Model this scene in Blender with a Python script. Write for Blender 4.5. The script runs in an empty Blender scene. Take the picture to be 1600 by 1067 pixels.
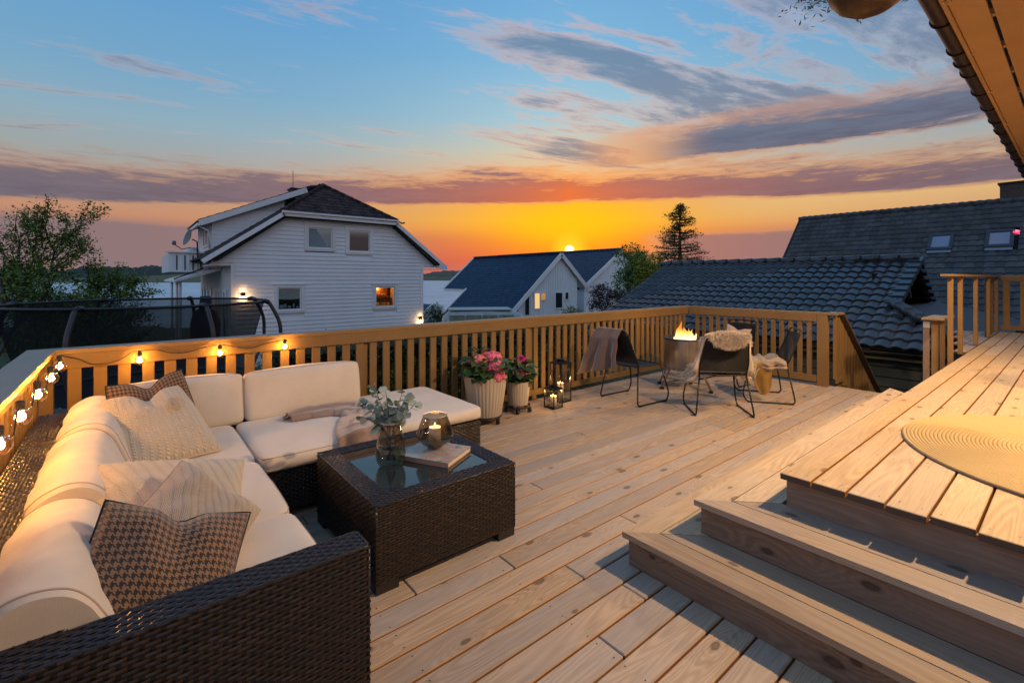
import bpy, bmesh, math, random
import numpy as np
from mathutils import Vector, Matrix, noise, Euler
random.seed(7); np.random.seed(7)
SC = bpy.context.scene
COL = SC.collection
R = math.radians

# ------------------------------------------------------------------ camera
cam_d = bpy.data.cameras.new('camera'); cam = bpy.data.objects.new('camera', cam_d); COL.objects.link(cam)
cam.location = (0, 0, 1.45); cam.rotation_euler = (R(90), 0, R(50.65 - 90))
cam_d.sensor_width = 36; cam_d.lens = 732 / 1600 * 36; cam_d.shift_y = -0.0616
cam_d.clip_start = 0.05; cam_d.clip_end = 20000
SC.camera = cam
SC.view_settings.view_transform = 'Standard'; SC.view_settings.look = 'None'
SC.view_settings.exposure = 0.15; SC.view_settings.gamma = 1.0; SC.view_settings.use_curve_mapping = False

# ------------------------------------------------------------------ node expression helper
class N:
    """tiny wrapper so that shader maths reads like maths"""
    def __init__(s, nt): s.nt = nt; s.x = 0
    def new(s, t, **k):
        n = s.nt.nodes.new(t)
        for a, b in k.items(): setattr(n, a, b)
        return n
    def link(s, a, b): s.nt.links.new(a, b)
    def put(s, sock, v):
        if v is None: return
        if isinstance(v, bpy.types.NodeSocket): s.link(v, sock)
        else: sock.default_value = v
    def m(s, op, a, b=None, c=None, clamp=False):
        n = s.new('ShaderNodeMath', operation=op); n.use_clamp = clamp
        s.put(n.inputs[0], a); s.put(n.inputs[1], b); s.put(n.inputs[2], c)
        return n.outputs[0]
    def add(s, a, b): return s.m('ADD', a, b)
    def sub(s, a, b): return s.m('SUBTRACT', a, b)
    def mul(s, a, b): return s.m('MULTIPLY', a, b)
    def div(s, a, b): return s.m('DIVIDE', a, b)
    def smooth(s, v, a, b):
        n = s.new('ShaderNodeMapRange', interpolation_type='SMOOTHSTEP')
        s.put(n.inputs[0], v); n.inputs[1].default_value = a; n.inputs[2].default_value = b
        n.inputs[3].default_value = 0; n.inputs[4].default_value = 1
        return n.outputs[0]
    def gauss(s, v, c, w):
        d = s.div(s.sub(v, c), w)
        return s.m('EXPONENT', s.mul(s.mul(d, d), -1.0))
    def mix(s, f, a, b, blend='MIX'):
        n = s.new('ShaderNodeMix', data_type='RGBA', blend_type=blend); n.clamp_factor = True
        s.put(n.inputs[0], f)
        for i, v in ((6, a), (7, b)):
            if not isinstance(v, bpy.types.NodeSocket) and len(v) == 3: v = (*v, 1)
            s.put(n.inputs[i], v)
        return n.outputs[2]
    def ramp(s, f, stops, interp='LINEAR'):
        n = s.new('ShaderNodeValToRGB'); cr = n.color_ramp; cr.interpolation = interp
        while len(cr.elements) < len(stops): cr.elements.new(0.5)
        for e, (p, c) in zip(cr.elements, stops):
            e.position = p; e.color = (*c, 1) if len(c) == 3 else c
        s.put(n.inputs[0], f); return n.outputs[0]
    def comb(s, x, y, z):
        n = s.new('ShaderNodeCombineXYZ')
        for i, v in enumerate((x, y, z)): s.put(n.inputs[i], v)
        return n.outputs[0]
    def sep(s, v):
        n = s.new('ShaderNodeSeparateXYZ'); s.link(v, n.inputs[0]); return n.outputs
    def noise(s, vec, scale=5, detail=4, rough=0.5, dist=0.0, out=0, dim='3D'):
        n = s.new('ShaderNodeTexNoise', noise_dimensions=dim)
        if vec is not None: s.link(vec, n.inputs['Vector'])
        n.inputs['Scale'].default_value = scale; n.inputs['Detail'].default_value = detail
        n.inputs['Roughness'].default_value = rough; n.inputs['Distortion'].default_value = dist
        return n.outputs[out]
    def mapping(s, vec, scale=(1, 1, 1), loc=(0, 0, 0), rot=(0, 0, 0)):
        n = s.new('ShaderNodeMapping'); s.link(vec, n.inputs[0])
        s.put(n.inputs[1], loc); n.inputs[2].default_value = rot; n.inputs[3].default_value = scale
        return n.outputs[0]
    def bump(s, h, strength=0.3, dist=0.01, normal=None):
        n = s.new('ShaderNodeBump'); n.inputs['Strength'].default_value = strength
        n.inputs['Distance'].default_value = dist; s.link(h, n.inputs['Height'])
        if normal is not None: s.link(normal, n.inputs['Normal'])
        return n.outputs[0]

def srgb(r, g, b):
    f = lambda c: ((c / 255 + 0.055) / 1.055) ** 2.4 if c > 10 else c / 255 / 12.92
    return (f(r), f(g), f(b))

# ------------------------------------------------------------------ world: evening sky
world = bpy.data.worlds.new('World'); SC.world = world; world.use_nodes = True
wn = N(world.node_tree); world.node_tree.nodes.clear()
FA = 50.65                                   # heading of the photograph in degrees from +X
tc = wn.new('ShaderNodeTexCoord').outputs['Generated']
dx, dy, dz = wn.sep(tc)
horiz = wn.m('SQRT', wn.add(wn.mul(dx, dx), wn.mul(dy, dy)))
el = wn.mul(wn.m('ARCTAN2', dz, horiz), 57.29578)                     # elevation in degrees
ff = wn.add(wn.mul(dx, math.cos(R(FA))), wn.mul(dy, math.sin(R(FA))))
rr = wn.sub(wn.mul(dx, math.sin(R(FA))), wn.mul(dy, math.cos(R(FA))))
az = wn.mul(wn.m('ARCTAN2', rr, ff), 57.29578)                        # azimuth, 0 ahead, + to the right
SUN_AZ, SUN_EL = 7.0, 3.45
elc = wn.m('MAXIMUM', el, 0.0)
t = wn.m('MULTIPLY', elc, 1 / 60.0, clamp=True)
# clear sky colours by elevation: towards the sunset and away from it
near = wn.ramp(t, [(0.0, srgb(205, 115, 92)), (0.035, srgb(240, 98, 40)), (0.075, srgb(252, 128, 26)), (0.115, srgb(255, 178, 26)), (0.155, srgb(252, 172, 48)),
                   (0.20, srgb(242, 178, 112)), (0.25, srgb(205, 196, 168)), (0.31, srgb(164, 194, 204)), (0.42, srgb(124, 176, 210)), (0.60, srgb(98, 156, 204)), (1.0, srgb(86, 144, 196))])
far = wn.ramp(t, [(0.0, srgb(112, 104, 112)), (0.04, srgb(124, 108, 114)), (0.082, srgb(132, 110, 113)), (0.10, srgb(186, 134, 108)), (0.125, srgb(180, 140, 118)), (0.19, srgb(150, 158, 158)),
                  (0.25, srgb(132, 164, 182)), (0.32, srgb(112, 158, 190)), (0.45, srgb(94, 150, 196)), (0.6, srgb(82, 142, 192)), (1.0, srgb(82, 140, 192))])
asun = wn.sub(az, SUN_AZ)
side = wn.m('EXPONENT', wn.mul(wn.m('POWER', wn.m('ABSOLUTE', wn.div(asun, 24.0)), 1.7), -1.0))
back = wn.ramp(t, [(0.0, srgb(166, 168, 184)), (0.12, srgb(204, 200, 212)), (0.3, srgb(194, 202, 222)), (0.6, srgb(148, 182, 218)), (1.0, srgb(92, 148, 198))])  # unseen sky behind the camera, brightened to fill shade and house fronts
far = wn.mix(wn.smooth(ff, 0.55, -0.25), far, back)
base = wn.mix(side, far, near)
glow = wn.m('EXPONENT', wn.mul(wn.add(wn.m('POWER', wn.m('ABSOLUTE', wn.div(asun, 8.5)), 2.0), wn.m('POWER', wn.m('ABSOLUTE', wn.div(wn.sub(el, 6.3), 3.4)), 2.0)), -1.0))
base = wn.mix(wn.mul(glow, 0.8), base, srgb(255, 196, 20))
# right hand side keeps a peach band above the horizon
rband = wn.mul(wn.smooth(az, 14, 32), wn.gauss(el, 8.6, 2.4))
base = wn.mix(wn.mul(rband, 0.7), base, srgb(226, 184, 120))
# ---- clouds
cv = wn.comb(wn.mul(az, 0.045), wn.mul(el, 0.30), wn.mul(az, 0.01))
warp = wn.noise(cv, 1.1, 3, 0.5)
n1 = wn.noise(wn.comb(wn.mul(az, 0.06), wn.add(wn.mul(el, 0.42), wn.mul(warp, 1.2)), 0.0), 1.0, 8, 0.60, 0.5)
n2 = wn.noise(wn.comb(wn.mul(az, 0.15), wn.mul(el, 1.5), 3.3), 1.0, 8, 0.62, 0.5)
n3 = wn.noise(wn.comb(wn.mul(az, 0.45), wn.mul(el, 2.6), 8.1), 1.0, 7, 0.66, 0.6)
nn = wn.add(wn.mul(n1, 0.44), wn.add(wn.mul(n2, 0.34), wn.mul(n3, 0.22)))
# main bank right across the picture
cen = wn.add(wn.sub(11.1, wn.mul(wn.smooth(az, 15, 42), 1.1)), wn.mul(wn.m('EXPONENT', wn.mul(wn.m('POWER', wn.div(wn.add(az, 55), 30), 2.0), -1.0)), -2.7))
half = wn.add(1.75, wn.mul(wn.smooth(az, -20, 46), 0.0))
dd = wn.sub(el, cen)
lowedge = wn.smooth(wn.add(dd, wn.mul(wn.sub(nn, 0.5), 2.2)), -2.15, -1.65)
topedge = wn.sub(1.0, wn.smooth(wn.add(dd, wn.mul(wn.sub(nn, 0.5), 13.0)), -0.2, 2.5))
bank = wn.mul(wn.mul(lowedge, topedge), wn.smooth(nn, 0.22, 0.36))
# second bank, upper right
d2 = wn.sub(el, wn.add(14.9, wn.mul(az, 0.012)))
bank2 = wn.mul(wn.mul(wn.smooth(wn.add(d2, wn.mul(wn.sub(nn, 0.5), 3.0)), -2.1, -1.5), wn.sub(1.0, wn.smooth(wn.add(d2, wn.mul(wn.sub(nn, 0.5), 9.0)), 0.2, 3.0))), wn.smooth(az, 6, 24))
# low dusky layers at both sides of the glow
low = wn.mul(wn.mul(wn.smooth(wn.add(el, wn.mul(wn.sub(nn, 0.5), 4.0)), 0.3, 1.1), wn.sub(1.0, wn.smooth(wn.sub(wn.add(el, wn.mul(wn.sub(nn, 0.5), 1.6)), wn.mul(wn.sub(1.0, wn.smooth(az, -45, -20)), 0.3)), 4.7, 5.5))),
             wn.add(wn.smooth(az, 15, 19), wn.mul(wn.sub(1.0, wn.smooth(az, -34, -8)), 0.95)))
# high wisps: noise on a flat layer so they run into perspective
inv = wn.div(1.0, wn.m('MAXIMUM', wn.mul(wn.m('SINE', wn.div(elc, 57.3)), 1.0), 0.05))
px, py = wn.mul(rr, inv), wn.mul(ff, inv)
hv = wn.comb(wn.mul(wn.add(wn.mul(px, 0.89), wn.mul(py, 0.45)), 0.62), wn.mul(wn.sub(wn.mul(py, 0.89), wn.mul(px, 0.45)), 2.1), 0.4)
hw = wn.noise(hv, 0.9, 2, 0.5, 0.0)
h1 = wn.noise(wn.comb(*[wn.add(a, wn.mul(hw, 0.7)) for a in wn.sep(hv)[:2]], 2.6), 1.05, 9, 0.62, 0.35)
hmask = wn.mul(wn.smooth(wn.add(az, wn.mul(el, 0.5)), -2, 24), wn.smooth(el, 11, 16))
hmask = wn.add(wn.mul(hmask, 0.165), wn.mul(wn.gauss(el, 14.0, 2.5), 0.03))
h1 = wn.add(h1, wn.mul(wn.sub(wn.noise(wn.comb(wn.mul(wn.add(px, wn.mul(py, 0.5)), 4.0), wn.mul(wn.sub(py, wn.mul(px, 0.5)), 11.0), 0.0), 1.0, 6, 0.68, 0.8), 0.5), 0.16))
wisp = wn.smooth(wn.add(h1, hmask), 0.59, 0.76)
hedge = wn.mul(wn.smooth(wn.add(h1, hmask), 0.575, 0.645), wn.sub(1.0, wn.smooth(wn.add(h1, hmask), 0.66, 0.76)))
wisp = wn.mul(wisp, wn.smooth(el, 8, 13))
hedge = wn.mul(hedge, wn.smooth(el, 11, 14))
closeness = wn.m('EXPONENT', wn.mul(wn.m('ABSOLUTE', wn.div(asun, 17.0)), -1.0))
ccol = wn.mix(wn.smooth(el, 9, 20), srgb(112, 106, 116), srgb(100, 116, 140))
ccol = wn.mix(wn.mul(wn.smooth(nn, 0.40, 0.62), 0.55), ccol, srgb(78, 78, 96))
bcol = wn.mix(wn.mul(wn.m('POWER', closeness, 1.15), wn.sub(1.0, wn.smooth(el, 10.0, 14.5))), ccol, srgb(228, 116, 60))
cover = wn.m('MAXIMUM', wn.m('MAXIMUM', bank, bank2), wn.mul(low, 0.92))
fringe = wn.mul(wn.mul(cover, wn.sub(1.0, cover)), 3.6)
sky = wn.mix(wn.mul(hedge, wn.mul(wn.m('EXPONENT', wn.mul(wn.m('ABSOLUTE', wn.div(asun, 45.0)), -1.0)), 0.42)), base, srgb(244, 184, 150))
sky = wn.mix(wn.mul(wisp, 0.82), sky, wn.mix(wn.smooth(el, 14, 26), srgb(124, 118, 134), srgb(104, 124, 150)))
sky = wn.mix(cover, sky, wn.mix(low, bcol, wn.mix(wn.mul(closeness, 0.75), srgb(120, 108, 116), srgb(196, 108, 88))))
sky = wn.mix(wn.mul(fringe, wn.add(wn.mul(closeness, 0.7), 0.10)), sky, srgb(250, 168, 96))
# the disc itself
cosd = wn.m('SQRT', wn.add(wn.m('POWER', asun, 2.0), wn.m('POWER', wn.sub(el, SUN_EL), 2.0)))
disc = wn.sub(1.0, wn.smooth(cosd, 0.42, 0.62))
sky = wn.mix(wn.sub(1.0, wn.smooth(cosd, 0.4, 2.8)), sky, srgb(255, 206, 40))
sky = wn.mix(disc, sky, (2.2, 1.9, 1.0))
sky = wn.mix(wn.smooth(el, -4.0, 0.0), srgb(60, 62, 70), sky)
bg = wn.new('ShaderNodeBackground'); wn.link(sky, bg.inputs[0]); bg.inputs[1].default_value = 1.0
wo = wn.new('ShaderNodeOutputWorld'); wn.link(bg.outputs[0], wo.inputs[0])

# ------------------------------------------------------------------ the low sun
sun_d = bpy.data.lights.new('sun', 'SUN'); sun = bpy.data.objects.new('sun', sun_d); COL.objects.link(sun)
sun_d.energy = 0.12; sun_d.angle = R(1.0); sun_d.color = (1.0, 0.55, 0.25)
sa = R(FA - SUN_AZ)
sdir = Vector((math.cos(sa) * math.cos(R(SUN_EL)), math.sin(sa) * math.cos(R(SUN_EL)), math.sin(R(SUN_EL))))
sun.rotation_euler = sdir.to_track_quat('Z', 'Y').to_euler(); sun.location = sdir * 50

# ------------------------------------------------------------------ object helpers
WM = {}                                              # world matrix of everything built so far
def tag(o, label=None, cat=None, group=None, kind=None):
    if label: o['label'] = label
    if cat: o['category'] = cat
    if group: o['group'] = group
    if kind: o['kind'] = kind
    return o
def thing(name, label, cat, loc=(0, 0, 0), rz=0, group=None):
    o = bpy.data.objects.new(name, None); COL.objects.link(o); o.empty_display_size = 0.1
    o.location = loc; o.rotation_euler = (0, 0, rz)
    WM[o] = Matrix.Translation(loc) @ Matrix.Rotation(rz, 4, 'Z')
    return tag(o, label, cat, group)
def setting(name):
    o = bpy.data.objects.new(name, None); COL.objects.link(o); WM[o] = Matrix(); o['kind'] = 'structure'; return o
def link(name, me, parent=None, mw=None):
    """link a mesh whose vertices are given relative to mw (world matrix)"""
    o = bpy.data.objects.new(name, me); COL.objects.link(o)
    mw = mw or Matrix()
    if parent is not None:
        o.parent = parent; o.matrix_basis = WM[parent].inverted() @ mw
    else: o.matrix_basis = mw
    WM[o] = mw
    return o
def copy_tree(src, mw=None, parent=None):
    c = src.copy(); COL.objects.link(c)
    if parent is not None: c.parent = parent
    if mw is not None: c.matrix_basis = mw; WM[c] = mw
    for ch in list(src.children): copy_tree(ch, None, c)
    return c

class MB:
    def __init__(s): s.v = []; s.f = []; s.uv = []
    def raw(s, vs, fs):
        b = len(s.v); s.v.extend(vs); s.f.extend([tuple(b + i for i in f) for f in fs]); return s
    def box(s, x0, y0, z0, x1, y1, z1):
        return s.raw([(x0, y0, z0), (x1, y0, z0), (x1, y1, z0), (x0, y1, z0), (x0, y0, z1), (x1, y0, z1), (x1, y1, z1), (x0, y1, z1)],
                     [(0, 3, 2, 1), (4, 5, 6, 7), (0, 1, 5, 4), (1, 2, 6, 5), (2, 3, 7, 6), (3, 0, 4, 7)])
    def obox(s, M, hx, hy, hz):
        c = [(-hx, -hy, -hz), (hx, -hy, -hz), (hx, hy, -hz), (-hx, hy, -hz), (-hx, -hy, hz), (hx, -hy, hz), (hx, hy, hz), (-hx, hy, hz)]
        return s.raw([tuple(M @ Vector(p)) for p in c], [(0, 3, 2, 1), (4, 5, 6, 7), (0, 1, 5, 4), (1, 2, 6, 5), (2, 3, 7, 6), (3, 0, 4, 7)])
    def bar(s, a, b, w, h, up=(0, 0, 1)):
        a, b = Vector(a), Vector(b); d = (b - a); L = d.length; d.normalize(); u = Vector(up)
        sx = d.cross(u)
        if sx.length < 1e-4: sx = Vector((1, 0, 0))
        sx.normalize(); u2 = sx.cross(d).normalized()
        M = Matrix((( d.x, sx.x, u2.x, 0), (d.y, sx.y, u2.y, 0), (d.z, sx.z, u2.z, 0), (0, 0, 0, 1)))
        M.translation = (a + b) / 2
        return s.obox(M, L / 2, w / 2, h / 2)
    def prism(s, poly, axis, a0, a1):
        """extrude a 2-D polygon along an axis: x -> (y,z), y -> (x,z), z -> (x,y)"""
        f = {'x': lambda p, a: (a, p[0], p[1]), 'y': lambda p, a: (p[0], a, p[1]), 'z': lambda p, a: (p[0], p[1], a)}[axis]
        n = len(poly)
        vs = [f(p, a0) for p in poly] + [f(p, a1) for p in poly]
        fs = [tuple(range(n))[::-1], tuple(range(n, 2 * n))] + [(i, (i + 1) % n, n + (i + 1) % n, n + i) for i in range(n)]
        return s.raw(vs, fs)
    def tube(s, pts, r, n=8, cap=True, closed=False):
        pts = [Vector(p) for p in pts]; m = len(pts); rs = r if isinstance(r, (list, tuple)) else [r] * m
        T = []
        for i in range(m):
            if closed: d = pts[(i + 1) % m] - pts[i - 1]
            else: d = pts[min(i + 1, m - 1)] - pts[max(i - 1, 0)]
            T.append(d.normalized() if d.length > 1e-9 else Vector((0, 0, 1)))
        ref = Vector((0, 0, 1)) if abs(T[0].z) < 0.9 else Vector((1, 0, 0))
        nx = T[0].cross(ref).normalized(); vs = []
        for i in range(m):
            nx = (nx - T[i] * nx.dot(T[i]))
            nx = nx.normalized() if nx.length > 1e-6 else T[i].orthogonal().normalized()
            ny = T[i].cross(nx)
            for k in range(n):
                a = 2 * math.pi * k / n; vs.append(tuple(pts[i] + (nx * math.cos(a) + ny * math.sin(a)) * rs[i]))
        fs = []
        for i in range(m if closed else m - 1):
            j = (i + 1) % m
            for k in range(n): fs.append((i * n + k, i * n + (k + 1) % n, j * n + (k + 1) % n, j * n + k))
        if cap and not closed: fs += [tuple(range(n))[::-1], tuple(range((m - 1) * n, m * n))]
        return s.raw(vs, fs)
    def lathe(s, prof, n=24, c=(0, 0, 0), ripple=None, close=False):
        vs = []
        for (r, z) in prof:
            for k in range(n):
                a = 2 * math.pi * k / n; q = r * (1 if ripple is None else ripple(k)); vs.append((c[0] + q * math.cos(a), c[1] + q * math.sin(a), c[2] + z))
        fs = []
        for i in range(len(prof) - 1):
            for k in range(n): fs.append((i * n + k, i * n + (k + 1) % n, (i + 1) * n + (k + 1) % n, (i + 1) * n + k))
        if close: fs += [tuple(range(n))[::-1], tuple(range((len(prof) - 1) * n, len(prof) * n))]
        return s.raw(vs, fs)
    def grid(s, P, nu, nv):
        """P: callable(i,j) for i in 0..nu, j in 0..nv"""
        vs = [tuple(P(i, j)) for j in range(nv + 1) for i in range(nu + 1)]
        w = nu + 1
        return s.raw(vs, [(j * w + i, j * w + i + 1, (j + 1) * w + i + 1, (j + 1) * w + i) for j in range(nv) for i in range(nu)])
    def mesh(s, name, mat=None, smooth=False, mw=None, uv=None):
        me = bpy.data.meshes.new(name)
        vs = s.v
        if mw is not None:
            a = np.array(vs, dtype=np.float64).reshape(-1, 3); I = np.array(mw.inverted())
            vs = (a @ I[:3, :3].T + I[:3, 3]).tolist()
        me.from_pydata(vs, [], s.f)
        if mat: me.materials.append(mat)
        if smooth: me.shade_smooth() if hasattr(me, 'shade_smooth') else [setattr(p, 'use_smooth', True) for p in me.polygons]
        if uv is not None:
            lay = me.uv_layers.new(name='UVMap'); li = np.zeros(len(me.loops), dtype=np.int32); me.loops.foreach_get('vertex_index', li)
            lay.data.foreach_set('uv', np.array(uv, dtype=np.float32)[li].ravel())
        me.update(); return me
    def build(s, name, mat, parent=None, smooth=False, kind=None, label=None, uv=None, mods=None, auto=None):
        """vertices are world coordinates"""
        mw = WM[parent] if parent is not None else Matrix()
        me = s.mesh(name, mat, smooth, mw, uv)
        o = link(name, me, parent, mw)
        if kind: o['kind'] = kind
        if label: o['label'] = label
        if auto is not None:
            bm = bmesh.new(); bm.from_mesh(me)
            for e in bm.edges:
                if len(e.link_faces) == 2 and e.calc_face_angle(0) > auto: e.smooth = False
            bm.to_mesh(me); bm.free()
        return o

_pc = {}
def piece(name, x0, y0, z0, x1, y1, z1, mat, parent, bev=0.003, rot=None):
    """one plank / slat / board: an object of its own, mesh data shared between alike pieces"""
    d = (round(x1 - x0, 4), round(y1 - y0, 4), round(z1 - z0, 4)); key = (name, d, mat.name, bev)
    if key not in _pc:
        m = MB(); m.box(-d[0] / 2, -d[1] / 2, -d[2] / 2, d[0] / 2, d[1] / 2, d[2] / 2); me = m.mesh(name, mat)
        if bev:
            bm = bmesh.new(); bm.from_mesh(me); bmesh.ops.bevel(bm, geom=bm.edges[:], offset=min(bev, min(d) * 0.4), segments=1, affect='EDGES'); bm.to_mesh(me); bm.free()
        _pc[key] = me
    mw = Matrix.Translation(((x0 + x1) / 2, (y0 + y1) / 2, (z0 + z1) / 2))
    if rot is not None: mw = mw @ rot
    return link(name, _pc[key], parent, mw)

def arc(c, r, a0, a1, n, plane='xz'):
    out = []
    for i in range(n + 1):
        a = a0 + (a1 - a0) * i / n
        if plane == 'xz': out.append((c[0] + r * math.cos(a), c[1], c[2] + r * math.sin(a)))
        elif plane == 'xy': out.append((c[0] + r * math.cos(a), c[1] + r * math.sin(a), c[2]))
        else: out.append((c[0], c[1] + r * math.cos(a), c[2] + r * math.sin(a)))
    return out
def rounded(pts, r, n=4, closed=False):
    """round the corners of a 3-D polyline"""
    P = [Vector(p) for p in pts]; out = []
    m = len(P)
    for i in range(m):
        if not closed and i in (0, m - 1): out.append(P[i]); continue
        a, b, c = P[i - 1], P[i], P[(i + 1) % m]
        d1 = (a - b); d2 = (c - b); q = min(r, d1.length * 0.45, d2.length * 0.45)
        s0, s1 = b + d1.normalized() * q, b + d2.normalized() * q
        for k in range(n + 1):
            t_ = k / n; out.append(s0 * (1 - t_) ** 2 + b * 2 * t_ * (1 - t_) + s1 * t_ ** 2)
    return out

# ------------------------------------------------------------------ materials
MATS = {}
def mat(name, color=(0.5, 0.5, 0.5), rough=0.6, metal=0.0, spec=0.5, build=None, trans=0.0, ior=1.45, emit=None, es=1.0, sheen=0.0, sss=0.0):
    if name in MATS: return MATS[name]
    m = bpy.data.materials.new(name); m.use_nodes = True; nt = m.node_tree; n = N(nt)
    b = nt.nodes['Principled BSDF']
    b.inputs['Base Color'].default_value = (*color, 1); b.inputs['Roughness'].default_value = rough
    b.inputs['Metallic'].default_value = metal; b.inputs['Specular IOR Level'].default_value = spec
    b.inputs['IOR'].default_value = ior; b.inputs['Transmission Weight'].default_value = trans
    b.inputs['Sheen Weight'].default_value = sheen
    if sss: b.inputs['Subsurface Weight'].default_value = sss; b.inputs['Subsurface Radius'].default_value = (0.02, 0.01, 0.004)
    if emit: b.inputs['Emission Color'].default_value = (*emit, 1); b.inputs['Emission Strength'].default_value = es
    if build: build(n, b)
    MATS[name] = m; return m
def oc(n): return n.new('ShaderNodeTexCoord').outputs['Object']
def rnd(n): return n.new('ShaderNodeObjectInfo').outputs['Random']

def wood(axis, cols, grey, knots=0.75, gain=1.0, rough=0.72, nrm=2, var=0.24, side_=False):
    """board: grain runs along axis (0,1,2); cols = light, dark; grey = weathered colour"""
    def f(n, b):
        p = oc(n); r = rnd(n)
        off = n.comb(n.mul(r, 37.0), n.mul(r, 91.0), n.mul(r, 53.0))
        va = n.new('ShaderNodeVectorMath', operation='ADD'); n.link(p, va.inputs[0]); n.link(off, va.inputs[1]); q = va.outputs[0]
        sc = [9.0, 9.0, 9.0]; sc[axis] = 0.75
        st = n.mapping(q, tuple(sc))
        warpn = n.noise(st, 0.8, 2, 0.5)
        # growth rings cut lengthways
        w = n.new('ShaderNodeTexNoise'); n.link(st, w.inputs['Vector']); w.inputs['Scale'].default_value = 0.75; w.inputs['Detail'].default_value = 1.0; w.inputs['Distortion'].default_value = 0.4
        fs = [160.0, 160.0, 160.0]; fs[axis] = 5.0
        fine = n.noise(n.mapping(q, tuple(fs)), 1.0, 3, 0.6)
        # knots
        ks = [5.0, 5.0, 5.0]; ks[axis] = 2.6; ks[nrm] = 0.0
        vo = n.new('ShaderNodeTexVoronoi', feature='F1', voronoi_dimensions='2D'); qs = n.sep(q); oth = 3 - axis - nrm; n.link(n.comb(n.mul(qs[axis], 2.4), n.mul(qs[oth], 5.2), 0.0), vo.inputs['Vector']); vo.inputs['Randomness'].default_value = 1.0; vo.inputs['Scale'].default_value = 1.0
        ksz = n.add(0.65, n.mul(n.sep(vo.outputs['Color'])[1], 0.9)); kd = n.add(n.div(vo.outputs['Distance'], ksz), n.mul(n.sub(n.noise(q, 26, 3, 0.6), 0.5), 0.05))
        kmask = n.m('GREATER_THAN', n.sep(vo.outputs['Color'])[0], 1 - knots)
        knot = n.mul(n.sub(1.0, n.smooth(kd, 0.040, 0.085)), kmask)
        halo = n.mul(n.sub(1.0, n.smooth(kd, 0.06, 0.40)), kmask)
        rings = n.m('SINE', n.add(n.mul(w.outputs[0], 125.0), n.mul(n.mul(n.sub(1.0, n.smooth(kd, 0.05, 0.50)), kmask), 16.0))); rings = n.add(n.mul(rings, 0.5), 0.5)
        krings = n.mul(n.add(n.mul(n.m('SINE', n.mul(kd, 95.0)), 0.5), 0.5), halo)
        rr_ = n.add(n.mul(rings, 0.52), n.mul(n.sub(1.0, n.smooth(n.m('ABSOLUTE', n.sub(rings, 0.5)), 0.1, 0.5)), 0.0)); c = n.mix(rr_, cols[0], cols[1])
        big = n.noise(n.mapping(q, tuple(1.6 if i != axis else 0.8 for i in range(3))), 1.0, 5, 0.6)
        c = n.mix(n.mul(n.smooth(big, 0.36, 0.66), 0.75), c, grey)
        c = n.mix(n.mul(krings, 0.35), c, cols[1])
        c = n.mix(n.mul(n.sub(1.0, n.smooth(fine, 0.25, 0.55)), 0.35), c, tuple(x * 0.55 for x in cols[1]))
        c = n.mix(n.mul(knot, 0.80), c, n.mix(n.smooth(kd, 0.02, 0.05), tuple(x * 0.50 for x in cols[1]), tuple(x * 0.20 for x in cols[1])))
        if side_:                                    # side faces painted orange for warm light bouncing in the gaps; end grain brown
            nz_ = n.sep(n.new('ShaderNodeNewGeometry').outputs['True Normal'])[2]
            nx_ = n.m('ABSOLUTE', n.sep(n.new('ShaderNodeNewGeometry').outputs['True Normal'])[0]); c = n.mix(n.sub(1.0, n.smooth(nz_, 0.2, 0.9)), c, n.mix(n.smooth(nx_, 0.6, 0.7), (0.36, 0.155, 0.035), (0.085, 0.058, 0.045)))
        v = n.add(1.0 * gain - var / 2, n.mul(r, var * gain))
        hsv = n.new('ShaderNodeHueSaturation'); n.link(c, hsv.inputs['Color']); n.link(v, hsv.inputs['Value'])
        n.link(n.add(0.82, n.mul(n.m('FRACT', n.mul(r, 17.3)), 0.3)), hsv.inputs['Saturation'])
        n.link(hsv.outputs[0], b.inputs['Base Color'])
        n.link(n.bump(n.add(n.mul(rings, 0.4), n.mul(fine, 0.9)), 0.35, 0.0015), b.inputs['Normal'])
        n.link(n.add(rough - 0.12, n.mul(fine, 0.22)), b.inputs['Roughness'])
    return f
PINE = ((0.47, 0.345, 0.235), (0.275, 0.19, 0.120)); GREY = (0.325, 0.28, 0.255)
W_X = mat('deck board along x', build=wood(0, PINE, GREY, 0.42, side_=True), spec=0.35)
W_Y = mat('deck board along y', build=wood(1, PINE, GREY), spec=0.35)
PINE2 = ((0.50, 0.36, 0.22), (0.33, 0.215, 0.12))
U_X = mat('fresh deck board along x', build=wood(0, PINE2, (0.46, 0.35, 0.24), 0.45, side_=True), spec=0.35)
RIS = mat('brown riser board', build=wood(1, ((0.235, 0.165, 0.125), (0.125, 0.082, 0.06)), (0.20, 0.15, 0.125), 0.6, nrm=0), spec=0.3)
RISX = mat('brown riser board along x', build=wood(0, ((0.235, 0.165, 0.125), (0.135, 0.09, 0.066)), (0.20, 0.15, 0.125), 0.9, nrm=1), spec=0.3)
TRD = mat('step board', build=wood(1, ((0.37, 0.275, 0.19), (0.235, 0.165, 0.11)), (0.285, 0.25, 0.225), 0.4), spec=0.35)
TRDX = mat('step board along x', build=wood(0, PINE2, (0.42, 0.33, 0.24), 0.7), spec=0.35)

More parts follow.
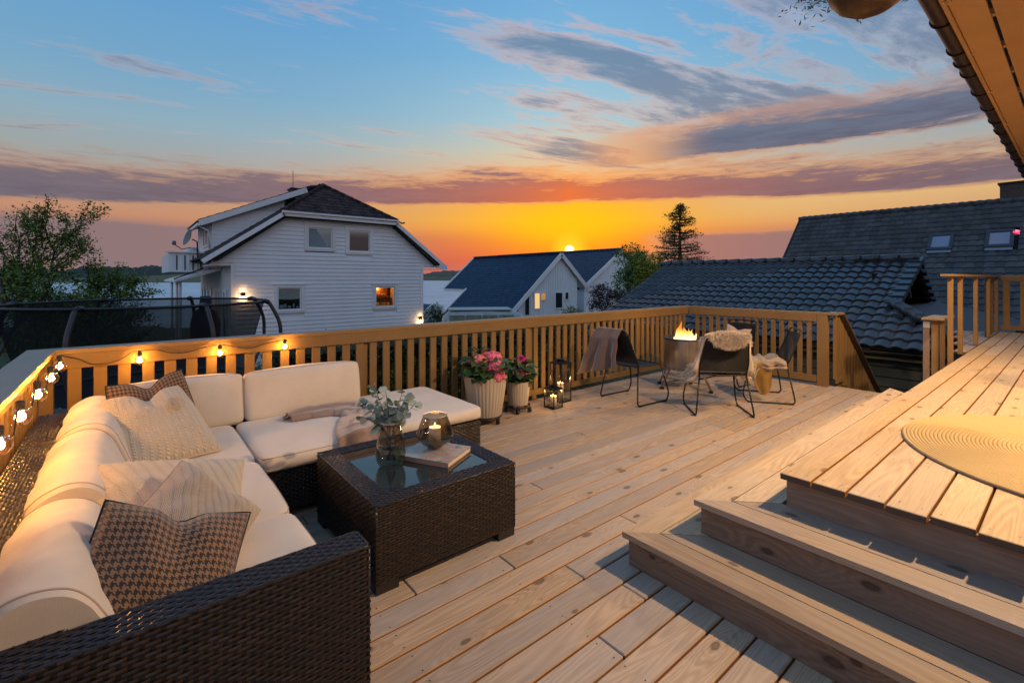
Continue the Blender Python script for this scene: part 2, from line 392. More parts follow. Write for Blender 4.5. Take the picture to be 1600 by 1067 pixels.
def paint(color, dirt=0.38, bumpy=0.45, sc=3.0, rough=0.55, top=None):
    def f(n, b):
        p = oc(n); r = rnd(n)
        va = n.new('ShaderNodeVectorMath', operation='ADD'); n.link(p, va.inputs[0]); n.link(n.comb(n.mul(r, 19), n.mul(r, 7), n.mul(r, 31)), va.inputs[1])
        a = n.noise(va.outputs[0], sc, 6, 0.6); g = n.noise(n.mapping(va.outputs[0], (60, 60, 6)), 1.0, 2, 0.5)
        c = n.mix(n.mul(n.smooth(a, 0.35, 0.75), dirt), color, tuple(x * 0.55 for x in color))
        if top: c = n.mix(n.smooth(n.sep(n.new('ShaderNodeNewGeometry').outputs['True Normal'])[2], 0.5, 0.9), c, n.mix(n.mul(g, 0.9), top, tuple(x * 0.6 for x in top)))   # weathered upper face
        hsv = n.new('ShaderNodeHueSaturation'); n.link(c, hsv.inputs['Color']); n.link(n.add(n.add(0.86, n.mul(r, 0.2)), n.mul(g, 0.12)), hsv.inputs['Value'])
        n.link(hsv.outputs[0], b.inputs['Base Color'])
        n.link(n.bump(g, bumpy, 0.002), b.inputs['Normal'])
        n.link(n.add(rough - 0.08, n.mul(a, 0.16)), b.inputs['Roughness'])
    return f
OCHRE = mat('ochre painted wood', build=paint((0.190, 0.110, 0.040)))
OCHRE_RAIL = mat('ochre painted rail', build=paint((0.215, 0.130, 0.055), 0.2, rough=0.5, top=(0.27, 0.235, 0.20)))
WHITE = mat('white painted cladding', build=paint((0.82, 0.82, 0.86), 0.14, 0.15, 1.5, 0.5))
WTRIM = mat('white trim', build=paint((0.84, 0.84, 0.86), 0.12, 0.1, 2.0, 0.45))
GREYW = mat('dark stained cladding', build=paint((0.035, 0.04, 0.036), 0.3))
SOFF = mat('ochre soffit board', build=paint((0.40, 0.255, 0.125), 0.15, 0.1))
DARKM = mat('dark metal', (0.02, 0.02, 0.022), 0.4, 0.6)
BLACKM = mat('black powder coated steel', (0.012, 0.012, 0.013), 0.38, 0.3)
BLACKP = mat('black plastic', (0.012, 0.012, 0.014), 0.45)
DIRT = mat('dark gap', (0.012, 0.01, 0.009), 0.95)
def tilef(color, dirt, rough=0.45):
    def f(n, b):
        p = oc(n); r = rnd(n)
        g = n.new('ShaderNodeNewGeometry').outputs['Position']
        a = n.noise(g, 2.2, 7, 0.65); s_ = n.noise(g, 60, 3, 0.6); isl = n.new('ShaderNodeNewGeometry').outputs['Random Per Island']
        c = n.mix(n.mul(n.smooth(a, 0.42, 0.66), 0.8), color, dirt)
        c = n.mix(n.mul(n.smooth(s_, 0.55, 0.75), 0.3), c, tuple(min(1, x * 2.2) for x in dirt))
        hsv = n.new('ShaderNodeHueSaturation'); n.link(c, hsv.inputs['Color']); n.link(n.add(0.62, n.mul(n.m('FRACT', n.add(r, isl)), 0.76)), hsv.inputs['Value'])
        n.link(hsv.outputs[0], b.inputs['Base Color']); n.link(n.add(rough - 0.1, n.mul(a, 0.25)), b.inputs['Roughness'])
        n.link(n.bump(s_, 0.25, 0.004), b.inputs['Normal'])
    return f
TILE_N = mat('dark concrete roof tile', build=tilef((0.018, 0.023, 0.032), (0.036, 0.038, 0.042), 0.25), spec=0.8)
TILE_B = mat('anthracite roof tile', build=tilef((0.045, 0.048, 0.055), (0.07, 0.068, 0.062), 0.5))
TILE_W = mat('brown black roof tile', build=tilef((0.045, 0.026, 0.026), (0.075, 0.050, 0.045), 0.7), spec=0.15)
TILE_V = mat('navy glazed roof tile', build=tilef((0.010, 0.022, 0.060), (0.018, 0.03, 0.062), 0.35), spec=0.35)

def glassf(tint, refl=0.08):
    def mk(name):
        if name in MATS: return MATS[name]
        m = bpy.data.materials.new(name); m.use_nodes = True; nt = m.node_tree; nt.nodes.clear(); n = N(nt)
        tr = n.new('ShaderNodeBsdfTransparent'); tr.inputs[0].default_value = (*tint, 1)
        gl = n.new('ShaderNodeBsdfGlossy'); gl.inputs[1].default_value = 0.02; gl.inputs[0].default_value = (1, 1, 1, 1)
        lw_ = n.new('ShaderNodeLayerWeight'); lw_.inputs[0].default_value = 0.5; fz_ = n.add(0.035, n.mul(n.m('POWER', lw_.outputs['Facing'], 4.0), 0.85))
        mx = n.new('ShaderNodeMixShader'); n.link(n.m('ADD', fz_, refl, clamp=True), mx.inputs[0]); n.link(tr.outputs[0], mx.inputs[1]); n.link(gl.outputs[0], mx.inputs[2])
        o = n.new('ShaderNodeOutputMaterial'); n.link(mx.outputs[0], o.inputs[0]); MATS[name] = m; return m
    return mk
THIN = glassf((0.93, 0.93, 0.92), 0.02)('clear thin glass')
BULBG = glassf((0.96, 0.82, 0.55), 0.07)('bulb glass')
SMOKE = glassf((0.62, 0.60, 0.55), 0.03)('smoked glass')
SMOKE2 = glassf((0.44, 0.40, 0.33), 0.05)('smoked grey glass')
def netmat():
    m = bpy.data.materials.new('black safety netting'); m.use_nodes = True; nt = m.node_tree; nt.nodes.clear(); n = N(nt)
    tr = n.new('ShaderNodeBsdfTransparent'); df = n.new('ShaderNodeBsdfDiffuse'); df.inputs[0].default_value = (0.018, 0.02, 0.024, 1)
    mx = n.new('ShaderNodeMixShader'); g = n.noise(n.new('ShaderNodeTexCoord').outputs['Object'], 3, 4, 0.6)
    n.link(n.add(0.55, n.mul(g, 0.2)), mx.inputs[0]); n.link(tr.outputs[0], mx.inputs[1]); n.link(df.outputs[0], mx.inputs[2])
    o = n.new('ShaderNodeOutputMaterial'); n.link(mx.outputs[0], o.inputs[0]); MATS[m.name] = m; return m
NET = netmat()
def windowglass(tint):
    return dict(color=tint, rough=0.06, spec=0.9)
WG = mat('dark window glass', (0.010, 0.014, 0.018), 0.05, 0, 0.9)
def emis(name, col, s):
    if name in MATS: return MATS[name]
    m = bpy.data.materials.new(name); m.use_nodes = True; nt = m.node_tree; nt.nodes.clear()
    e = nt.nodes.new('ShaderNodeEmission'); e.inputs[0].default_value = (*col, 1); e.inputs[1].default_value = s
    o = nt.nodes.new('ShaderNodeOutputMaterial'); nt.links.new(e.outputs[0], o.inputs[0]); MATS[name] = m; return m
FIL = emis('glowing filament', (1.0, 0.56, 0.14), 16.0)
FLAME = emis('candle flame', (1.0, 0.62, 0.20), 7.0)
LENS = emis('lit lamp lens', (1.0, 0.62, 0.26), 4.0)
LITW = emis('lit room glow', (1.0, 0.58, 0.20), 0.95)

def point(name, loc, watts, col=(1.0, 0.60, 0.25), r=0.02, parent=None, kind='POINT'):
    d = bpy.data.lights.new(name, kind); d.energy = watts; d.color = col; d.shadow_soft_size = r
    o = bpy.data.objects.new(name, d); COL.objects.link(o)
    if parent is not None: o.parent = parent; o.matrix_basis = WM[parent].inverted() @ Matrix.Translation(loc)
    else: o.location = loc
    return o
# ================================================================== THE SETTING
H0 = 1.45
def ground_z(x, y):
    """garden: a lawn shelf beside the deck, falling towards the lake"""
    f = x * math.cos(R(FA)) + y * math.sin(R(FA))
    if y > 5.6 and x < 9: z = -0.12 - 1.5 * min(1, (y - 5.6) / 1.6)
    elif y > 4.1 and x < 9: z = -0.12
    elif x > 7.6 and y < 4.4: z = -2.3
    elif x < -0.6 and y < 5.6: z = -0.9
    else: z = -0.5 if x < 7.6 else -2.3
    far = -1.6 - max(0.0, f - 14) * 0.085
    if f > 12: z = min(z, far) if f > 18 else z + (min(z, far) - z) * (f - 12) / 6
    if f > 112: z = -10.6 - (f - 112) * 0.1
    return max(z, -16.0) + 0.05 * noise.noise(Vector((x * 0.5, y * 0.5, 0)))
def grassf(n, b):
    p = oc(n)
    a = n.noise(p, 0.35, 6, 0.6); c_ = n.noise(p, 22, 4, 0.7)
    c = n.mix(n.smooth(a, 0.35, 0.65), (0.030, 0.055, 0.016), (0.055, 0.070, 0.028))
    c = n.mix(n.mul(n.smooth(c_, 0.4, 0.7), 0.6), c, (0.016, 0.034, 0.01))
    n.link(c, b.inputs['Base Color']); n.link(n.bump(c_, 0.6, 0.03), b.inputs['Normal'])
GRASS = mat('lawn', rough=0.9, build=grassf)
xs = [-4000, -1500, -600, -250, -120, -70, -45] + list(np.arange(-30, -6, 3)) + list(np.arange(-6, 16, 0.4)) + list(np.arange(16, 60, 3)) + [60, 75, 90, 110, 140, 200, 400, 1000, 4000]
ys = [-4000, -800, -200, -60, -30, -15, -8] + list(np.arange(-6, 14, 0.4)) + list(np.arange(14, 60, 3)) + [60, 75, 90, 110, 140, 200, 400, 1000, 4000]
g = MB(); g.grid(lambda i, j: (xs[i], ys[j], ground_z(xs[i], ys[j])), len(xs) - 1, len(ys) - 1)
o = g.build('ground', GRASS, smooth=True); o['kind'] = 'structure'

def waterf(n, b):
    p = oc(n)
    a = n.noise(n.mapping(p, (0.5, 0.5, 0.5)), 1.2, 6, 0.62); c_ = n.noise(n.mapping(p, (0.04, 0.04, 0.04)), 1, 4, 0.6)
    n.link(n.bump(n.add(n.mul(a, 0.5), n.mul(c_, 3.0)), 0.7, 0.6), b.inputs['Normal'])
    n.link(n.mix(n.smooth(c_, 0.3, 0.7), (0.46, 0.54, 0.58), (0.66, 0.72, 0.74)), b.inputs['Base Color'])
WATER = mat('lake water', (0.02, 0.035, 0.05), 0.45, spec=0.35, ior=1.33, build=waterf)
w = MB(); w.box(-6000, -6000, -12, 6000, 6000, -10.0); o = w.build('lake_water', WATER); o['kind'] = 'structure'

def at(px, d, z=0.0):
    """world point at picture column px (photo pixels) and forward depth d"""
    a = (px - 800) / 732.0
    return Vector(((math.cos(R(FA)) + a * math.sin(R(FA))) * d, (math.sin(R(FA)) - a * math.cos(R(FA))) * d, z))
def zat(py, d): return H0 + (435 - py) / 732.0 * d

# far wooded shores
def hillf(c1, c2):
    def f(n, b):
        p = oc(n); a = n.noise(p, 0.02, 8, 0.7); n.link(n.mix(n.smooth(a, 0.35, 0.65), c1, c2), b.inputs['Base Color'])
    return f
HILL = mat('far woodland', rough=1.0, build=hillf((0.020, 0.030, 0.022), (0.05, 0.06, 0.045)))
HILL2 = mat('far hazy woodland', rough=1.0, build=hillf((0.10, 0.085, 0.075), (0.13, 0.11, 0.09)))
FIELD = mat('far field', rough=1.0, build=hillf((0.11, 0.11, 0.05), (0.14, 0.12, 0.06)))
def ridge(name, px0, px1, d, prof, m, depth=500, rough_=8, step=4):
    mb = MB(); cols = int((px1 - px0) / step)
    def P(i, j):
        px = px0 + (px1 - px0) * i / cols; dd_ = d + depth * j / 6
        h = prof(px); k = math.sin(min(1, j / 3.0) * math.pi / 2) if j < 6 else 0
        z = zat(435 - 0.0, dd_) - H0
        zz = -10.3 + (h / 732.0 * d + 10.3 + H0) * k
        q = at(px, dd_)
        zz += (noise.noise(Vector((q.x * 0.02, q.y * 0.02, 1))) * 1.2 + noise.noise(Vector((q.x * 0.09, q.y * 0.09, 5))) * 0.9) * rough_ * (0.3 if j < 1 else 1) * k
        return (q.x, q.y, zz)
    mb.grid(P, cols, 6); o = mb.build(name, m, smooth=False); o['kind'] = 'structure'
ridge('hill', -900, 330, 1500, lambda p: 17 + 7 * math.exp(-((p - 235) / 55) ** 2) + 2.5 * math.sin(p * 0.05), HILL, rough_=7, step=1.5)
ridge('shore', -900, 330, 1250, lambda p: 0.5 + 7 * math.exp(-((p - 300) / 90) ** 2), FIELD, rough_=1.0)
ridge('hill', 560, 1200, 2600, lambda p: 9.5 + 3.5 * math.sin(p * 0.045 + 1) , HILL2, rough_=9)
ridge('shore', 560, 1200, 2300, lambda p: 2.5, FIELD, rough_=1.0)

# ================================================================== LOWER DECK
DX0, DX1, DY1, PITCH = -0.50, 7.21, 4.147, 0.1382
deck = setting('lower_deck')
y = 1.247 + 21 * PITCH + 0.003; rng = random.Random(3)
rowi = 0
while y > -1.6:
    y0, y1 = y - PITCH + 0.009, y
    y1_, y0_ = min(y1, DY1), y0
    if y1_ - y0_ > 0.03:
        # butt joints, some taken from the photograph
        js = [DX0]; x = DX0 + rng.uniform(0.6, 3.0)
        fixed = {int(round((1.87 - 0) / PITCH)): 1.2}
        while x < DX1 - 0.7: js.append(x); x += rng.uniform(2.4, 3.9)
        js.append(DX1)
        for a, b_ in zip(js[:-1], js[1:]):
            xa, xb = a + 0.0012, b_ - 0.0012
            if y1_ < 1.2: xb = min(xb, 2.6)
            if xb - xa < 0.2: continue
            xb = xa + round((xb - xa) / 0.05) * 0.05 - 0.002 if False else xb
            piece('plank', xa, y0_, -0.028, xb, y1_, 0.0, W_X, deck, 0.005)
    y -= PITCH; rowi += 1
for xa, xb in ((0.0, 2.4), (2.402, 4.9), (4.902, 7.35)):                 # pale edging board under the railing
    piece('plank', xa if xa else DX0, DY1 + 0.003, -0.10, xb, DY1 + 0.026, 0.002, W_X, deck, 0.002)
for ya, yb in ((1.26, 2.2), (2.202, 4.14)):                              # cross board at the far end
    piece('plank', 7.216, ya, -0.028, 7.37, yb, 0.0, W_Y, deck, 0.003)
sb = MB()
for x in np.arange(-0.4, 7.3, 0.6): sb.box(x, -1.5, -0.19, x + 0.045, 4.12, -0.029)
sb.box(-0.46, -1.5, -0.21, 7.37, 4.12, -0.19)
sb.build('deck_joist', DIRT, deck, kind='stuff')
sc_ = MB(); yy = 1.247 + 21 * PITCH
while yy > -0.4:
    for x in np.arange(-0.38, 7.2, 0.6):
        for dy_ in (-0.025, -0.108):
            if x > 2.5 and yy < 1.3: continue
            c = (x + 0.022 + random.uniform(-.004, .004), yy + dy_ + random.uniform(-.004, .004), 0.0007)
            sc_.raw([(c[0] + 0.0036 * math.cos(k * math.pi / 3), c[1] + 0.0036 * math.sin(k * math.pi / 3), c[2]) for k in range(6)], [tuple(range(6))])
    yy -= PITCH
sc_.build('screw', mat('screw heads', (0.03, 0.026, 0.024), 0.5, 0.6), deck, kind='stuff')

# ================================================================== STEPS (two steps, wrapping round the corner of the upper deck)
stp = setting('wooden_steps')
YEND = -2.2
def mitre_boards(xn, yn, z, xe, w1=0.128, back=0.170, mA=TRD, mB=TRDX):
    """front board and back board of one wrapping step, mitred at the corner (xn, yn)"""
    t0 = z - 0.028
    def pr(poly, m): MB().prism(poly, 'z', t0, z).build('plank', m, stp)
    pr([(xn, yn), (xn + w1, yn - w1), (xn + w1, YEND), (xn, YEND)], mA)
    pr([(xn, yn), (xe, yn), (xe - w1 * 1.0, yn - w1), (xn + w1, yn - w1)], mB)
    a = w1 + 0.006; c = w1 + back
    pr([(xn + a, yn - a - 0.004), (xn + c, yn - c - 0.004), (xn + c, YEND), (xn + a, YEND)], mA)
    pr([(xn + a + 0.004, yn - a), (xe - a, yn - a), (xe - c, yn - c), (xn + c + 0.004, yn - c)], mB)
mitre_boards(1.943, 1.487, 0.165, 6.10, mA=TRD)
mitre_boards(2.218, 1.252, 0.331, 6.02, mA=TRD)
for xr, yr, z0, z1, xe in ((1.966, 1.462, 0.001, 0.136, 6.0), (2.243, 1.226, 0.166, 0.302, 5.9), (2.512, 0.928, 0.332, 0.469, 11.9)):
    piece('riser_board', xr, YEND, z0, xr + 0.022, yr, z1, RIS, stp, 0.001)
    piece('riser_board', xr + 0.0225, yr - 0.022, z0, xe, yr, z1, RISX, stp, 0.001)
fl = MB(); fl.box(2.0, -2.2, 0.0, 6.0, 1.43, 0.13); fl.box(2.27, -2.2, 0.13, 5.9, 1.19, 0.30); fl.build('step_carcass', DIRT, stp, kind='stuff')

# ================================================================== UPPER DECK
up = setting('upper_deck')
yt = 0.942; rng = random.Random(11); k = 0
while yt > -2.4:
    js = [2.47 + rng.uniform(-0.012, 0.012)]
    x = 2.47 + (rng.uniform(1.0, 4.2) if k != 2 else 0.95)
    while x < 11.2: js.append(x); x += rng.uniform(2.6, 4.4)
    js.append(12.0)
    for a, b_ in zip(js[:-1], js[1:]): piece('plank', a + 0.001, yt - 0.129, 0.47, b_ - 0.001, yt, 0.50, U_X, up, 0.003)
    yt -= 0.1385; k += 1
for yt, xs_ in ((1.10, 8.5), (1.235, 9.5), (1.37, 10.5), (1.505, 11.4)):      # narrow landing behind the posts
    piece('plank', xs_, yt - 0.128, 0.455, 12.0, yt, 0.485, W_X, up, 0.003)
jj = MB(); jj.box(2.56, -2.4, 0.40, 11.9, 0.9, 0.455); jj.box(11.4, 0.95, 0.30, 12.0, 1.45, 0.44); jj.build('deck_joist', DIRT, up, kind='stuff')
sc_ = MB()
for i, yy in enumerate(np.arange(0.942, -0.9, -0.1385)):
    for x in (2.535, 3.12, 3.72, 4.32, 4.92, 5.5, 6.1, 6.7):
        for dy_ in (-0.028, -0.102):
            c = (x + random.uniform(-.006, .006), yy + dy_ + random.uniform(-.005, .005), 0.5006)
            sc_.raw([(c[0] + 0.0036 * math.cos(q * math.pi / 3), c[1] + 0.0036 * math.sin(q * math.pi / 3), c[2]) for q in range(6)], [tuple(range(6))])
sc_.build('screw', MATS['screw heads'], up, kind='stuff')

# ================================================================== RAILINGS
def baluster_row(root, p0, p1, z0, z1, n, w=0.068, t=0.026, m=OCHRE, first=True):
    """n upright slats from p0 to p1 (xy), facing across the row"""
    p0, p1 = Vector(p0), Vector(p1); d = (p1 - p0); along_x = abs(d.x) > abs(d.y)
    for i in range(n):
        q = p0 + d * (i / (n - 1) if n > 1 else 0)
        hx, hy = (w / 2, t / 2) if along_x else (t / 2, w / 2)
        jx = random.uniform(-.0025, .0025); q = q + Vector((jx, 0)) if along_x else q + Vector((0, jx))
        piece('baluster', q.x - hx, q.y - hy, z0, q.x + hx, q.y + hy, z1, m, root, 0.003, rot=Matrix.Rotation(random.gauss(0, 0.0022), 4, 'Y' if along_x else 'X'))
ZR = 0.99
# back railing (fence A)
ra = thing('deck_railing', 'long ochre slatted railing behind the corner sofa with light bulbs hung on its left end', 'railing', (3.4, 4.2, 0))
nA = 59; baluster_row(ra, (-0.272, 4.190), (-0.272 + 0.1272 * (nA - 1), 4.190), 0.075, 0.945, nA)
rail = MB(); rail.prism([(-0.36, 4.15), (7.20, 4.15), (7.34, 4.29), (-0.50, 4.29)], 'z', 0.962, 0.99); rail.build('top_rail', OCHRE_RAIL, ra)
piece('rail_board', -0.37, 4.154, 0.865, 7.19, 4.176, 0.961, OCHRE, ra, 0.002)
piece('rail_board', -0.37, 4.154, 0.055, 7.19, 4.176, 0.125, OCHRE, ra, 0.002)
for x in (-0.44, 1.65, 3.72, 5.9): piece('post', x, 4.205, -0.12, x + 0.068, 4.265, 0.961, OCHRE, ra, 0.003)
for x in (1.65, 3.72): piece('post', x + 0.0, 4.157, -0.11, x + 0.068, 4.204, 0.054, OCHRE, ra, 0.002)
# left railing
rl = thing('deck_railing', 'ochre railing at the left edge of the deck behind the wicker ledge', 'railing', (-0.42, 1.5, 0))
n_ = 40; baluster_row(rl, (-0.449, 4.10), (-0.449, 4.10 - 0.128 * (n_ - 1)), 0.02, 0.945, n_, w=0.075)
MB().prism([(-0.36, 4.15), (-0.50, 4.29), (-0.50, -1.2), (-0.36, -1.2)], 'z', 0.962, 0.99).build('top_rail', OCHRE_RAIL, rl)
piece('rail_board', -0.434, -1.2, 0.865, -0.412, 4.15, 0.961, OCHRE, rl, 0.002)
# right railing (fence B)
rb = thing('deck_railing', 'ochre railing across the far end of the deck behind the fire pit chairs', 'railing', (7.24, 3.2, 0))
nB = 15; baluster_row(rb, (7.235, 4.02), (7.235, 2.385), 0.10, 0.945, nB, w=0.062)
MB().prism([(7.20, 4.15), (7.34, 4.29), (7.34, 2.10), (7.20, 2.03)], 'z', 0.962, 0.99).build('top_rail', OCHRE_RAIL, rb)
piece('rail_board', 7.20, 2.29, 0.865, 7.219, 4.15, 0.961, OCHRE, rb, 0.002)
piece('rail_board', 7.20, 2.29, 0.05, 7.219, 4.15, 0.14, OCHRE, rb, 0.002)
piece('post', 7.20, 2.165, -0.02, 7.29, 2.285, 0.961, OCHRE, rb, 0.003)
# boarded stair side
rs = thing('stair_fence', 'boarded ochre stair fence with a slanting top dropping from the end of the deck railing', 'fence', (7.6, 2.1, 0))
MB().prism([(7.342, 2.05), (7.50, 2.05), (7.50, 2.19), (7.342, 2.19)], 'z', 0.962, 0.99).build('top_rail', OCHRE_RAIL, rs)
x = 7.30
while x < 9.28:
    zt = 0.955 if x < 7.42 else 0.955 - (x - 7.42) * 0.735
    zb = 0.10 if x < 7.62 else max(-0.66, -0.0 - (x - 7.62) * 0.42)
    if zt - 0.02 > zb: MB().prism([(x, zb), (x + 0.056, zb), (x + 0.056, zt - (0.041 if x > 7.42 else 0)), (x, zt)], 'y', 2.10 - 0.004 * (int(x * 14.2) % 2), 2.126).build('board', OCHRE, rs)
    x += 0.0705
MB().prism([(7.50, 0.99), (7.50, 0.962), (9.33, -0.385), (9.35, -0.37)], 'y', 2.05, 2.16).build('sloping_rail', mat('dark brown rail edge', (0.10, 0.065, 0.04), 0.6), rs)
MB().bar((7.45, 2.13, 0.02), (9.2, 2.13, -0.62), 0.03, 0.12).build('string_board', OCHRE, rs)
piece('post', 7.60, 2.095, -0.02, 7.66, 2.150, 0.10, OCHRE, rs, 0.002)
piece('rail_board', 7.292, 2.075, 0.045, 7.60, 2.099, 0.11, OCHRE, rs, 0.002)
nm = MB()
for i in range(12): nm.lathe([(0.0055, 0), (0.0055, 0.002)], 6, (0, 0, 0), close=True) if False else nm.box(7.47 + i * 0.14, 2.0965, 0.80 - i * 0.103, 7.482 + i * 0.14, 2.0995, 0.812 - i * 0.103)
nm.build('nail_heads', DIRT, rs, kind='stuff')
# newel group at the head of the garden stair
nw = thing('stair_newel', 'low capped ochre newel of three boards beside the upper deck', 'post', (7.42, 1.12, 0.2))
piece('board', 7.40, 1.165, 0.05, 7.425, 1.225, 0.955, RISX, nw, 0.002)
piece('board', 7.40, 1.085, 0.05, 7.46, 1.150, 0.955, OCHRE, nw, 0.003)
piece('board', 7.40, 1.028, 0.05, 7.43, 1.075, 0.955, OCHRE, nw, 0.003)
piece('cap', 7.30, 1.02, 0.956, 8.0, 1.225, 0.982, OCHRE_RAIL, nw, 0.003)
piece('bracket', 7.396, 1.16, 0.86, 7.40, 1.222, 0.93, mat('zinc plate', (0.5, 0.5, 0.48), 0.4, 0.8), nw, 0)
# upper railing
ru = thing('upper_deck_railing', 'ochre railing with tall posts round the far end of the raised deck', 'railing', (9.5, 1.0, 0.5))
for x, w_ in ((7.34, 0.068), (8.03, 0.068), (9.35, 0.07), (10.76, 0.07), (11.9, 0.08)): piece('post', x, 0.955, 0.40 if x < 8 else 0.5005, x + w_, 1.0, 1.472, OCHRE, ru, 0.003)
MB().prism([(7.20, 0.93), (7.20, 1.04), (12.06, 1.04), (11.94, 0.93)], 'z', 1.474, 1.50).build('top_rail', OCHRE_RAIL, ru)
MB().prism([(11.94, 0.93), (12.06, 1.04), (12.06, 1.5), (11.94, 1.5)], 'z', 1.4745, 1.5005).build('top_rail', OCHRE_RAIL, ru)
MB().prism([(11.94, 0.929), (12.06, 0.929), (12.06, -2.4), (11.94, -2.4)], 'z', 1.474, 1.50).build('top_rail', OCHRE_RAIL, ru)
baluster_row(ru, (11.98, 0.86), (11.98, 0.86 - 0.205 * 15), 0.55, 1.472, 16, w=0.085)
baluster_row(ru, (10.95, 1.02), (11.8, 1.02), 0.486, 1.472, 9, w=0.055)
piece('rail_board', 11.95, -2.4, 0.545, 11.964, 0.93, 0.62, OCHRE, ru, 0.002); piece('rail_board', 11.95, -2.4, 1.40, 11.964, 0.93, 1.473, OCHRE, ru, 0.002)
# ================================================================== EAVE OF THE HOUSE (its wall stands out of the picture on the right)
hs = thing('house_eave', 'ochre soffit boards and fascia of the house with a dark gutter at top right', 'roof', (5, 0.3, 3.04))
ZS = 3.04
yb_ = 0.50; i = 0
for wv in (0.145, 0.145, 0.145, 0.145, 0.145, 0.145, 0.145, 0.145, 0.145, 0.145, 0.145, 0.145, 0.145):
    piece('soffit_board', 1.4, yb_ - wv, ZS, 13.2, yb_, ZS + 0.02, SOFF, hs, 0.002); yb_ -= wv + 0.019
for x in np.arange(1.6, 13, 0.62): piece('batten', x, -1.6, ZS + 0.021, x + 0.048, 0.49, ZS + 0.06, SOFF, hs, 0.002)
piece('fascia', 1.4, 0.502, ZS - 0.012, 13.2, 0.524, ZS + 0.17, SOFF, hs, 0.002)
gb = MB(); gr_ = 0.055
prof = [(0.582 + gr_ * math.cos(a), ZS + 0.10 + gr_ * math.sin(a)) for a in np.linspace(math.pi, 2 * math.pi, 11)]
prof2 = [(0.582 + (gr_ - 0.004) * math.cos(a), ZS + 0.10 + (gr_ - 0.004) * math.sin(a)) for a in np.linspace(2 * math.pi, math.pi, 11)]
P_ = prof + prof2
vs = [(x, p[0], p[1]) for x in (1.4, 13.2) for p in P_]; nP = len(P_)
gb.raw(vs, [(i, (i + 1) % nP, nP + (i + 1) % nP, nP + i) for i in range(nP)])
gut = gb.build('gutter', mat('brown grey steel gutter', (0.055, 0.038, 0.034), 0.38, 0.4), hs, smooth=True)
for x in list(np.arange(1.7, 13.1, 0.6)):
    m_ = MB(); m_.tube([(x, 0.582 + (gr_ + 0.006) * math.cos(a), ZS + 0.10 + (gr_ + 0.006) * math.sin(a)) for a in np.linspace(math.pi * 0.98, 2 * math.pi + 0.55, 14)], 0.0065, 6); m_.build('gutter_bracket', DARKM, hs, smooth=True)
for x in (3.42, 5.0, 7.6):
    m_ = MB(); m_.tube([(x, 0.582 + (gr_ + 0.003) * math.cos(a), ZS + 0.10 + (gr_ + 0.003) * math.sin(a)) for a in np.linspace(math.pi, 2 * math.pi, 14)], 0.012, 6); m_.build('gutter_joint', DARKM, hs, smooth=True)
for x in (3.6, 4.55, 5.6, 6.9):
    m_ = MB(); m_.tube(arc((x, 0.49, ZS - 0.020), 0.016, -math.pi * 1.15, 0.25, 12, 'yz') , 0.0022, 5); m_.tube([(x, 0.49, ZS + 0.001), (x, 0.49, ZS - 0.006)], 0.0022, 5); m_.build('cup_hook', mat('brass hook', (0.75, 0.68, 0.5), 0.3, 0.9), hs, smooth=True)
rf = MB(); rf.raw([(1.4, 0.56, ZS + 0.20), (13.2, 0.56, ZS + 0.20), (13.2, -5, ZS + 3.4), (1.4, -5, ZS + 3.4), (1.4, 0.56, ZS + 0.17), (13.2, 0.56, ZS + 0.17), (13.2, -5, ZS + 3.3), (1.4, -5, ZS + 3.3)],
    [(0, 1, 2, 3), (7, 6, 5, 4), (0, 4, 5, 1), (1, 5, 6, 2), (2, 6, 7, 3), (3, 7, 4, 0)]); rf.build('roof', TILE_B, hs)
hw_ = thing('house_wall', 'ochre boarded wall of the house behind the raised deck, out of the picture', 'wall', (6, -1.7, 0))
MB().box(1.4, -1.9, -0.2, 13.2, -1.72, ZS).build('wall', OCHRE, hw_)
# downlights under the eave
def downlight(x, y, watts, label):
    t_ = thing('soffit_lamp', label, 'lamp', (x, y, ZS - 0.002))
    MB().lathe([(0.055, -0.018), (0.055, 0.0), (0.042, 0.0), (0.042, -0.014)], 24, (x, y, ZS - 0.002)).build('trim_ring', DARKM, t_, smooth=True)
    MB().lathe([(0.041, -0.010), (0.0, -0.010)], 24, (x, y, ZS - 0.002)).build('lens', LENS, t_)
    lo_ = point('lamp_light', (x, y, ZS - 0.035), watts, (1.0, 0.66, 0.345), 0.045, t_, 'SPOT'); lo_.data.spot_size = R(168); lo_.data.spot_blend = 0.35
downlight(3.75, -0.12, 560, 'round soffit lamp nearest the steps under the house eave')
downlight(6.6, -0.35, 420, 'round soffit lamp farther along the house eave')
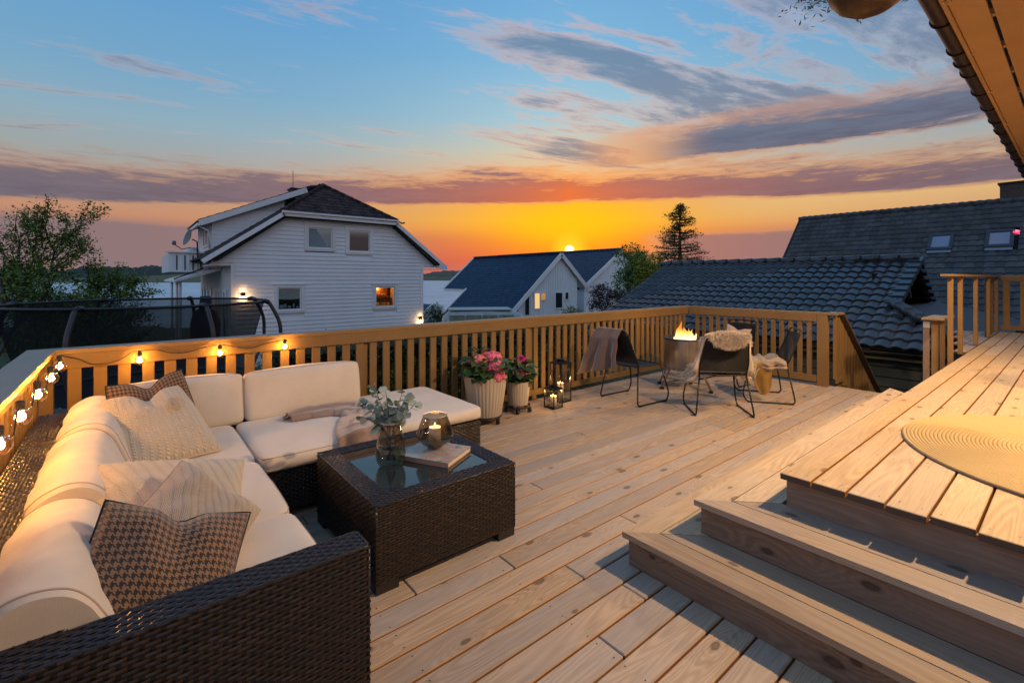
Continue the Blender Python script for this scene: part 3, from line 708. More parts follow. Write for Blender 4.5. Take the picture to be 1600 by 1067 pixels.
# ================================================================== WICKER
def wick(n, b):
    isl = n.new('ShaderNodeNewGeometry').outputs['Random Per Island']
    hsv = n.mix(isl, (0.028, 0.016, 0.011), (0.010, 0.007, 0.006))
    n.link(hsv, b.inputs['Base Color']); n.link(n.add(0.24, n.mul(isl, 0.16)), b.inputs['Roughness'])
WICK = mat('dark brown synthetic rattan', rough=0.36, spec=0.6, build=wick)
WBACK = mat('rattan gap', (0.006, 0.005, 0.005), 0.8)
def weave(mb, o, u, v, W, Hh, cu=0.044, cv=0.0125, h=0.006):
    """woven strands on the rectangle o + u*W + v*Hh; normal = u x v. Each strand floats over a stake, alternating by row"""
    o, u, v = np.array(o, float), np.array(u, float), np.array(v, float); nrm = np.cross(u, v)
    nr = max(1, int(round(Hh / cv))); cv = Hh / nr; nc = max(1, int(round(W / (cu / 2)))); hc = W / nc
    prof = [(-1.0, 0.12), (-0.45, 0.95), (0.45, 0.95), (1.0, 0.12)]
    fs = [(a * 3 + b_, a * 3 + 3 + b_, a * 3 + 4 + b_, a * 3 + 1 + b_) for a in range(3) for b_ in range(2)]
    for j in range(nr):
        for i in range(-1 if j % 2 == 0 else 0, nc + 1, 2):
            c0 = (i + 0.5) * hc; vs = []
            jit = random.uniform(-0.0006, 0.0006); hh = h * random.uniform(0.8, 1.15)
            for (pu, ph) in prof:
                uu = min(W, max(0, c0 + pu * hc * 1.04))
                for (pv, qv) in ((-0.43, 0.25), (0, 1.0), (0.43, 0.25)):
                    vs.append(tuple(o + u * uu + v * ((j + 0.5 + pv) * cv + jit) + nrm * (hh * ph * (0.45 + 0.55 * qv))))
            if abs(vs[0][0] - vs[9][0]) + abs(vs[0][1] - vs[9][1]) + abs(vs[0][2] - vs[9][2]) < hc * 0.6: continue
            mb.raw(vs, fs)
def wbox(root, name, x0, y0, z0, x1, y1, z1, faces, edge=0.006):
    """wicker clad box: a dark core and woven faces. faces: subset of 'xXyYZ'"""
    e = 0.0035
    MB().box(x0 + e, y0 + e, z0 + e, x1 - e, y1 - e, z1 - e).build(name, WBACK, root)
    m = MB(); dx_, dy_, dz_ = x1 - x0, y1 - y0, z1 - z0
    if 'y' in faces: weave(m, (x0, y0 + e, z0), (1, 0, 0), (0, 0, 1), dx_, dz_)
    if 'Y' in faces: weave(m, (x1, y1 - e, z0), (-1, 0, 0), (0, 0, 1), dx_, dz_)
    if 'x' in faces: weave(m, (x0 + e, y1, z0), (0, -1, 0), (0, 0, 1), dy_, dz_)
    if 'X' in faces: weave(m, (x1 - e, y0, z0), (0, 1, 0), (0, 0, 1), dy_, dz_)
    if 'Z' in faces:
        if dx_ > dy_: weave(m, (x0, y0, z1 - e), (1, 0, 0), (0, 1, 0), dx_, dy_)
        else: weave(m, (x1, y0, z1 - e), (0, 1, 0), (-1, 0, 0), dy_, dx_)
    m.build('wicker_weave', WICK, root, kind='stuff')
    if 'Z' in faces:
        t = MB(); q = 0.0045; zz = z1 - q
        t.tube(rounded([(x0 + q, y0 + q, zz), (x1 - q, y0 + q, zz), (x1 - q, y1 - q, zz), (x0 + q, y1 - q, zz)], 0.01, 2, closed=True), 0.005, 6, closed=True)
        if 'y' in faces:
            for xx in (x0 + q, x1 - q): t.tube([(xx, y0 + q, z0), (xx, y0 + q, zz)], 0.005, 6)
        t.build('corner_cane', WICK, root, smooth=True)

# ------------------------------------------------------------------ cushions
def clothf(c1, c2, sc=900, bump_=0.25, wr=0.5, big=3.0):
    def f(n, b):
        p = oc(n); w1 = n.noise(n.mapping(p, (sc, 60, 60)), 1, 2, 0.5); w2 = n.noise(n.mapping(p, (60, sc, sc)), 1, 2, 0.5)
        g = n.noise(p, big, 5, 0.6)
        n.link(n.mix(n.smooth(g, 0.3, 0.7), c1, c2), b.inputs['Base Color'])
        wv = n.noise(p, 9, 6, 0.62, 1.2)
        n.link(n.bump(n.add(n.mul(n.add(w1, w2), 0.14), n.mul(wv, wr)), bump_, 0.016), b.inputs['Normal'])
    return f
CUSH = mat('cream cushion cloth', rough=0.85, sheen=0.25, build=clothf((0.65, 0.56, 0.48), (0.58, 0.50, 0.42), bump_=0.25))
PIPE = mat('cushion piping', (0.38, 0.30, 0.25), 0.85)
def cushion(name, root, c, half, rot=(0, 0, 0), r=0.04, puff=0.25, seed=0, nn=16, wr=0.004, warp=None, pipe=True, m=None, sag=0.0, label=None):
    """softly bulging box cushion; half sizes along its own axes; largest face normal = z"""
    M = Matrix.Translation(c) @ Euler([R(a) for a in rot], 'XYZ').to_matrix().to_4x4()
    hx, hy, hz = half; r = min(r, hz * 0.95)
    bm = bmesh.new(); idx = {}
    def V(i, j, k):
        key = (i, j, k)
        if key not in idx: idx[key] = bm.verts.new((i / nn * 2 - 1, j / nn * 2 - 1, k / 4 * 2 - 1))
        return idx[key]
    for a in range(nn):
        for b_ in range(nn):
            bm.faces.new((V(a, b_, 0), V(a, b_ + 1, 0), V(a + 1, b_ + 1, 0), V(a + 1, b_, 0)))
            bm.faces.new((V(a, b_, 4), V(a + 1, b_, 4), V(a + 1, b_ + 1, 4), V(a, b_ + 1, 4)))
    for a in range(nn):
        for k in range(4):
            bm.faces.new((V(a, 0, k), V(a + 1, 0, k), V(a + 1, 0, k + 1), V(a, 0, k + 1)))
            bm.faces.new((V(a, nn, k), V(a, nn, k + 1), V(a + 1, nn, k + 1), V(a + 1, nn, k)))
            bm.faces.new((V(0, a, k), V(0, a, k + 1), V(0, a + 1, k + 1), V(0, a + 1, k)))
            bm.faces.new((V(nn, a, k), V(nn, a + 1, k), V(nn, a + 1, k + 1), V(nn, a, k + 1)))
    def shape(x, y, z):
        q = Vector((x * hx, y * hy, z * hz)); inn = Vector((max(-(hx - r), min(hx - r, q.x)), max(-(hy - r), min(hy - r, q.y)), max(-(hz - r * 0.7), min(hz - r * 0.7, q.z))))
        d = q - inn
        if d.length > 1e-6:
            L = max(abs(d.x), abs(d.y), abs(d.z)); d = d.normalized() * L
        q = inn + d
        bx, by = (1 - x * x), (1 - y * y)
        q.z += math.copysign(1, z) * abs(z) * hz * puff * (bx * by) ** 0.55
        q.y += math.copysign(1, y) * abs(y) ** 3 * 0.012 * bx * (1 - abs(z)) * 2
        q.x += math.copysign(1, x) * abs(x) ** 3 * 0.012 * by * (1 - abs(z)) * 2
        q.z -= sag * bx * by
        nv = noise.noise(Vector((q.x * 4 + seed * 7.3, q.y * 4, q.z * 5))) + 0.5 * noise.noise(Vector((q.x * 13 + seed, q.y * 9, q.z * 9 + 5)))
        q += Vector((x * 0.3, y * 0.3, z)) * nv * wr
        if warp: q = warp(q, x, y, z)
        return q
    for v in bm.verts: v.co = shape(*v.co)
    me = bpy.data.meshes.new(name); bm.to_mesh(me); bm.free(); me.materials.append(m or CUSH); me.shade_smooth()
    o = link(name, me, root, M)
    sub = o.modifiers.new('s', 'SUBSURF'); sub.levels = 1; sub.render_levels = 1
    if label: o['label'] = label
    if pipe:
        pb = MB()
        for zz in (0.62, -0.62):
            pts = []
            for s_ in range(4 * nn):
                e_, t_ = divmod(s_, nn); t_ = t_ / nn * 2 - 1
                x, y = ((t_, -1), (1, t_), (-t_, 1), (-1, -t_))[e_]
                q = shape(x * 0.992, y * 0.992, zz); pts.append(q * 1.0)
            pb.tube(pts, 0.0028, 5, closed=True)
        pb.v = [tuple(M @ Vector(p)) for p in pb.v]
        pb.build('piping', PIPE, o, smooth=True)
    return o

# ------------------------------------------------------------------ corner sofa, module by module
GRP = 'modules of the wicker corner sofa'
ST, SB = 0.42, 0.315
def sofa_feet(root, pts):
    for (x, y) in pts: MB().box(x - 0.03, y - 0.03, 0.0, x + 0.03, y + 0.03, 0.05).build('foot', BLACKP, root)
# nearest module with the arm
s1 = thing('wicker_sofa_module', 'nearest wicker sofa module with a broad woven arm in the foreground', 'sofa', (0.1, 1.9, 0), 0, GRP)
wbox(s1, 'base', -0.33, 1.562, 0.05, 0.53, 2.238, SB, 'XxyY')
wbox(s1, 'arm', -0.428, 1.445, 0.05, 0.60, 1.560, 0.60, 'xXyYZ')
wbox(s1, 'back_frame', -0.428, 1.562, SB, -0.11, 2.470, 0.60, 'xYZ')
cushion('seat_cushion', s1, (0.235, 1.905, 0.37), (0.335, 0.342, 0.052), seed=1, puff=0.20, wr=0.004)
def slump(amt, lean):
    def f(q, x, y, z):
        return Vector((q.x, q.y, q.z + amt * 0.0))
    return f
def leftback(root, y0, y1, x, top, seed, th=0.1, yaw=0, lean=0):
    """slumped back cushion: a stuffed profile swept along y, slouching over the wicker ledge"""
    prof = [(-.265, .606), (-.285, .650), (-.250, .695), (-.185, .722), (-.120, .712), (-.072, .668), (-.038, .600), (-.008, .520), (.012, .455), (.010, .418), (-.03, .408), (-.085, .412), (-.098, .50), (-.100, .585), (-.13, .607), (-.20, .6055)]
    n_ = len(prof); fine = []
    for i in range(n_):
        p0, p1, p2, p3 = (Vector(prof[(i + k) % n_]) for k in (-1, 0, 1, 2))
        for t_ in (0, .25, .5, .75): fine.append(.5 * ((2 * p1) + (p2 - p0) * t_ + (2 * p0 - 5 * p1 + 4 * p2 - p3) * t_ ** 2 + (3 * p1 - p0 - 3 * p2 + p3) * t_ ** 3))
    cx_, cz_ = -.10, .58; sx = x + .115; nv = 34; mb = MB(); rows = []
    for j in range(nv + 1):
        t_ = j / nv * 2 - 1; e_ = max(0, (abs(t_) - 0.90) / 0.10); sc = 1 - 0.055 * e_ ** 3; row = []
        for k, p in enumerate(fine):
            u = k / len(fine); px_, pz_ = cx_ + (p.x - cx_) * sc, cz_ + (p.y - cz_) * sc
            topw = max(0, min(1, (pz_ - .47) / .2))
            bul = (1 - t_ * t_) ** .5
            nx_ = (p.x - cx_); nz_ = (p.y - cz_) ; L = math.hypot(nx_, nz_) + 1e-6
            w_ = (0.009 * noise.noise(Vector((t_ * 1.6 + seed, px_ * 9, pz_ * 7))) + 0.003 * math.sin(t_ * 9 + px_ * 28 + seed) * bul + 0.0018 * math.sin(t_ * 21 - px_ * 45 + seed * 2) * bul + 0.010 * (bul - .8)) * topw
            row.append((sx + px_ + nx_ / L * w_, (y0 + y1) / 2 + t_ * (y1 - y0) / 2, pz_ + nz_ / L * w_ + (top - .72) * topw))
        rows.append(row)
    K = len(fine); mb.raw([v for r in rows for v in r], [(j * K + k, j * K + (k + 1) % K, (j + 1) * K + (k + 1) % K, (j + 1) * K + k) for j in range(nv) for k in range(K)] + [tuple(range(K))[::-1], tuple(range(nv * K, nv * K + K))])
    o = mb.build('back_cushion', CUSH, root, smooth=True, auto=0.9)
    for r_ in (rows[1], rows[-2]):
        MB().tube([v for v in r_], 0.003, 5, closed=True).build('piping', PIPE, o, smooth=True)
    return o
leftback(s1, 1.568, 2.215, -0.115, 0.705, 5)
sofa_feet(s1, ((-0.28, 1.50), (0.54, 1.50), (-0.28, 2.18), (0.49, 2.18)))
# middle module
s2 = thing('wicker_sofa_module', 'middle wicker sofa module of the left run between the arm module and the corner', 'sofa', (0.1, 2.6, 0), 0, GRP)
wbox(s2, 'base', -0.33, 2.244, 0.05, 0.53, 3.0, SB, 'X')
wbox(s2, 'back_frame', -0.428, 2.475, SB, -0.11, 3.415, 0.60, 'xYZ')
cushion('seat_cushion', s2, (0.235, 2.625, 0.37), (0.335, 0.366, 0.052), seed=2, puff=0.18, wr=0.004)
leftback(s2, 2.222, 3.02, -0.105, 0.735, 9)
sofa_feet(s2, ((0.49, 2.3), (0.49, 2.95)))
# corner module
s3 = thing('wicker_sofa_module', 'corner wicker sofa module with two back cushions meeting in the corner of the railings', 'sofa', (0.1, 3.6, 0), 0, GRP)
wbox(s3, 'base', -0.33, 3.006, 0.05, 0.57, 4.08, SB, 'X')
wbox(s3, 'back_frame', -0.428, 3.42, SB, -0.11, 4.10, 0.60, 'Z')
wbox(s3, 'back_frame', -0.10, 3.97, SB, 0.60, 4.10, 0.60, 'yZ')
cushion('seat_cushion', s3, (0.235, 3.42, 0.37), (0.335, 0.425, 0.052), seed=3, puff=0.12, wr=0.004)
leftback(s3, 3.028, 3.80, -0.095, 0.745, 14)
def backc(root, x0, x1, y, seed, top=0.755):
    hx = (x1 - x0) / 2; h = (top - 0.40) / 2
    return cushion('back_cushion', root, ((x0 + x1) / 2, y, 0.40 + h), (hx, h, 0.068), (90 - 9, 0, 0), r=0.036, puff=0.28, seed=seed, nn=18, wr=0.005)
backc(s3, -0.09, 0.648, 3.915, 21)
sofa_feet(s3, ((0.49, 3.06), (0.49, 4.0)))
# right hand module
s4 = thing('wicker_sofa_module', 'armless wicker sofa module of the back run under the folded blanket', 'sofa', (1.0, 3.5, 0), 0, GRP)
wbox(s4, 'base', 0.60, 3.055, 0.05, 1.395, 4.08, SB, 'yx')
wbox(s4, 'back_frame', 0.605, 3.97, SB, 1.395, 4.10, 0.60, 'yZX')
cushion('seat_cushion', s4, (0.995, 3.425, 0.365), (0.405, 0.425, 0.058), seed=4, puff=0.16, wr=0.004)
backc(s4, 0.66, 1.50, 3.90, 27, 0.752)
sofa_feet(s4, ((0.66, 3.1), (1.34, 3.1)))
# ottoman
s5 = thing('wicker_ottoman', 'wicker ottoman with a flat cream cushion at the right end of the sofa', 'ottoman', (1.8, 3.5, 0), 0)
wbox(s5, 'base', 1.42, 3.07, 0.05, 2.19, 4.02, SB, 'yX')
cushion('seat_cushion', s5, (1.808, 3.545, 0.370), (0.405, 0.485, 0.052), seed=6, puff=0.10, wr=0.003, pipe=False)
sofa_feet(s5, ((1.47, 3.12), (2.14, 3.12), (2.14, 3.97)))

# ------------------------------------------------------------------ coffee table
tb = thing('coffee_table', 'dark woven rattan coffee table with an inset smoked glass top', 'table', (1.29, 2.47, 0))
tx0, ty0, tx1, ty1, tz = 0.872, 2.040, 1.697, 2.905, 0.410
e = 0.0035
MB().box(tx0 + e, ty0 + e, 0.045, tx1 - e, ty0 + 0.02, tz - e).box(tx0 + e, ty1 - 0.02, 0.045, tx1 - e, ty1 - e, tz - e).box(tx0 + e, ty0 + 0.0201, 0.045, tx0 + 0.02, ty1 - 0.0201, tz - e).box(tx1 - 0.02, ty0 + 0.0201, 0.045, tx1 - e, ty1 - 0.0201, tz - e).build('body', WBACK, tb)
m = MB()
weave(m, (tx0, ty0 + e, 0.045), (1, 0, 0), (0, 0, 1), tx1 - tx0, tz - 0.045); weave(m, (tx0 + e, ty1, 0.045), (0, -1, 0), (0, 0, 1), ty1 - ty0, tz - 0.045)
weave(m, (tx1 - e, ty0, 0.045), (0, 1, 0), (0, 0, 1), ty1 - ty0, tz - 0.045); m.build('wicker_weave', WICK, tb, kind='stuff')
t = MB(); q = 0.0045
for xx in (tx0 + q, tx1 - q): t.tube([(xx, ty0 + q, 0.045), (xx, ty0 + q, tz - q)], 0.005, 6)
t.tube(rounded([(tx0 + q, ty0 + q, tz - q), (tx1 - q, ty0 + q, tz - q), (tx1 - q, ty1 - q, tz - q), (tx0 + q, ty1 - q, tz - q)], 0.01, 2, closed=True), 0.005, 6, closed=True)
t.build('corner_cane', WICK, tb, smooth=True)
m = MB(); bw = 0.105
weave(m, (tx0, ty0, tz - e), (1, 0, 0), (0, 1, 0), tx1 - tx0, bw); weave(m, (tx0, ty1 - bw, tz - e), (1, 0, 0), (0, 1, 0), tx1 - tx0, bw)
weave(m, (tx0 + bw, ty0 + bw, tz - e), (0, 1, 0), (-1, 0, 0), ty1 - ty0 - 2 * bw, bw); weave(m, (tx1, ty0 + bw, tz - e), (0, 1, 0), (-1, 0, 0), ty1 - ty0 - 2 * bw, bw)
m.build('wicker_top_border', WICK, tb, kind='stuff')
MB().box(tx0 + 0.021, ty0 + 0.021, tz - 0.04, tx1 - 0.021, ty1 - 0.021, tz - 0.010).build('top_frame', WBACK, tb)
TG = mat('smoked table glass', (0.018, 0.022, 0.025), 0.03, 0, 1.0)
MB().box(tx0 + bw, ty0 + bw, tz - 0.0095, tx1 - bw, ty1 - bw, tz - 0.0045).build('glass_top', TG, tb)
for (x, y) in ((tx0, ty0), (tx1 - 0.12, ty0), (tx0, ty1 - 0.12), (tx1 - 0.12, ty1 - 0.12)):
    MB().box(x + 0.004, y + 0.004, 0.0, x + 0.116, y + 0.116, 0.044).build('foot', mat('black brown foot', (0.022, 0.020, 0.019), 0.5), tb)
GZ = tz - 0.0045

# ------------------------------------------------------------------ book, candle glass, vase on the table
bk = thing('coffee_table_book', 'large coffee table book with a coloured photo cover lying under the candle glass', 'book', (1.40, 2.42, GZ + 0.001))
A = [Vector((1.263, 2.512, 0)), Vector((1.315, 2.205, 0)), Vector((1.560, 2.338, 0)), Vector((1.505, 2.62, 0))]
ux = (A[2] - A[1]).normalized(); ang = math.atan2(ux.y, ux.x)
Mb = Matrix.Translation((1.405, 2.425, GZ + 0.001)) @ Matrix.Rotation(ang, 4, 'Z')
def coverf(n, b):
    p = oc(n); x, y, z = n.sep(p)
    a = n.noise(p, 14, 4, 0.6, 1.5); c = n.ramp(a, [(0.30, (0.15, 0.22, 0.26)), (0.44, (0.25, 0.30, 0.33)), (0.50, (0.34, 0.14, 0.09)), (0.57, (0.38, 0.31, 0.26)), (0.66, (0.05, 0.16, 0.15))])
    c = n.mix(n.smooth(y, -0.01, 0.02), c, (0.20, 0.26, 0.31))
    n.link(c, b.inputs['Base Color'])
COVER = mat('printed book cover', rough=0.25, build=coverf)
PAGES = mat('book pages', (0.62, 0.52, 0.42), 0.8)
def onM(mb, M): mb.v = [tuple(M @ Vector(p)) for p in mb.v]; return mb
def ob(x0, y0, z0, x1, y1, z1): return MB().box(x0, y0, z0, x1, y1, z1)
HB = 0.028
c_ = onM(ob(-0.14, -0.165, HB - 0.003, 0.14, 0.165, HB), Mb); co = link('front_cover', c_.mesh('front_cover', COVER, mw=Mb), bk, Mb)
onM(ob(-0.14, -0.165, 0.0, 0.14, 0.165, 0.003), Mb).build('back_cover', PAGES if False else mat('book cloth', (0.30, 0.20, 0.17), 0.6), bk)
onM(ob(-0.14, -0.165, 0.0031, -0.136, 0.165, HB - 0.0031), Mb).build('spine', MATS['book cloth'], bk)
onM(ob(-0.1355, -0.160, 0.0031, 0.135, 0.160, HB - 0.0031), Mb).build('page_block', PAGES, bk)
CANDLE = mat('ivory candle wax', (0.80, 0.68, 0.48), 0.5, sss=0.35)
def flame(mb_name, c, h, root, r=0.006):
    m = MB(); m.lathe([(0.0005, 0), (r * 0.75, h * 0.12), (r, h * 0.3), (r * 0.75, h * 0.55), (r * 0.35, h * 0.8), (0.0004, h)], 10, c); m.build(mb_name, FLAME, root, smooth=True)
def candle(loc, r, h, label, watts=0.5, group=None):
    t_ = thing('pillar_candle', label, 'candle', loc, 0, group)
    m = MB(); m.lathe([(0.0, 0.0), (r, 0.0), (r, h - 0.004), (r * 0.94, h), (r * 0.80, h - 0.003), (r * 0.5, h - 0.008), (0.0, h - 0.009)], 28, loc); m.build('wax', CANDLE, t_, smooth=True)
    m = MB(); m.tube([(loc[0], loc[1], loc[2] + h - 0.010), (loc[0] + 0.001, loc[1], loc[2] + h + 0.006)], 0.0012, 5); m.build('wick', DIRT, t_)
    flame('flame', (loc[0], loc[1], loc[2] + h + 0.004), 0.026, t_)
    point('candle_light', (loc[0], loc[1], loc[2] + h + 0.032), watts, (1.0, 0.55, 0.2), 0.008, t_)
    return t_
cz = GZ + 0.001 + HB
cx, cy = 1.428, 2.472
hg = thing('candle_glass', 'smoked glass lantern bowl standing on the coffee table book', 'candle holder', (cx, cy, cz))
pr = [(0.0, 0.001), (0.040, 0.001), (0.052, 0.012), (0.098, 0.050), (0.112, 0.072), (0.110, 0.092), (0.088, 0.150), (0.074, 0.186), (0.0715, 0.196)]
MB().lathe(pr, 48, (cx, cy, cz)).build('glass_bowl', SMOKE2, hg, smooth=True)
MB().tube([(cx + 0.0715 * math.cos(a), cy + 0.0715 * math.sin(a), cz + 0.196) for a in np.linspace(0, 2 * math.pi, 40)[:-1]], 0.0022, 6, closed=True).build('rim', mat('glass rim', (0.55, 0.5, 0.45), 0.15, 0.2, 0.9), hg, smooth=True)
candle((cx, cy, cz + 0.004 + 0.022), 0.036, 0.098, 'ivory candle burning inside the smoked glass bowl on the table', 1.4)
MB().lathe([(0.0, 0.0055), (0.040, 0.0055), (0.040, 0.0255), (0.0, 0.0255)], 24, (cx, cy, cz)).build('candle_stand', SMOKE2, hg, smooth=False)

vx, vy = 1.135, 2.452
vs_ = thing('glass_vase', 'tall smoked glass vase half full of water on the coffee table', 'vase', (vx, vy, GZ))
vp = [(0.0, 0.002), (0.050, 0.002), (0.066, 0.012), (0.079, 0.04), (0.083, 0.075), (0.080, 0.115), (0.070, 0.165), (0.059, 0.205), (0.053, 0.228), (0.053, 0.236), (0.060, 0.246)]
MB().lathe(vp, 48, (vx, vy, GZ)).build('glass_body', SMOKE, vs_, smooth=True)
MB().tube([(vx + 0.060 * math.cos(a), vy + 0.060 * math.sin(a), GZ + 0.246) for a in np.linspace(0, 2 * math.pi, 36)[:-1]], 0.0028, 6, closed=True).build('rim', MATS['glass rim'], vs_, smooth=True)
WATERV = glassf((0.70, 0.74, 0.68), 0.03)('vase water')
MB().lathe([(0.0, 0.006), (0.048, 0.006), (0.064, 0.015), (0.077, 0.042), (0.081, 0.075), (0.078, 0.112), (0.0, 0.112)], 40, (vx, vy, GZ)).build('water', WATERV, vs_, smooth=True)
# eucalyptus
eu = thing('eucalyptus_branches', 'grey green eucalyptus branches standing in the smoked glass vase', 'plant', (vx, vy, GZ + 0.02))
EUL = mat('eucalyptus leaf', rough=0.55, build=lambda n, b: (n.link(n.mix(rnd(n), (0.20, 0.25, 0.19), (0.38, 0.44, 0.37)), b.inputs['Base Color'])))
STEM = mat('dark red stem', (0.07, 0.035, 0.022), 0.6)
def leafmesh(name, m, L, Wd, fold=0.12, pt=1.0, bend=0.12):
    mb = MB(); pts = 7; vs = []
    for i in range(pts + 1):
        t_ = i / pts; w_ = Wd * math.sin(math.pi * min(1, t_ ** (0.75 if pt < 1 else 0.9))) ** (0.6 if pt < 1 else 0.85) if 0 < i < pts else 0.0006
        x = L * t_; z = -bend * L * t_ * t_
        vs += [(x, -w_, z + fold * w_), (x, 0, z), (x, w_, z + fold * w_)]
    fs = [(i * 3 + k, i * 3 + 3 + k, i * 3 + 4 + k, i * 3 + 1 + k) for i in range(pts) for k in (0, 1)]
    mb.raw(vs, fs); return mb.mesh(name, m, True)
EL = leafmesh('leaf', EUL, 0.046, 0.0225, pt=0.5)
EL2 = leafmesh('leaf', EUL, 0.060, 0.026, pt=0.5)
def orient(loc, d, up=None, roll=0, s=1.0):
    d = Vector(d).normalized(); z = Vector(up if up else (0, 0, 1)); y = z.cross(d)
    if y.length < 1e-3: y = Vector((0, 1, 0))
    y.normalize(); z = d.cross(y)
    M = Matrix(((d.x, y.x, z.x, 0), (d.y, y.y, z.y, 0), (d.z, y.z, z.z, 0), (0, 0, 0, 1)))
    return Matrix.Translation(loc) @ M @ Matrix.Rotation(roll, 4, 'X') @ Matrix.Scale(s, 4)
rng = random.Random(5); rt_ = Vector((math.sin(R(FA)), -math.cos(R(FA)), 0)); fw_ = Vector((math.cos(R(FA)), math.sin(R(FA)), 0))
for (a, fwd, hgt, nl) in ((-0.17, 0.0, 0.36, 16), (-0.10, 0.03, 0.44, 16), (-0.02, -0.03, 0.42, 15), (0.09, 0.02, 0.40, 15), (0.15, -0.04, 0.36, 13), (-0.14, -0.06, 0.29, 10), (0.05, 0.08, 0.40, 12)):
    p0 = Vector((vx, vy, GZ + 0.03)) - rt_ * a * 0.15; p1 = Vector((vx, vy, GZ + 0.24)) + rt_ * a * 0.12; p2 = Vector((vx, vy, GZ + hgt)) + rt_ * a + fw_ * fwd
    pts = [p0 * (1 - t_) ** 2 + p1 * 2 * t_ * (1 - t_) + p2 * t_ ** 2 for t_ in np.linspace(0, 1, 14)]
    MB().tube(pts, [0.0030 - 0.0018 * i / 13 for i in range(14)], 6).build('stem', STEM, eu, smooth=True)
    for i in range(nl):
        t_ = 0.50 + 0.50 * i / (nl - 1); q = p0 * (1 - t_) ** 2 + p1 * 2 * t_ * (1 - t_) + p2 * t_ ** 2
        tg = (p1 - p0) * (1 - t_) + (p2 - p1) * t_; tg.normalize()
        sd = tg.cross(Vector((rng.uniform(-1, 1), rng.uniform(-1, 1), rng.uniform(-.4, 1)))).normalized()
        link('leaf', EL if rng.random() < .6 else EL2, eu, orient(q, sd + tg * rng.uniform(0.1, 0.8), (rng.uniform(-.8, .8), rng.uniform(-1.0, .2), 1), rng.uniform(-.5, .5), rng.uniform(0.8, 1.2)))

# ------------------------------------------------------------------ throw pillows
def pillow(name, label, M, half, thick, m, seed=1, dent=None, fold=0.0, pinch=0.08, pipe=None, nn=40, cat='pillow', wr=0.006):
    """square pillow in its local xy plane, y up. dent=(depth, width): chop in the middle of the top edge"""
    t0 = thing(name, label, cat, M.translation)
    vs = []; uv = []
    for sd in (1, -1):
        for j in range(nn + 1):
            for i in range(nn + 1):
                x, y = i / nn * 2 - 1, j / nn * 2 - 1
                e_ = ((1 - abs(x) ** 2.2) * (1 - abs(y) ** 2.2))
                z = thick * max(0, e_) ** 0.42
                X = x * (1 - pinch * (1 - y * y)); Y = y * (1 - pinch * (1 - x * x))
                if dent:
                    g_ = math.exp(-(x / dent[1]) ** 2) * max(0, (y + 0.5) / 1.5) ** 1.4
                    Y -= dent[0] * g_; z *= 1 - 0.30 * g_
                    X *= 1 - (dent[2] if len(dent) > 2 else 0.10) * ((y + 1) / 2) ** 2.2
                q = Vector((X * half, Y * half, sd * z))
                nv = noise.noise(Vector((X * 2.5 + seed, Y * 2.5, sd * 2))) * 1.3 + 0.5 * noise.noise(Vector((X * 7 + seed, Y * 5, sd)))
                q.z += sd * wr * 2 * nv * min(1, e_ * 3); q.z += fold * math.sin(x * 1.5 + seed) * half * 0.3
                vs.append(tuple(M @ q)); uv.append((x * 0.5 + 0.5, y * 0.5 + 0.5))
    w_ = nn + 1; fs = []
    for s_ in range(2):
        b_ = s_ * w_ * w_
        for j in range(nn):
            for i in range(nn):
                f_ = (b_ + j * w_ + i, b_ + j * w_ + i + 1, b_ + (j + 1) * w_ + i + 1, b_ + (j + 1) * w_ + i); fs.append(f_ if s_ == 0 else f_[::-1])
    mb = MB(); mb.raw(vs, fs)
    o = mb.build('cover', m, t0, smooth=True, uv=uv)
    rim = [vs[i] for i in range(0, w_, 2)] + [vs[j * w_ + nn] for j in range(2, w_, 2)] + [vs[nn * w_ + i] for i in range(nn - 2, -1, -2)] + [vs[j * w_] for j in range(nn - 2, 0, -2)]
    MB().tube(rim, 0.003 if pipe is None else 0.0045, 6, closed=True).build('piping', pipe or m, t0, smooth=True)
    return t0
def knitf(c, cable=14.0, rib=0.0, diag=False):
    def f(n, b):
        uvn = n.new('ShaderNodeTexCoord').outputs['UV']; x, y, z = n.sep(uvn)
        if diag:
            s_ = n.add(n.mul(x, 24), n.mul(y, 13)); w1 = n.m('POWER', n.m('ABSOLUTE', n.m('SINE', n.mul(s_, 1.57))), 0.6)
            d = n.mul(n.m('SINE', n.mul(x, 340)), n.m('SINE', n.mul(y, 340))); h = n.add(n.mul(w1, 1.2), n.mul(d, 0.5))
        else:
            cx_ = n.m('FRACT', n.mul(x, cable)); ph = n.m('SINE', n.add(n.mul(y, cable * 13), n.mul(cx_, 7.0)))
            cm = n.smooth(n.m('ABSOLUTE', n.sub(cx_, 0.5)), 0.12, 0.30)
            d = n.mul(n.m('SINE', n.mul(x, 380)), n.m('SINE', n.mul(y, 380)))
            h = n.add(n.mul(n.sub(1.0, cm), n.add(1.0, n.mul(ph, 0.9))), n.mul(d, 0.35))
        fz = n.noise(uvn, 260, 3, 0.7)
        n.link(n.mix(n.smooth(h, -0.4, 1.6), tuple(v * 0.78 for v in c), c), b.inputs['Base Color'])
        n.link(n.bump(n.add(h, n.mul(fz, 0.6)), 0.95, 0.005), b.inputs['Normal'])
    return f
KNIT = mat('cream cable knit', rough=0.95, sheen=0.4, build=knitf((0.72, 0.62, 0.50)))
KNIT2 = mat('cream ribbed knit', rough=0.95, sheen=0.4, build=knitf((0.70, 0.59, 0.46), diag=True))
KNIT3 = mat('beige woven wool', rough=0.95, sheen=0.4, build=knitf((0.58, 0.46, 0.36), diag=True))
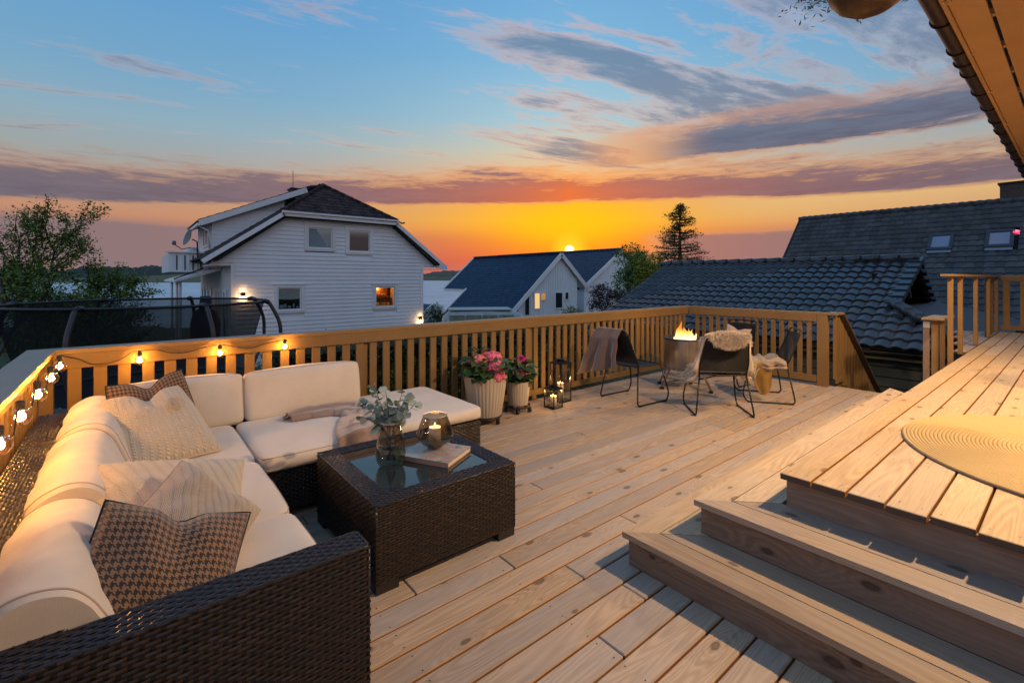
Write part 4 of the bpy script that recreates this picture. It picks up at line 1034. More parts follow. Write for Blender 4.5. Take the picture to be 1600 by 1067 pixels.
def houndf(n, b):
    uvn = n.new('ShaderNodeTexCoord').outputs['UV']; x, y, z = n.sep(uvn); K = 21 * 8.0
    X, Y = n.mul(x, K), n.mul(y, K)
    fm = lambda v, q: n.m('FLOORED_MODULO', v, q)
    tw = n.m('LESS_THAN', fm(n.add(n.m('FLOOR', X), n.m('FLOOR', Y)), 4.0), 2.0)
    A_, B_ = n.m('LESS_THAN', fm(X, 8.0), 4.0), n.m('LESS_THAN', fm(Y, 8.0), 4.0)
    h = n.add(n.mul(tw, A_), n.mul(n.sub(1.0, tw), B_)); fz = n.noise(uvn, 220, 3, 0.7)
    c = n.mix(h, (0.27, 0.15, 0.085), (0.012, 0.010, 0.011)); n.link(n.mix(n.mul(fz, 0.3), c, (0.10, 0.08, 0.07)), b.inputs['Base Color'])
    n.link(n.bump(fz, 0.5, 0.002), b.inputs['Normal'])
HOUND = mat('houndstooth wool', rough=0.9, sheen=0.3, build=houndf)
HPIPE = mat('black piping', (0.02, 0.016, 0.016), 0.8)
def pm(loc, face, up, ):
    """matrix: local z = face direction, local y = up direction"""
    z = Vector(face).normalized(); y = Vector(up); x = y.cross(z).normalized(); y = z.cross(x).normalized()
    M = Matrix(((x.x, y.x, z.x, 0), (x.y, y.y, z.y, 0), (x.z, y.z, z.z, 0), (0, 0, 0, 1))); M.translation = Vector(loc); return M
PILLOWS = [
 ('throw_pillow', 'cream cable knit pillow with a stitched crest leaning in the sofa corner', pm((0.125, 3.34, 0.60), (0.18, -0.66, 0.72), (-0.24, 0.68, 0.66)), 0.258, 0.115, KNIT, dict(seed=2, dent=(0.23, 0.28, 0.28), pipe=None)),
 ('throw_pillow', 'houndstooth pillow mostly hidden behind the cable knit pillow in the corner', pm((0.13, 3.66, 0.600), (0.20, -0.85, 0.35), (-0.20, 0.35, 1)), 0.245, 0.07, HOUND, dict(seed=4, dent=(0.24, 0.30, 0.2), pipe=HPIPE)),
 ('throw_pillow', 'cream ribbed knit pillow lying back on the near seat behind two other pillows', pm((0.115, 2.20, 0.555), (0.10, -0.50, 0.86), (0.16, 0.85, 0.46)), 0.255, 0.105, KNIT2, dict(seed=6, pinch=0.05)),
 ('throw_pillow', 'cream wool pillow with a peaked top between the ribbed and the houndstooth pillows', pm((0.175, 2.00, 0.565), (0.42, -0.62, 0.66), (0.75, 0.60, 0.60)), 0.200, 0.105, KNIT3, dict(seed=8, pinch=0.09, dent=(0.05, 0.3))),
 ('throw_pillow', 'big houndstooth pillow with a folded middle leaning on the near sofa arm', pm((0.070, 1.775, 0.525), (0.16, -0.80, 0.58), (0.34, 0.45, 0.80)), 0.222, 0.135, HOUND, dict(seed=9, dent=(0.145, 0.24, 0.05), pipe=HPIPE)),
]
pobj = []
for (nm_, lb, M_, hf, th_, mt, kw) in PILLOWS: pobj.append(pillow(nm_, lb, M_, hf, th_, mt, **kw))
Mh = PILLOWS[4][2]
onM(MB().box(-0.252, 0.06, -0.0015, -0.225, 0.105, 0.0015), Mh).build('label_tag', mat('grey brown tag', (0.30, 0.22, 0.19), 0.8), pobj[4])
# stitched crest on the cable knit pillow: two rings and three strokes
Mk = PILLOWS[0][2]; cb = MB()
for r0 in (0.040, 0.030): cb.tube([(0.085 + r0 * math.cos(a), 0.055 + r0 * math.sin(a), 0.124) for a in np.linspace(0, 2 * math.pi, 30)[:-1]], 0.0022, 5, closed=True)
for q in (-0.012, 0.0, 0.012): cb.tube([(0.085 + q, 0.035, 0.125), (0.085 + q * 0.6, 0.055, 0.127), (0.085 + q, 0.075, 0.125)], 0.002, 5)
onM(cb, Mk).build('stitched_crest', mat('tan thread', (0.50, 0.36, 0.22), 0.9), pobj[0], smooth=True)

# ------------------------------------------------------------------ blanket on the sofa
FLEECE = mat('taupe fleece', rough=0.95, sheen=0.6, build=clothf((0.27, 0.185, 0.15), (0.22, 0.15, 0.12), 500, 0.5, 0.6))
FLEECE2 = mat('brown fleece', rough=0.95, sheen=0.5, build=clothf((0.135, 0.078, 0.058), (0.10, 0.058, 0.043), 500, 0.5, 0.6))
THROW = mat('oatmeal throw', rough=0.92, sheen=0.2, build=clothf((0.36, 0.27, 0.20), (0.28, 0.21, 0.15), 500, 0.5, 0.6))
def cloth(name, label, P, nu, nv, m, th=0.006, cat='blanket', loc=(0, 0, 0)):
    mb = MB(); mb.grid(P, nu, nv); o = mb.build(name, m, smooth=True); tag(o, label, cat)
    s_ = o.modifiers.new('t', 'SOLIDIFY'); s_.thickness = th; s_.offset = 1
    s2_ = o.modifiers.new('s', 'SUBSURF'); s2_.levels = 1; s2_.render_levels = 1
    return o
def blanket_sofa(i, j):
    """a loosely bunched length of fleece: lies along the back cushion, turns and slides over the front edge"""
    u, v = i / 70, j / 34                                   # u along the bunch, v across it
    ctrl = [(0.88, 3.60), (1.02, 3.66), (1.20, 3.66), (1.36, 3.58), (1.36, 3.38), (1.28, 3.20), (1.24, 3.06), (1.235, 2.985), (1.235, 2.955), (1.235, 2.945)]
    n_ = len(ctrl) - 1; f = u * n_; k = min(int(f), n_ - 1); t_ = f - k
    g = lambda q: Vector(ctrl[max(0, min(n_, q))])
    p = 0.5 * ((2 * g(k)) + (g(k + 1) - g(k - 1)) * t_ + (2 * g(k - 1) - 5 * g(k) + 4 * g(k + 1) - g(k + 2)) * t_ ** 2 + (3 * g(k) - g(k - 1) - 3 * g(k + 1) + g(k + 2)) * t_ ** 3)
    d = (g(k + 1) - g(k - 1)); d = d.normalized() if d.length > 0 else Vector((1, 0)); nr = Vector((-d.y, d.x))
    w_ = 0.045 + 0.155 * min(1, u * 2.6) ** 0.8 + 0.02 * math.sin(u * 9)
    a = (v - 0.5) * 2
    fold = 0.016 * math.sin(a * 7.5 + 5 * u + 1.5 * noise.noise(Vector((u * 5, a, 0)))) + 0.014 * noise.noise(Vector((u * 11, a * 2.6, 7))) + 0.007 * noise.noise(Vector((u * 30, a * 6, 1)))
    z_ = 0.434 + max(0.0, (1 - a * a)) ** 0.6 * 0.034 + max(-0.004, fold * (1 - a ** 4))
    q = p + nr * a * w_
    if u > 0.74:                                            # over the edge and down
        s_ = (u - 0.74) / 0.26; drop = max(0, s_ - 0.15) * 0.30
        z_ -= drop; q.y = min(q.y, 2.99 - 0.015 * min(1, s_ * 4)) - fold * 1.2 - 0.012
        q.x = 1.235 + a * (w_ * (1 - 0.12 * s_)) * -1 if False else q.x
    return (q.x, q.y, z_)
cloth('blanket', 'taupe fleece blanket bunched on the sofa seat and sliding over its front edge', blanket_sofa, 70, 34, FLEECE, 0.008)
# ================================================================== STRING LIGHTS
SOCK = mat('black rubber socket', (0.02, 0.016, 0.014), 0.55)
bulbs = [(0.062, 4.10, 0.935, 'y'), (0.533, 4.10, 0.937, 'y'), (0.983, 4.10, 0.943, 'y'), (-0.315, 3.86, 0.958, 'x'), (-0.315, 3.44, 0.958, 'x'), (-0.315, 2.98, 0.958, 'x'), (-0.315, 2.55, 0.958, 'x'), (-0.315, 2.16, 0.958, 'x')]
ls = thing('string_lights', 'string of clear globe bulbs on a black cable hung under the deck top rail', 'string lights', (-0.31, 4.1, 0.93))
for (x, y, z, s_) in bulbs:
    z += 0.008 if s_ == 'y' else 0.024; r_ = 0.031 if s_ == 'y' else 0.034
    b0 = MB(); b0.lathe([(0.0125, -0.026), (0.0135, 0.0), (0.010, 0.006), (0.0, 0.007)], 14, (x, y, z)); so = b0.build('socket', SOCK, ls, smooth=True)
    zz = z - 0.056
    b1 = MB(); b1.lathe([(0.0125, 0.020), (0.014, 0.016)] + [(r_ * math.sin(a), r_ * math.cos(a)) for a in np.linspace(0.62, math.pi, 14)], 20, (x, y, zz)); bo = b1.build('bulb', BULBG, ls, smooth=True)
    fl_ = MB(); fl_.lathe([(0.0003, -0.019), (0.0075, -0.012), (0.009, 0.0), (0.007, 0.011), (0.0003, 0.018)], 10, (x, y, zz)); fl_.build('filament', FIL, bo, smooth=True)
    point('bulb_light', (x, y, zz), 7.5 if s_ == 'x' else 6.5, (1.0, 0.52, 0.13), 0.019, ls)
cb = MB(); run = [(-0.315, 1.2, 0.95)]
order = [bulbs[7], bulbs[6], bulbs[5], bulbs[4], bulbs[3]]
for k, b_ in enumerate(order):
    if k: pv = order[k - 1]; mid = (pv[1] + b_[1]) / 2; run += [(-0.318, pv[1] + 0.05, 0.945), (-0.31, mid, 0.895 if k % 2 else 0.915), (-0.318, b_[1] - 0.05, 0.95)]
    run.append((b_[0], b_[1], 0.962))
run += [(-0.335, 4.05, 0.95), (-0.33, 4.125, 0.955), (-0.25, 4.14, 0.925), (-0.18, 4.143, 0.885), (-0.10, 4.143, 0.882), (-0.03, 4.143, 0.905), (0.02, 4.13, 0.945), (0.062, 4.12, 0.95), (0.15, 4.14, 0.948), (0.24, 4.143, 0.918), (0.33, 4.143, 0.912), (0.43, 4.143, 0.938), (0.533, 4.12, 0.95), (0.62, 4.142, 0.93), (0.74, 4.143, 0.905), (0.86, 4.143, 0.93), (0.983, 4.12, 0.952)]
def catmull(P, n=6):
    P = [Vector(p) for p in P]; out = []
    for i in range(len(P) - 1):
        a, b, c, d = P[max(i - 1, 0)], P[i], P[i + 1], P[min(i + 2, len(P) - 1)]
        for k in range(n):
            t_ = k / n; out.append(0.5 * ((2 * b) + (c - a) * t_ + (2 * a - 5 * b + 4 * c - d) * t_ ** 2 + (3 * b - a - 3 * c + d) * t_ ** 3))
    out.append(P[-1]); return out
cb.tube(catmull(run), 0.0032, 6); cb.build('cable', SOCK, ls, smooth=True)

# ================================================================== LANTERNS
LB = mat('lantern black iron', (0.013, 0.012, 0.012), 0.35, 0.5)
def lantern(x, y, rz, w, h, label, ch):
    t_ = thing('lantern', label, 'lantern', (x, y, 0.002), rz, 'black candle lanterns beside the planters')
    M = WM[t_]; q = w / 2; b_ = 0.009
    def B(nm, *a): onM(MB().box(*a), M).build(nm, LB, t_)
    for sx in (-1, 1):
        for sy in (-1, 1): B('corner_bar', sx * q - (b_ if sx > 0 else 0), sy * q - (b_ if sy > 0 else 0), 0.0, sx * q + (0 if sx > 0 else b_), sy * q + (0 if sy > 0 else b_), h)
    B('base', -q - 0.002, -q - 0.002, 0.0, q + 0.002, q + 0.002, 0.012)
    for zz in (h - 0.010,):
        B('top_frame', -q - 0.001, -q - 0.001, zz, q + 0.001, q + 0.001, zz + 0.010)
    m = MB(); m.raw([tuple(M @ Vector(p)) for p in [(-q - .006, -q - .006, h), (q + .006, -q - .006, h), (q + .006, q + .006, h), (-q - .006, q + .006, h), (-q * .4, -q * .4, h + w * .13), (q * .4, -q * .4, h + w * .13), (q * .4, q * .4, h + w * .13), (-q * .4, q * .4, h + w * .13)]],
        [(3, 2, 1, 0), (4, 5, 6, 7), (0, 1, 5, 4), (1, 2, 6, 5), (2, 3, 7, 6), (3, 0, 4, 7)]); m.build('roof', LB, t_)
    B('chimney_cap', -q * .46, -q * .46, h + w * .17, q * .46, q * .46, h + w * .22)
    B('chimney', -q * .25, -q * .25, h + w * .13, q * .25, q * .25, h + w * .17)
    m = MB(); m.tube([M @ Vector((a, -q * .55, h + w * .16 + zz_)) for a, zz_ in ((-q * .7, 0), (-q * .65, 0.02), (0, 0.032), (q * .65, 0.02), (q * .7, 0))], 0.003, 6); m.build('handle', LB, t_, smooth=True)
    for (a0, b0, a1, b1) in ((-q + .009, -q + .003, q - .009, -q + .005), (-q + .009, q - .005, q - .009, q - .003), (-q + .003, -q + .009, -q + .005, q - .009), (q - .005, -q + .009, q - .003, q - .009)):
        onM(MB().box(a0, b0, 0.012, a1, b1, h - 0.010), M).build('glass_pane', THIN, t_)
    return candle((x, y, 0.0145), ch[0], ch[1], ch[2], ch[3], 'candles in the black lanterns')
lantern(3.965, 3.93, R(2), 0.182, 0.455, 'tall black metal lantern with a lit candle beside the railing', (0.036, 0.200, 'tall ivory candle burning in the tall black lantern', 2.6))
lantern(3.705, 3.785, R(4), 0.150, 0.215, 'small black metal lantern with a lit candle in front of the tall one', (0.038, 0.115, 'short ivory candle burning in the small black lantern', 2.6))

# ================================================================== PLANTERS
POT = mat('sand coloured ribbed pot', rough=0.7, build=paint((0.44, 0.37, 0.29), 0.12, 0.1))
SOIL = mat('potting soil', (0.02, 0.014, 0.01), 1.0)
LEAFG = mat('hydrangea leaf', rough=0.5, build=lambda n, b: n.link(n.mix(rnd(n), (0.020, 0.055, 0.018), (0.055, 0.105, 0.028)), b.inputs['Base Color']))
def pot(root, x, y, z, r0, r1, h, ribs):
    def rp(k): return 1 + 0.020 * math.cos(k / (ribs * 6) * 2 * math.pi * ribs)
    def rp(k): return 1 + 0.028 * abs(math.sin(k * math.pi / 6))
    MB().lathe([(0, 0.002), (r0 * 0.97, 0.002), (r0, 0.01), (r0 + (r1 - r0) * 0.5, h * 0.5), (r1, h), ], ribs * 6, (x, y, z), ripple=rp).build('pot', POT, root, smooth=True)
    MB().lathe([(r1, h), (r1 * 0.93, h), (r1 * 0.91, h - 0.05), (0.0, h - 0.05)], ribs * 3, (x, y, z)).build('soil', SOIL, root)
def trolley(x, y, r, nw, a0, label):
    t_ = thing('plant_trolley', label, 'plant trolley', (x, y, 0), 0)
    MB().tube([(x + r * math.cos(a), y + r * math.sin(a), 0.062) for a in np.linspace(0, 2 * math.pi, 32)[:-1]], 0.011, 8, closed=True).build('ring', BLACKP, t_, smooth=True)
    for k in range(nw):
        a = a0 + k * 2 * math.pi / nw; cx_, cy_ = x + r * 1.02 * math.cos(a), y + r * 1.02 * math.sin(a)
        m = MB(); m.bar((x, y, 0.06), (cx_, cy_, 0.06), 0.02, 0.012); m.build('spoke', BLACKP, t_)
        w_ = MB(); M = Matrix.Translation((cx_, cy_, 0.023)) @ Matrix.Rotation(a + 0.6, 4, 'Z') @ Matrix.Rotation(R(90), 4, 'X')
        w_.lathe([(0.0, -0.012), (0.020, -0.012), (0.0225, -0.008), (0.0225, 0.008), (0.020, 0.012), (0.0, 0.012)], 18); onM(w_, M).build('caster_wheel', BLACKP, t_, smooth=False)
        MB().box(cx_ - 0.014, cy_ - 0.014, 0.040, cx_ + 0.014, cy_ + 0.014, 0.060).build('caster_fork', BLACKP, t_)
px1, py1 = 2.80, 3.84
trolley(px1, py1, 0.155, 5, R(-75), 'black wheeled plant trolley under the big ribbed pot')
big = thing('potted_hydrangea', 'pink hydrangea in a big sand coloured ribbed pot next to the sofa ottoman', 'potted plant', (px1, py1, 0.075))
pot(big, px1, py1, 0.0745, 0.160, 0.218, 0.405, 34)
HL = leafmesh('leaf', LEAFG, 0.125, 0.046, 0.25, 1, 0.3)
rng = random.Random(21)
ztop = 0.075 + 0.405
def bush(root, c, n_, rad, h, leaf, s0, s1, elev0=-0.15):
    for k in range(n_):
        a = rng.uniform(0, 2 * math.pi); q = rng.random() ** 0.5; zz = rng.random()
        p_ = Vector((c[0] + rad * q * math.cos(a) * (0.75 + 0.4 * math.sin(zz * 3)), c[1] + rad * q * math.sin(a) * (0.75 + 0.4 * math.sin(zz * 3)), c[2] + h * zz))
        d_ = Vector((math.cos(a + rng.uniform(-.5, .5)), math.sin(a + rng.uniform(-.5, .5)), rng.uniform(elev0, 0.6)))
        link('leaf', leaf, root, orient(p_, d_, (rng.uniform(-.3, .3), rng.uniform(-.3, .3), 1), rng.uniform(-.4, .4), rng.uniform(s0, s1)))
bush(big, (px1, py1, ztop - 0.03), 150, 0.18, 0.20, HL, 0.7, 1.15)
for k in range(14):
    a = k / 14 * 6.28; link('leaf', HL, big, orient((px1 + 0.10 * math.cos(a), py1 + 0.10 * math.sin(a), ztop + 0.01), (math.cos(a), math.sin(a), 0.15), None, 0, 1.0))
for q in ((-0.10, 0.24), (-0.07, 0.26), (-0.12, 0.22), (-0.03, 0.24)):
    p_ = Vector((px1, py1, ztop)) + rt_ * q[0]; 
    for dd_ in (-1, 1): link('leaf', HL, big, orient((p_.x, p_.y, ztop + q[1] - 0.02), rt_ * dd_ + Vector((0, 0, 0.7)), (0, 0, 1), 0, 0.8))
PINK = mat('hydrangea petal', rough=0.6, build=lambda n, b: n.link(n.mix(n.new('ShaderNodeNewGeometry').outputs['Random Per Island'], (0.80, 0.09, 0.20), (0.85, 0.26, 0.36)), b.inputs['Base Color']))
PETS = mat('salmon petal', rough=0.6, build=lambda n, b: n.link(n.mix(n.new('ShaderNodeNewGeometry').outputs['Random Per Island'], (0.80, 0.14, 0.15), (0.80, 0.34, 0.26)), b.inputs['Base Color']))
MAG = mat('magenta petal', rough=0.5, build=lambda n, b: n.link(n.mix(n.new('ShaderNodeNewGeometry').outputs['Random Per Island'], (0.55, 0.02, 0.20), (0.80, 0.06, 0.34)), b.inputs['Base Color']))
def mophead(root, c, r_, m, nf, name='flower_head', sq=0.85):
    mb = MB(); c = Vector(c)
    for k in range(nf):
        zz = 1 - 1.75 * (k + 0.5) / nf; a = k * 2.39996; s_ = math.sqrt(max(0, 1 - zz * zz)); d = Vector((s_ * math.cos(a), s_ * math.sin(a), zz * sq))
        bump_ = 1 + 0.16 * noise.noise(d * 2.6 + c * 9); p_ = c + d * r_ * bump_ + Vector((rng.uniform(-.003, .003),) * 3); nrm = (d + Vector((rng.uniform(-.4, .4), rng.uniform(-.4, .4), rng.uniform(-.4, .4)))).normalized()
        u = nrm.orthogonal().normalized(); v = nrm.cross(u); ph = rng.uniform(0, 1.5); L = 0.0125 * rng.uniform(0.8, 1.2)
        for j in range(4):
            aa = ph + j * math.pi / 2; e1 = u * math.cos(aa) + v * math.sin(aa); e2 = nrm.cross(e1)
            mb.raw([tuple(p_), tuple(p_ + e1 * L * .6 + e2 * L * .5 + nrm * .001), tuple(p_ + e1 * L + nrm * .003), tuple(p_ + e1 * L * .6 - e2 * L * .5 + nrm * .001)], [(0, 1, 2, 3)])
    mb.build(name, m, root)
cF = Vector((px1, py1, 0))
def off(a, f, z): q = cF + rt_ * a + fw_ * f; return (q.x, q.y, z)
mophead(big, off(0.105, -0.10, ztop + 0.085), 0.098, PINK, 380); mophead(big, off(0.085, -0.04, ztop + 0.165), 0.082, PINK, 280); mophead(big, off(0.13, -0.13, ztop + 0.01), 0.068, PINK, 200)
mophead(big, off(-0.045, -0.09, ztop + 0.145), 0.072, PETS, 230); mophead(big, off(-0.01, -0.08, ztop + 0.10), 0.060, PETS, 160); mophead(big, off(0.0, 0.02, ztop + 0.20), 0.034, PETS, 70)
mophead(big, off(-0.15, -0.02, ztop + 0.13), 0.018, PINK, 24)
px2, py2 = 3.30, 3.92
trolley(px2, py2, 0.13, 5, R(-60), 'black wheeled plant trolley under the small ribbed pot')
sm = thing('potted_dahlia', 'magenta dahlias in a small sand coloured ribbed pot beside the bigger pot', 'potted plant', (px2, py2, 0.075))
pot(sm, px2, py2, 0.0745, 0.105, 0.130, 0.26, 26)
DL = leafmesh('leaf', LEAFG, 0.085, 0.030, 0.2, 1, 0.3)
zt2 = 0.075 + 0.26; cF = Vector((px2, py2, 0))
bush(sm, (px2, py2, zt2 - 0.02), 150, 0.13, 0.23, DL, 0.7, 1.2, -0.5)
for q in ((0.17, 0.16), (0.15, 0.05), (0.12, -0.01), (0.16, 0.10)):
    p_ = off(q[0] - 0.05, -0.05, zt2 + q[1]); link('leaf', DL, sm, orient(p_, rt_ + Vector((0, 0, 0.1)), None, 0.3, 1.2))
def dahlia(root, c, face, r_):
    mb = MB(); c = Vector(c); f_ = Vector(face).normalized(); u = f_.orthogonal().normalized(); v = f_.cross(u)
    for ring in range(7):
        t_ = ring / 6; n_ = int(16 - 8 * t_); el_ = 0.05 + 1.25 * t_; L = r_ * (1 - 0.55 * t_)
        for k in range(n_):
            a = 2 * math.pi * (k + 0.5 * (ring % 2)) / n_ + rng.uniform(-.05, .05); rad = u * math.cos(a) + v * math.sin(a); tn = u * -math.sin(a) + v * math.cos(a)
            d = rad * math.cos(el_) + f_ * math.sin(el_); w_ = L * 0.20; b0 = c + f_ * 0.012 * t_
            mb.raw([tuple(b0), tuple(b0 + d * L * .6 + tn * w_ + f_ * .002), tuple(b0 + d * L), tuple(b0 + d * L * .6 - tn * w_ + f_ * .002)], [(0, 1, 2, 3)])
    mb.build('flower_head', MAG, root)
dahlia(sm, off(0.015, -0.13, zt2 + 0.10), (-0.5, -0.8, 0.35), 0.058); dahlia(sm, off(0.04, 0.0, zt2 + 0.235), (-0.2, -0.4, 0.9), 0.052); dahlia(sm, off(-0.12, 0.0, zt2 + 0.205), (-0.6, -0.5, 0.5), 0.042)
for q in ((0.015, -0.13, 0.10), (0.04, 0, 0.235), (-0.12, 0, 0.205)):
    MB().tube([(px2, py2, zt2 - 0.05), off(q[0], q[1], zt2 + q[2] - 0.004)], 0.003, 5).build('stem', LEAFG, sm)

# ================================================================== FIRE PIT
fx, fy = 5.70, 3.34
fp = thing('fire_pit', 'round stainless steel fire pit on splayed legs with flames above its rim', 'fire pit', (fx, fy, 0))
def steelf(n, b):
    p = oc(n); x, y, z = n.sep(p); a = n.m('ARCTAN2', y, x); st = n.noise(n.comb(n.mul(a, 26), n.mul(z, 0.4), 0.0), 1, 3, 0.6)
    n.link(n.mix(n.smooth(st, 0.3, 0.7), (0.36, 0.32, 0.29), (0.56, 0.52, 0.48)), b.inputs['Base Color']); n.link(n.add(0.20, n.mul(st, 0.25)), b.inputs['Roughness'])
STEEL = mat('brushed stainless steel', metal=1.0, rough=0.3, build=steelf)
fr_ = 0.272; zb_, zr = 0.265, 0.655
MB().lathe([(0.0, zb_), (fr_ - 0.004, zb_), (fr_, zb_ + 0.006), (fr_, zr)], 64, (fx, fy, 0)).build('drum', STEEL, fp, smooth=True, auto=0.6)
MB().lathe([(fr_ + 0.004, zr - 0.006), (fr_ + 0.006, zr + 0.012), (fr_ - 0.004, zr + 0.016), (fr_ - 0.05, zr + 0.010), (fr_ - 0.055, zr - 0.03), (fr_ - 0.06, zr - 0.20), (0, zr - 0.20)], 64, (fx, fy, 0)).build('rim', mat('sooted steel', (0.06, 0.055, 0.055), 0.35, 0.9), fp, smooth=True)
m = MB()
for k in range(26):
    a = k * 2 * math.pi / 26; m.box(-0.02, -0.001, -0.003, 0.02, 0.001, 0.003); m.v[-8:] = [tuple(Matrix.Translation((fx + (fr_ + 0.001) * math.cos(a), fy + (fr_ + 0.001) * math.sin(a), zb_ + 0.022)) @ Matrix.Rotation(a + math.pi / 2, 4, 'Z') @ Vector(v)) for v in m.v[-8:]]
m.build('air_slots', DIRT, fp, kind='stuff')
LEG = mat('brass toned leg', (0.36, 0.29, 0.22), 0.35, 0.9)
for (lx, ly) in ((5.41, 3.50), (5.69, 2.98), (5.98, 3.42), (5.66, 3.70)):
    d_ = Vector((lx - fx, ly - fy, 0)); t1 = Vector((fx, fy, zb_ + 0.02)) + d_ * 0.62
    l_ = MB(); l_.bar(t1, (lx, ly, 0.03), 0.032, 0.014, (d_.x, d_.y, 0)); lo = l_.build('leg', LEG, fp)
    MB().box(lx - 0.019, ly - 0.019, 0.0, lx + 0.019, ly + 0.019, 0.032).build('foot_cap', BLACKP, lo)
MB().bar((5.43, 3.485, 0.085), (5.95, 3.41, 0.085), 0.022, 0.012).build('cross_brace', LEG, fp); MB().bar((5.685, 3.03, 0.098), (5.66, 3.67, 0.098), 0.022, 0.012).build('cross_brace', LEG, fp)
def firef():
    m = bpy.data.materials.new('fire'); m.use_nodes = True; nt = m.node_tree; nt.nodes.clear(); n = N(nt)
    x, y, z = n.sep(n.new('ShaderNodeNewGeometry').outputs['Position']); t_ = n.smooth(z, zr - 0.02, zr + 0.20)
    nz = n.noise(n.new('ShaderNodeNewGeometry').outputs['Position'], 24, 4, 0.6, 1.2)
    c = n.ramp(n.add(t_, n.mul(n.sub(nz, 0.5), 1.3)), [(0.0, (1.0, 0.80, 0.42)), (0.35, (1.0, 0.62, 0.12)), (0.8, (1.0, 0.30, 0.03))])
    e_ = n.new('ShaderNodeEmission'); n.link(c, e_.inputs[0]); n.link(n.sub(2.1, n.mul(t_, 1.2)), e_.inputs[1])
    tr = n.new('ShaderNodeBsdfTransparent'); lw = n.new('ShaderNodeLayerWeight'); lw.inputs[0].default_value = 0.5
    mx = n.new('ShaderNodeMixShader'); n.link(n.m('ADD', n.mul(lw.outputs['Facing'], 0.9), n.mul(n.smooth(nz, 0.52, 0.66), 0.6), clamp=True), mx.inputs[0]); n.link(e_.outputs[0], mx.inputs[1]); n.link(tr.outputs[0], mx.inputs[2])
    o = n.new('ShaderNodeOutputMaterial'); n.link(mx.outputs[0], o.inputs[0]); return m
FIRE = firef()
fm_ = MB(); rng = random.Random(12)
tongues = [(-0.06, 0.02, 0.24, 0.040), (-0.035, -0.02, 0.16, 0.036), (-0.09, -0.02, 0.115, 0.034), (0.0, 0.0, 0.10, 0.036), (0.035, 0.03, 0.125, 0.034), (0.07, -0.01, 0.095, 0.032), (0.10, 0.02, 0.125, 0.026), (-0.12, 0.01, 0.075, 0.028), (-0.015, 0.05, 0.13, 0.028), (0.13, 0.0, 0.075, 0.024), (0.055, -0.05, 0.08, 0.034), (-0.05, -0.06, 0.085, 0.034), (0.085, 0.05, 0.14, 0.016), (0.015, -0.04, 0.075, 0.036)]
for (a, f_, h_, r_) in tongues:
    h_ *= 0.98
    base_ = Vector((fx, fy, zr - 0.03)) + rt_ * a + fw_ * f_; ph = rng.uniform(0, 6); pts = []; rs = []
    for k in range(13):
        t_ = k / 12; pts.append(base_ + Vector((0, 0, (h_ + 0.03) * t_)) + rt_ * 0.020 * math.sin(ph + t_ * 5) * t_ + fw_ * 0.014 * math.cos(ph * 1.7 + t_ * 6) * t_)
        rs.append(max(0.0006, r_ * (math.sin(math.pi * min(1, 0.22 + t_ * 0.80)) ** 1.1) * (1 + 0.2 * math.sin(t_ * 11 + ph))))
    fm_.tube(pts, rs, 10)
fm_.build('flames', FIRE, fp, smooth=True, kind='stuff')
for (a, f_) in ((-0.06, 0), (0.06, 0.01)):
    q = Vector((fx, fy, zr + 0.07)) + rt_ * a + fw_ * f_; point('fire_light', q, 20, (1.0, 0.50, 0.12), 0.05, fp)
m = MB()
for k in range(5):
    a = k * 1.3; m.tube([(fx - 0.13 * math.cos(a), fy - 0.13 * math.sin(a), zr - 0.10 + 0.02 * k % 0.05), (fx + 0.13 * math.cos(a), fy + 0.13 * math.sin(a), zr - 0.05)], 0.026, 8)
m.build('firewood', mat('charred log', (0.02, 0.013, 0.010), 0.9), fp, kind='stuff')

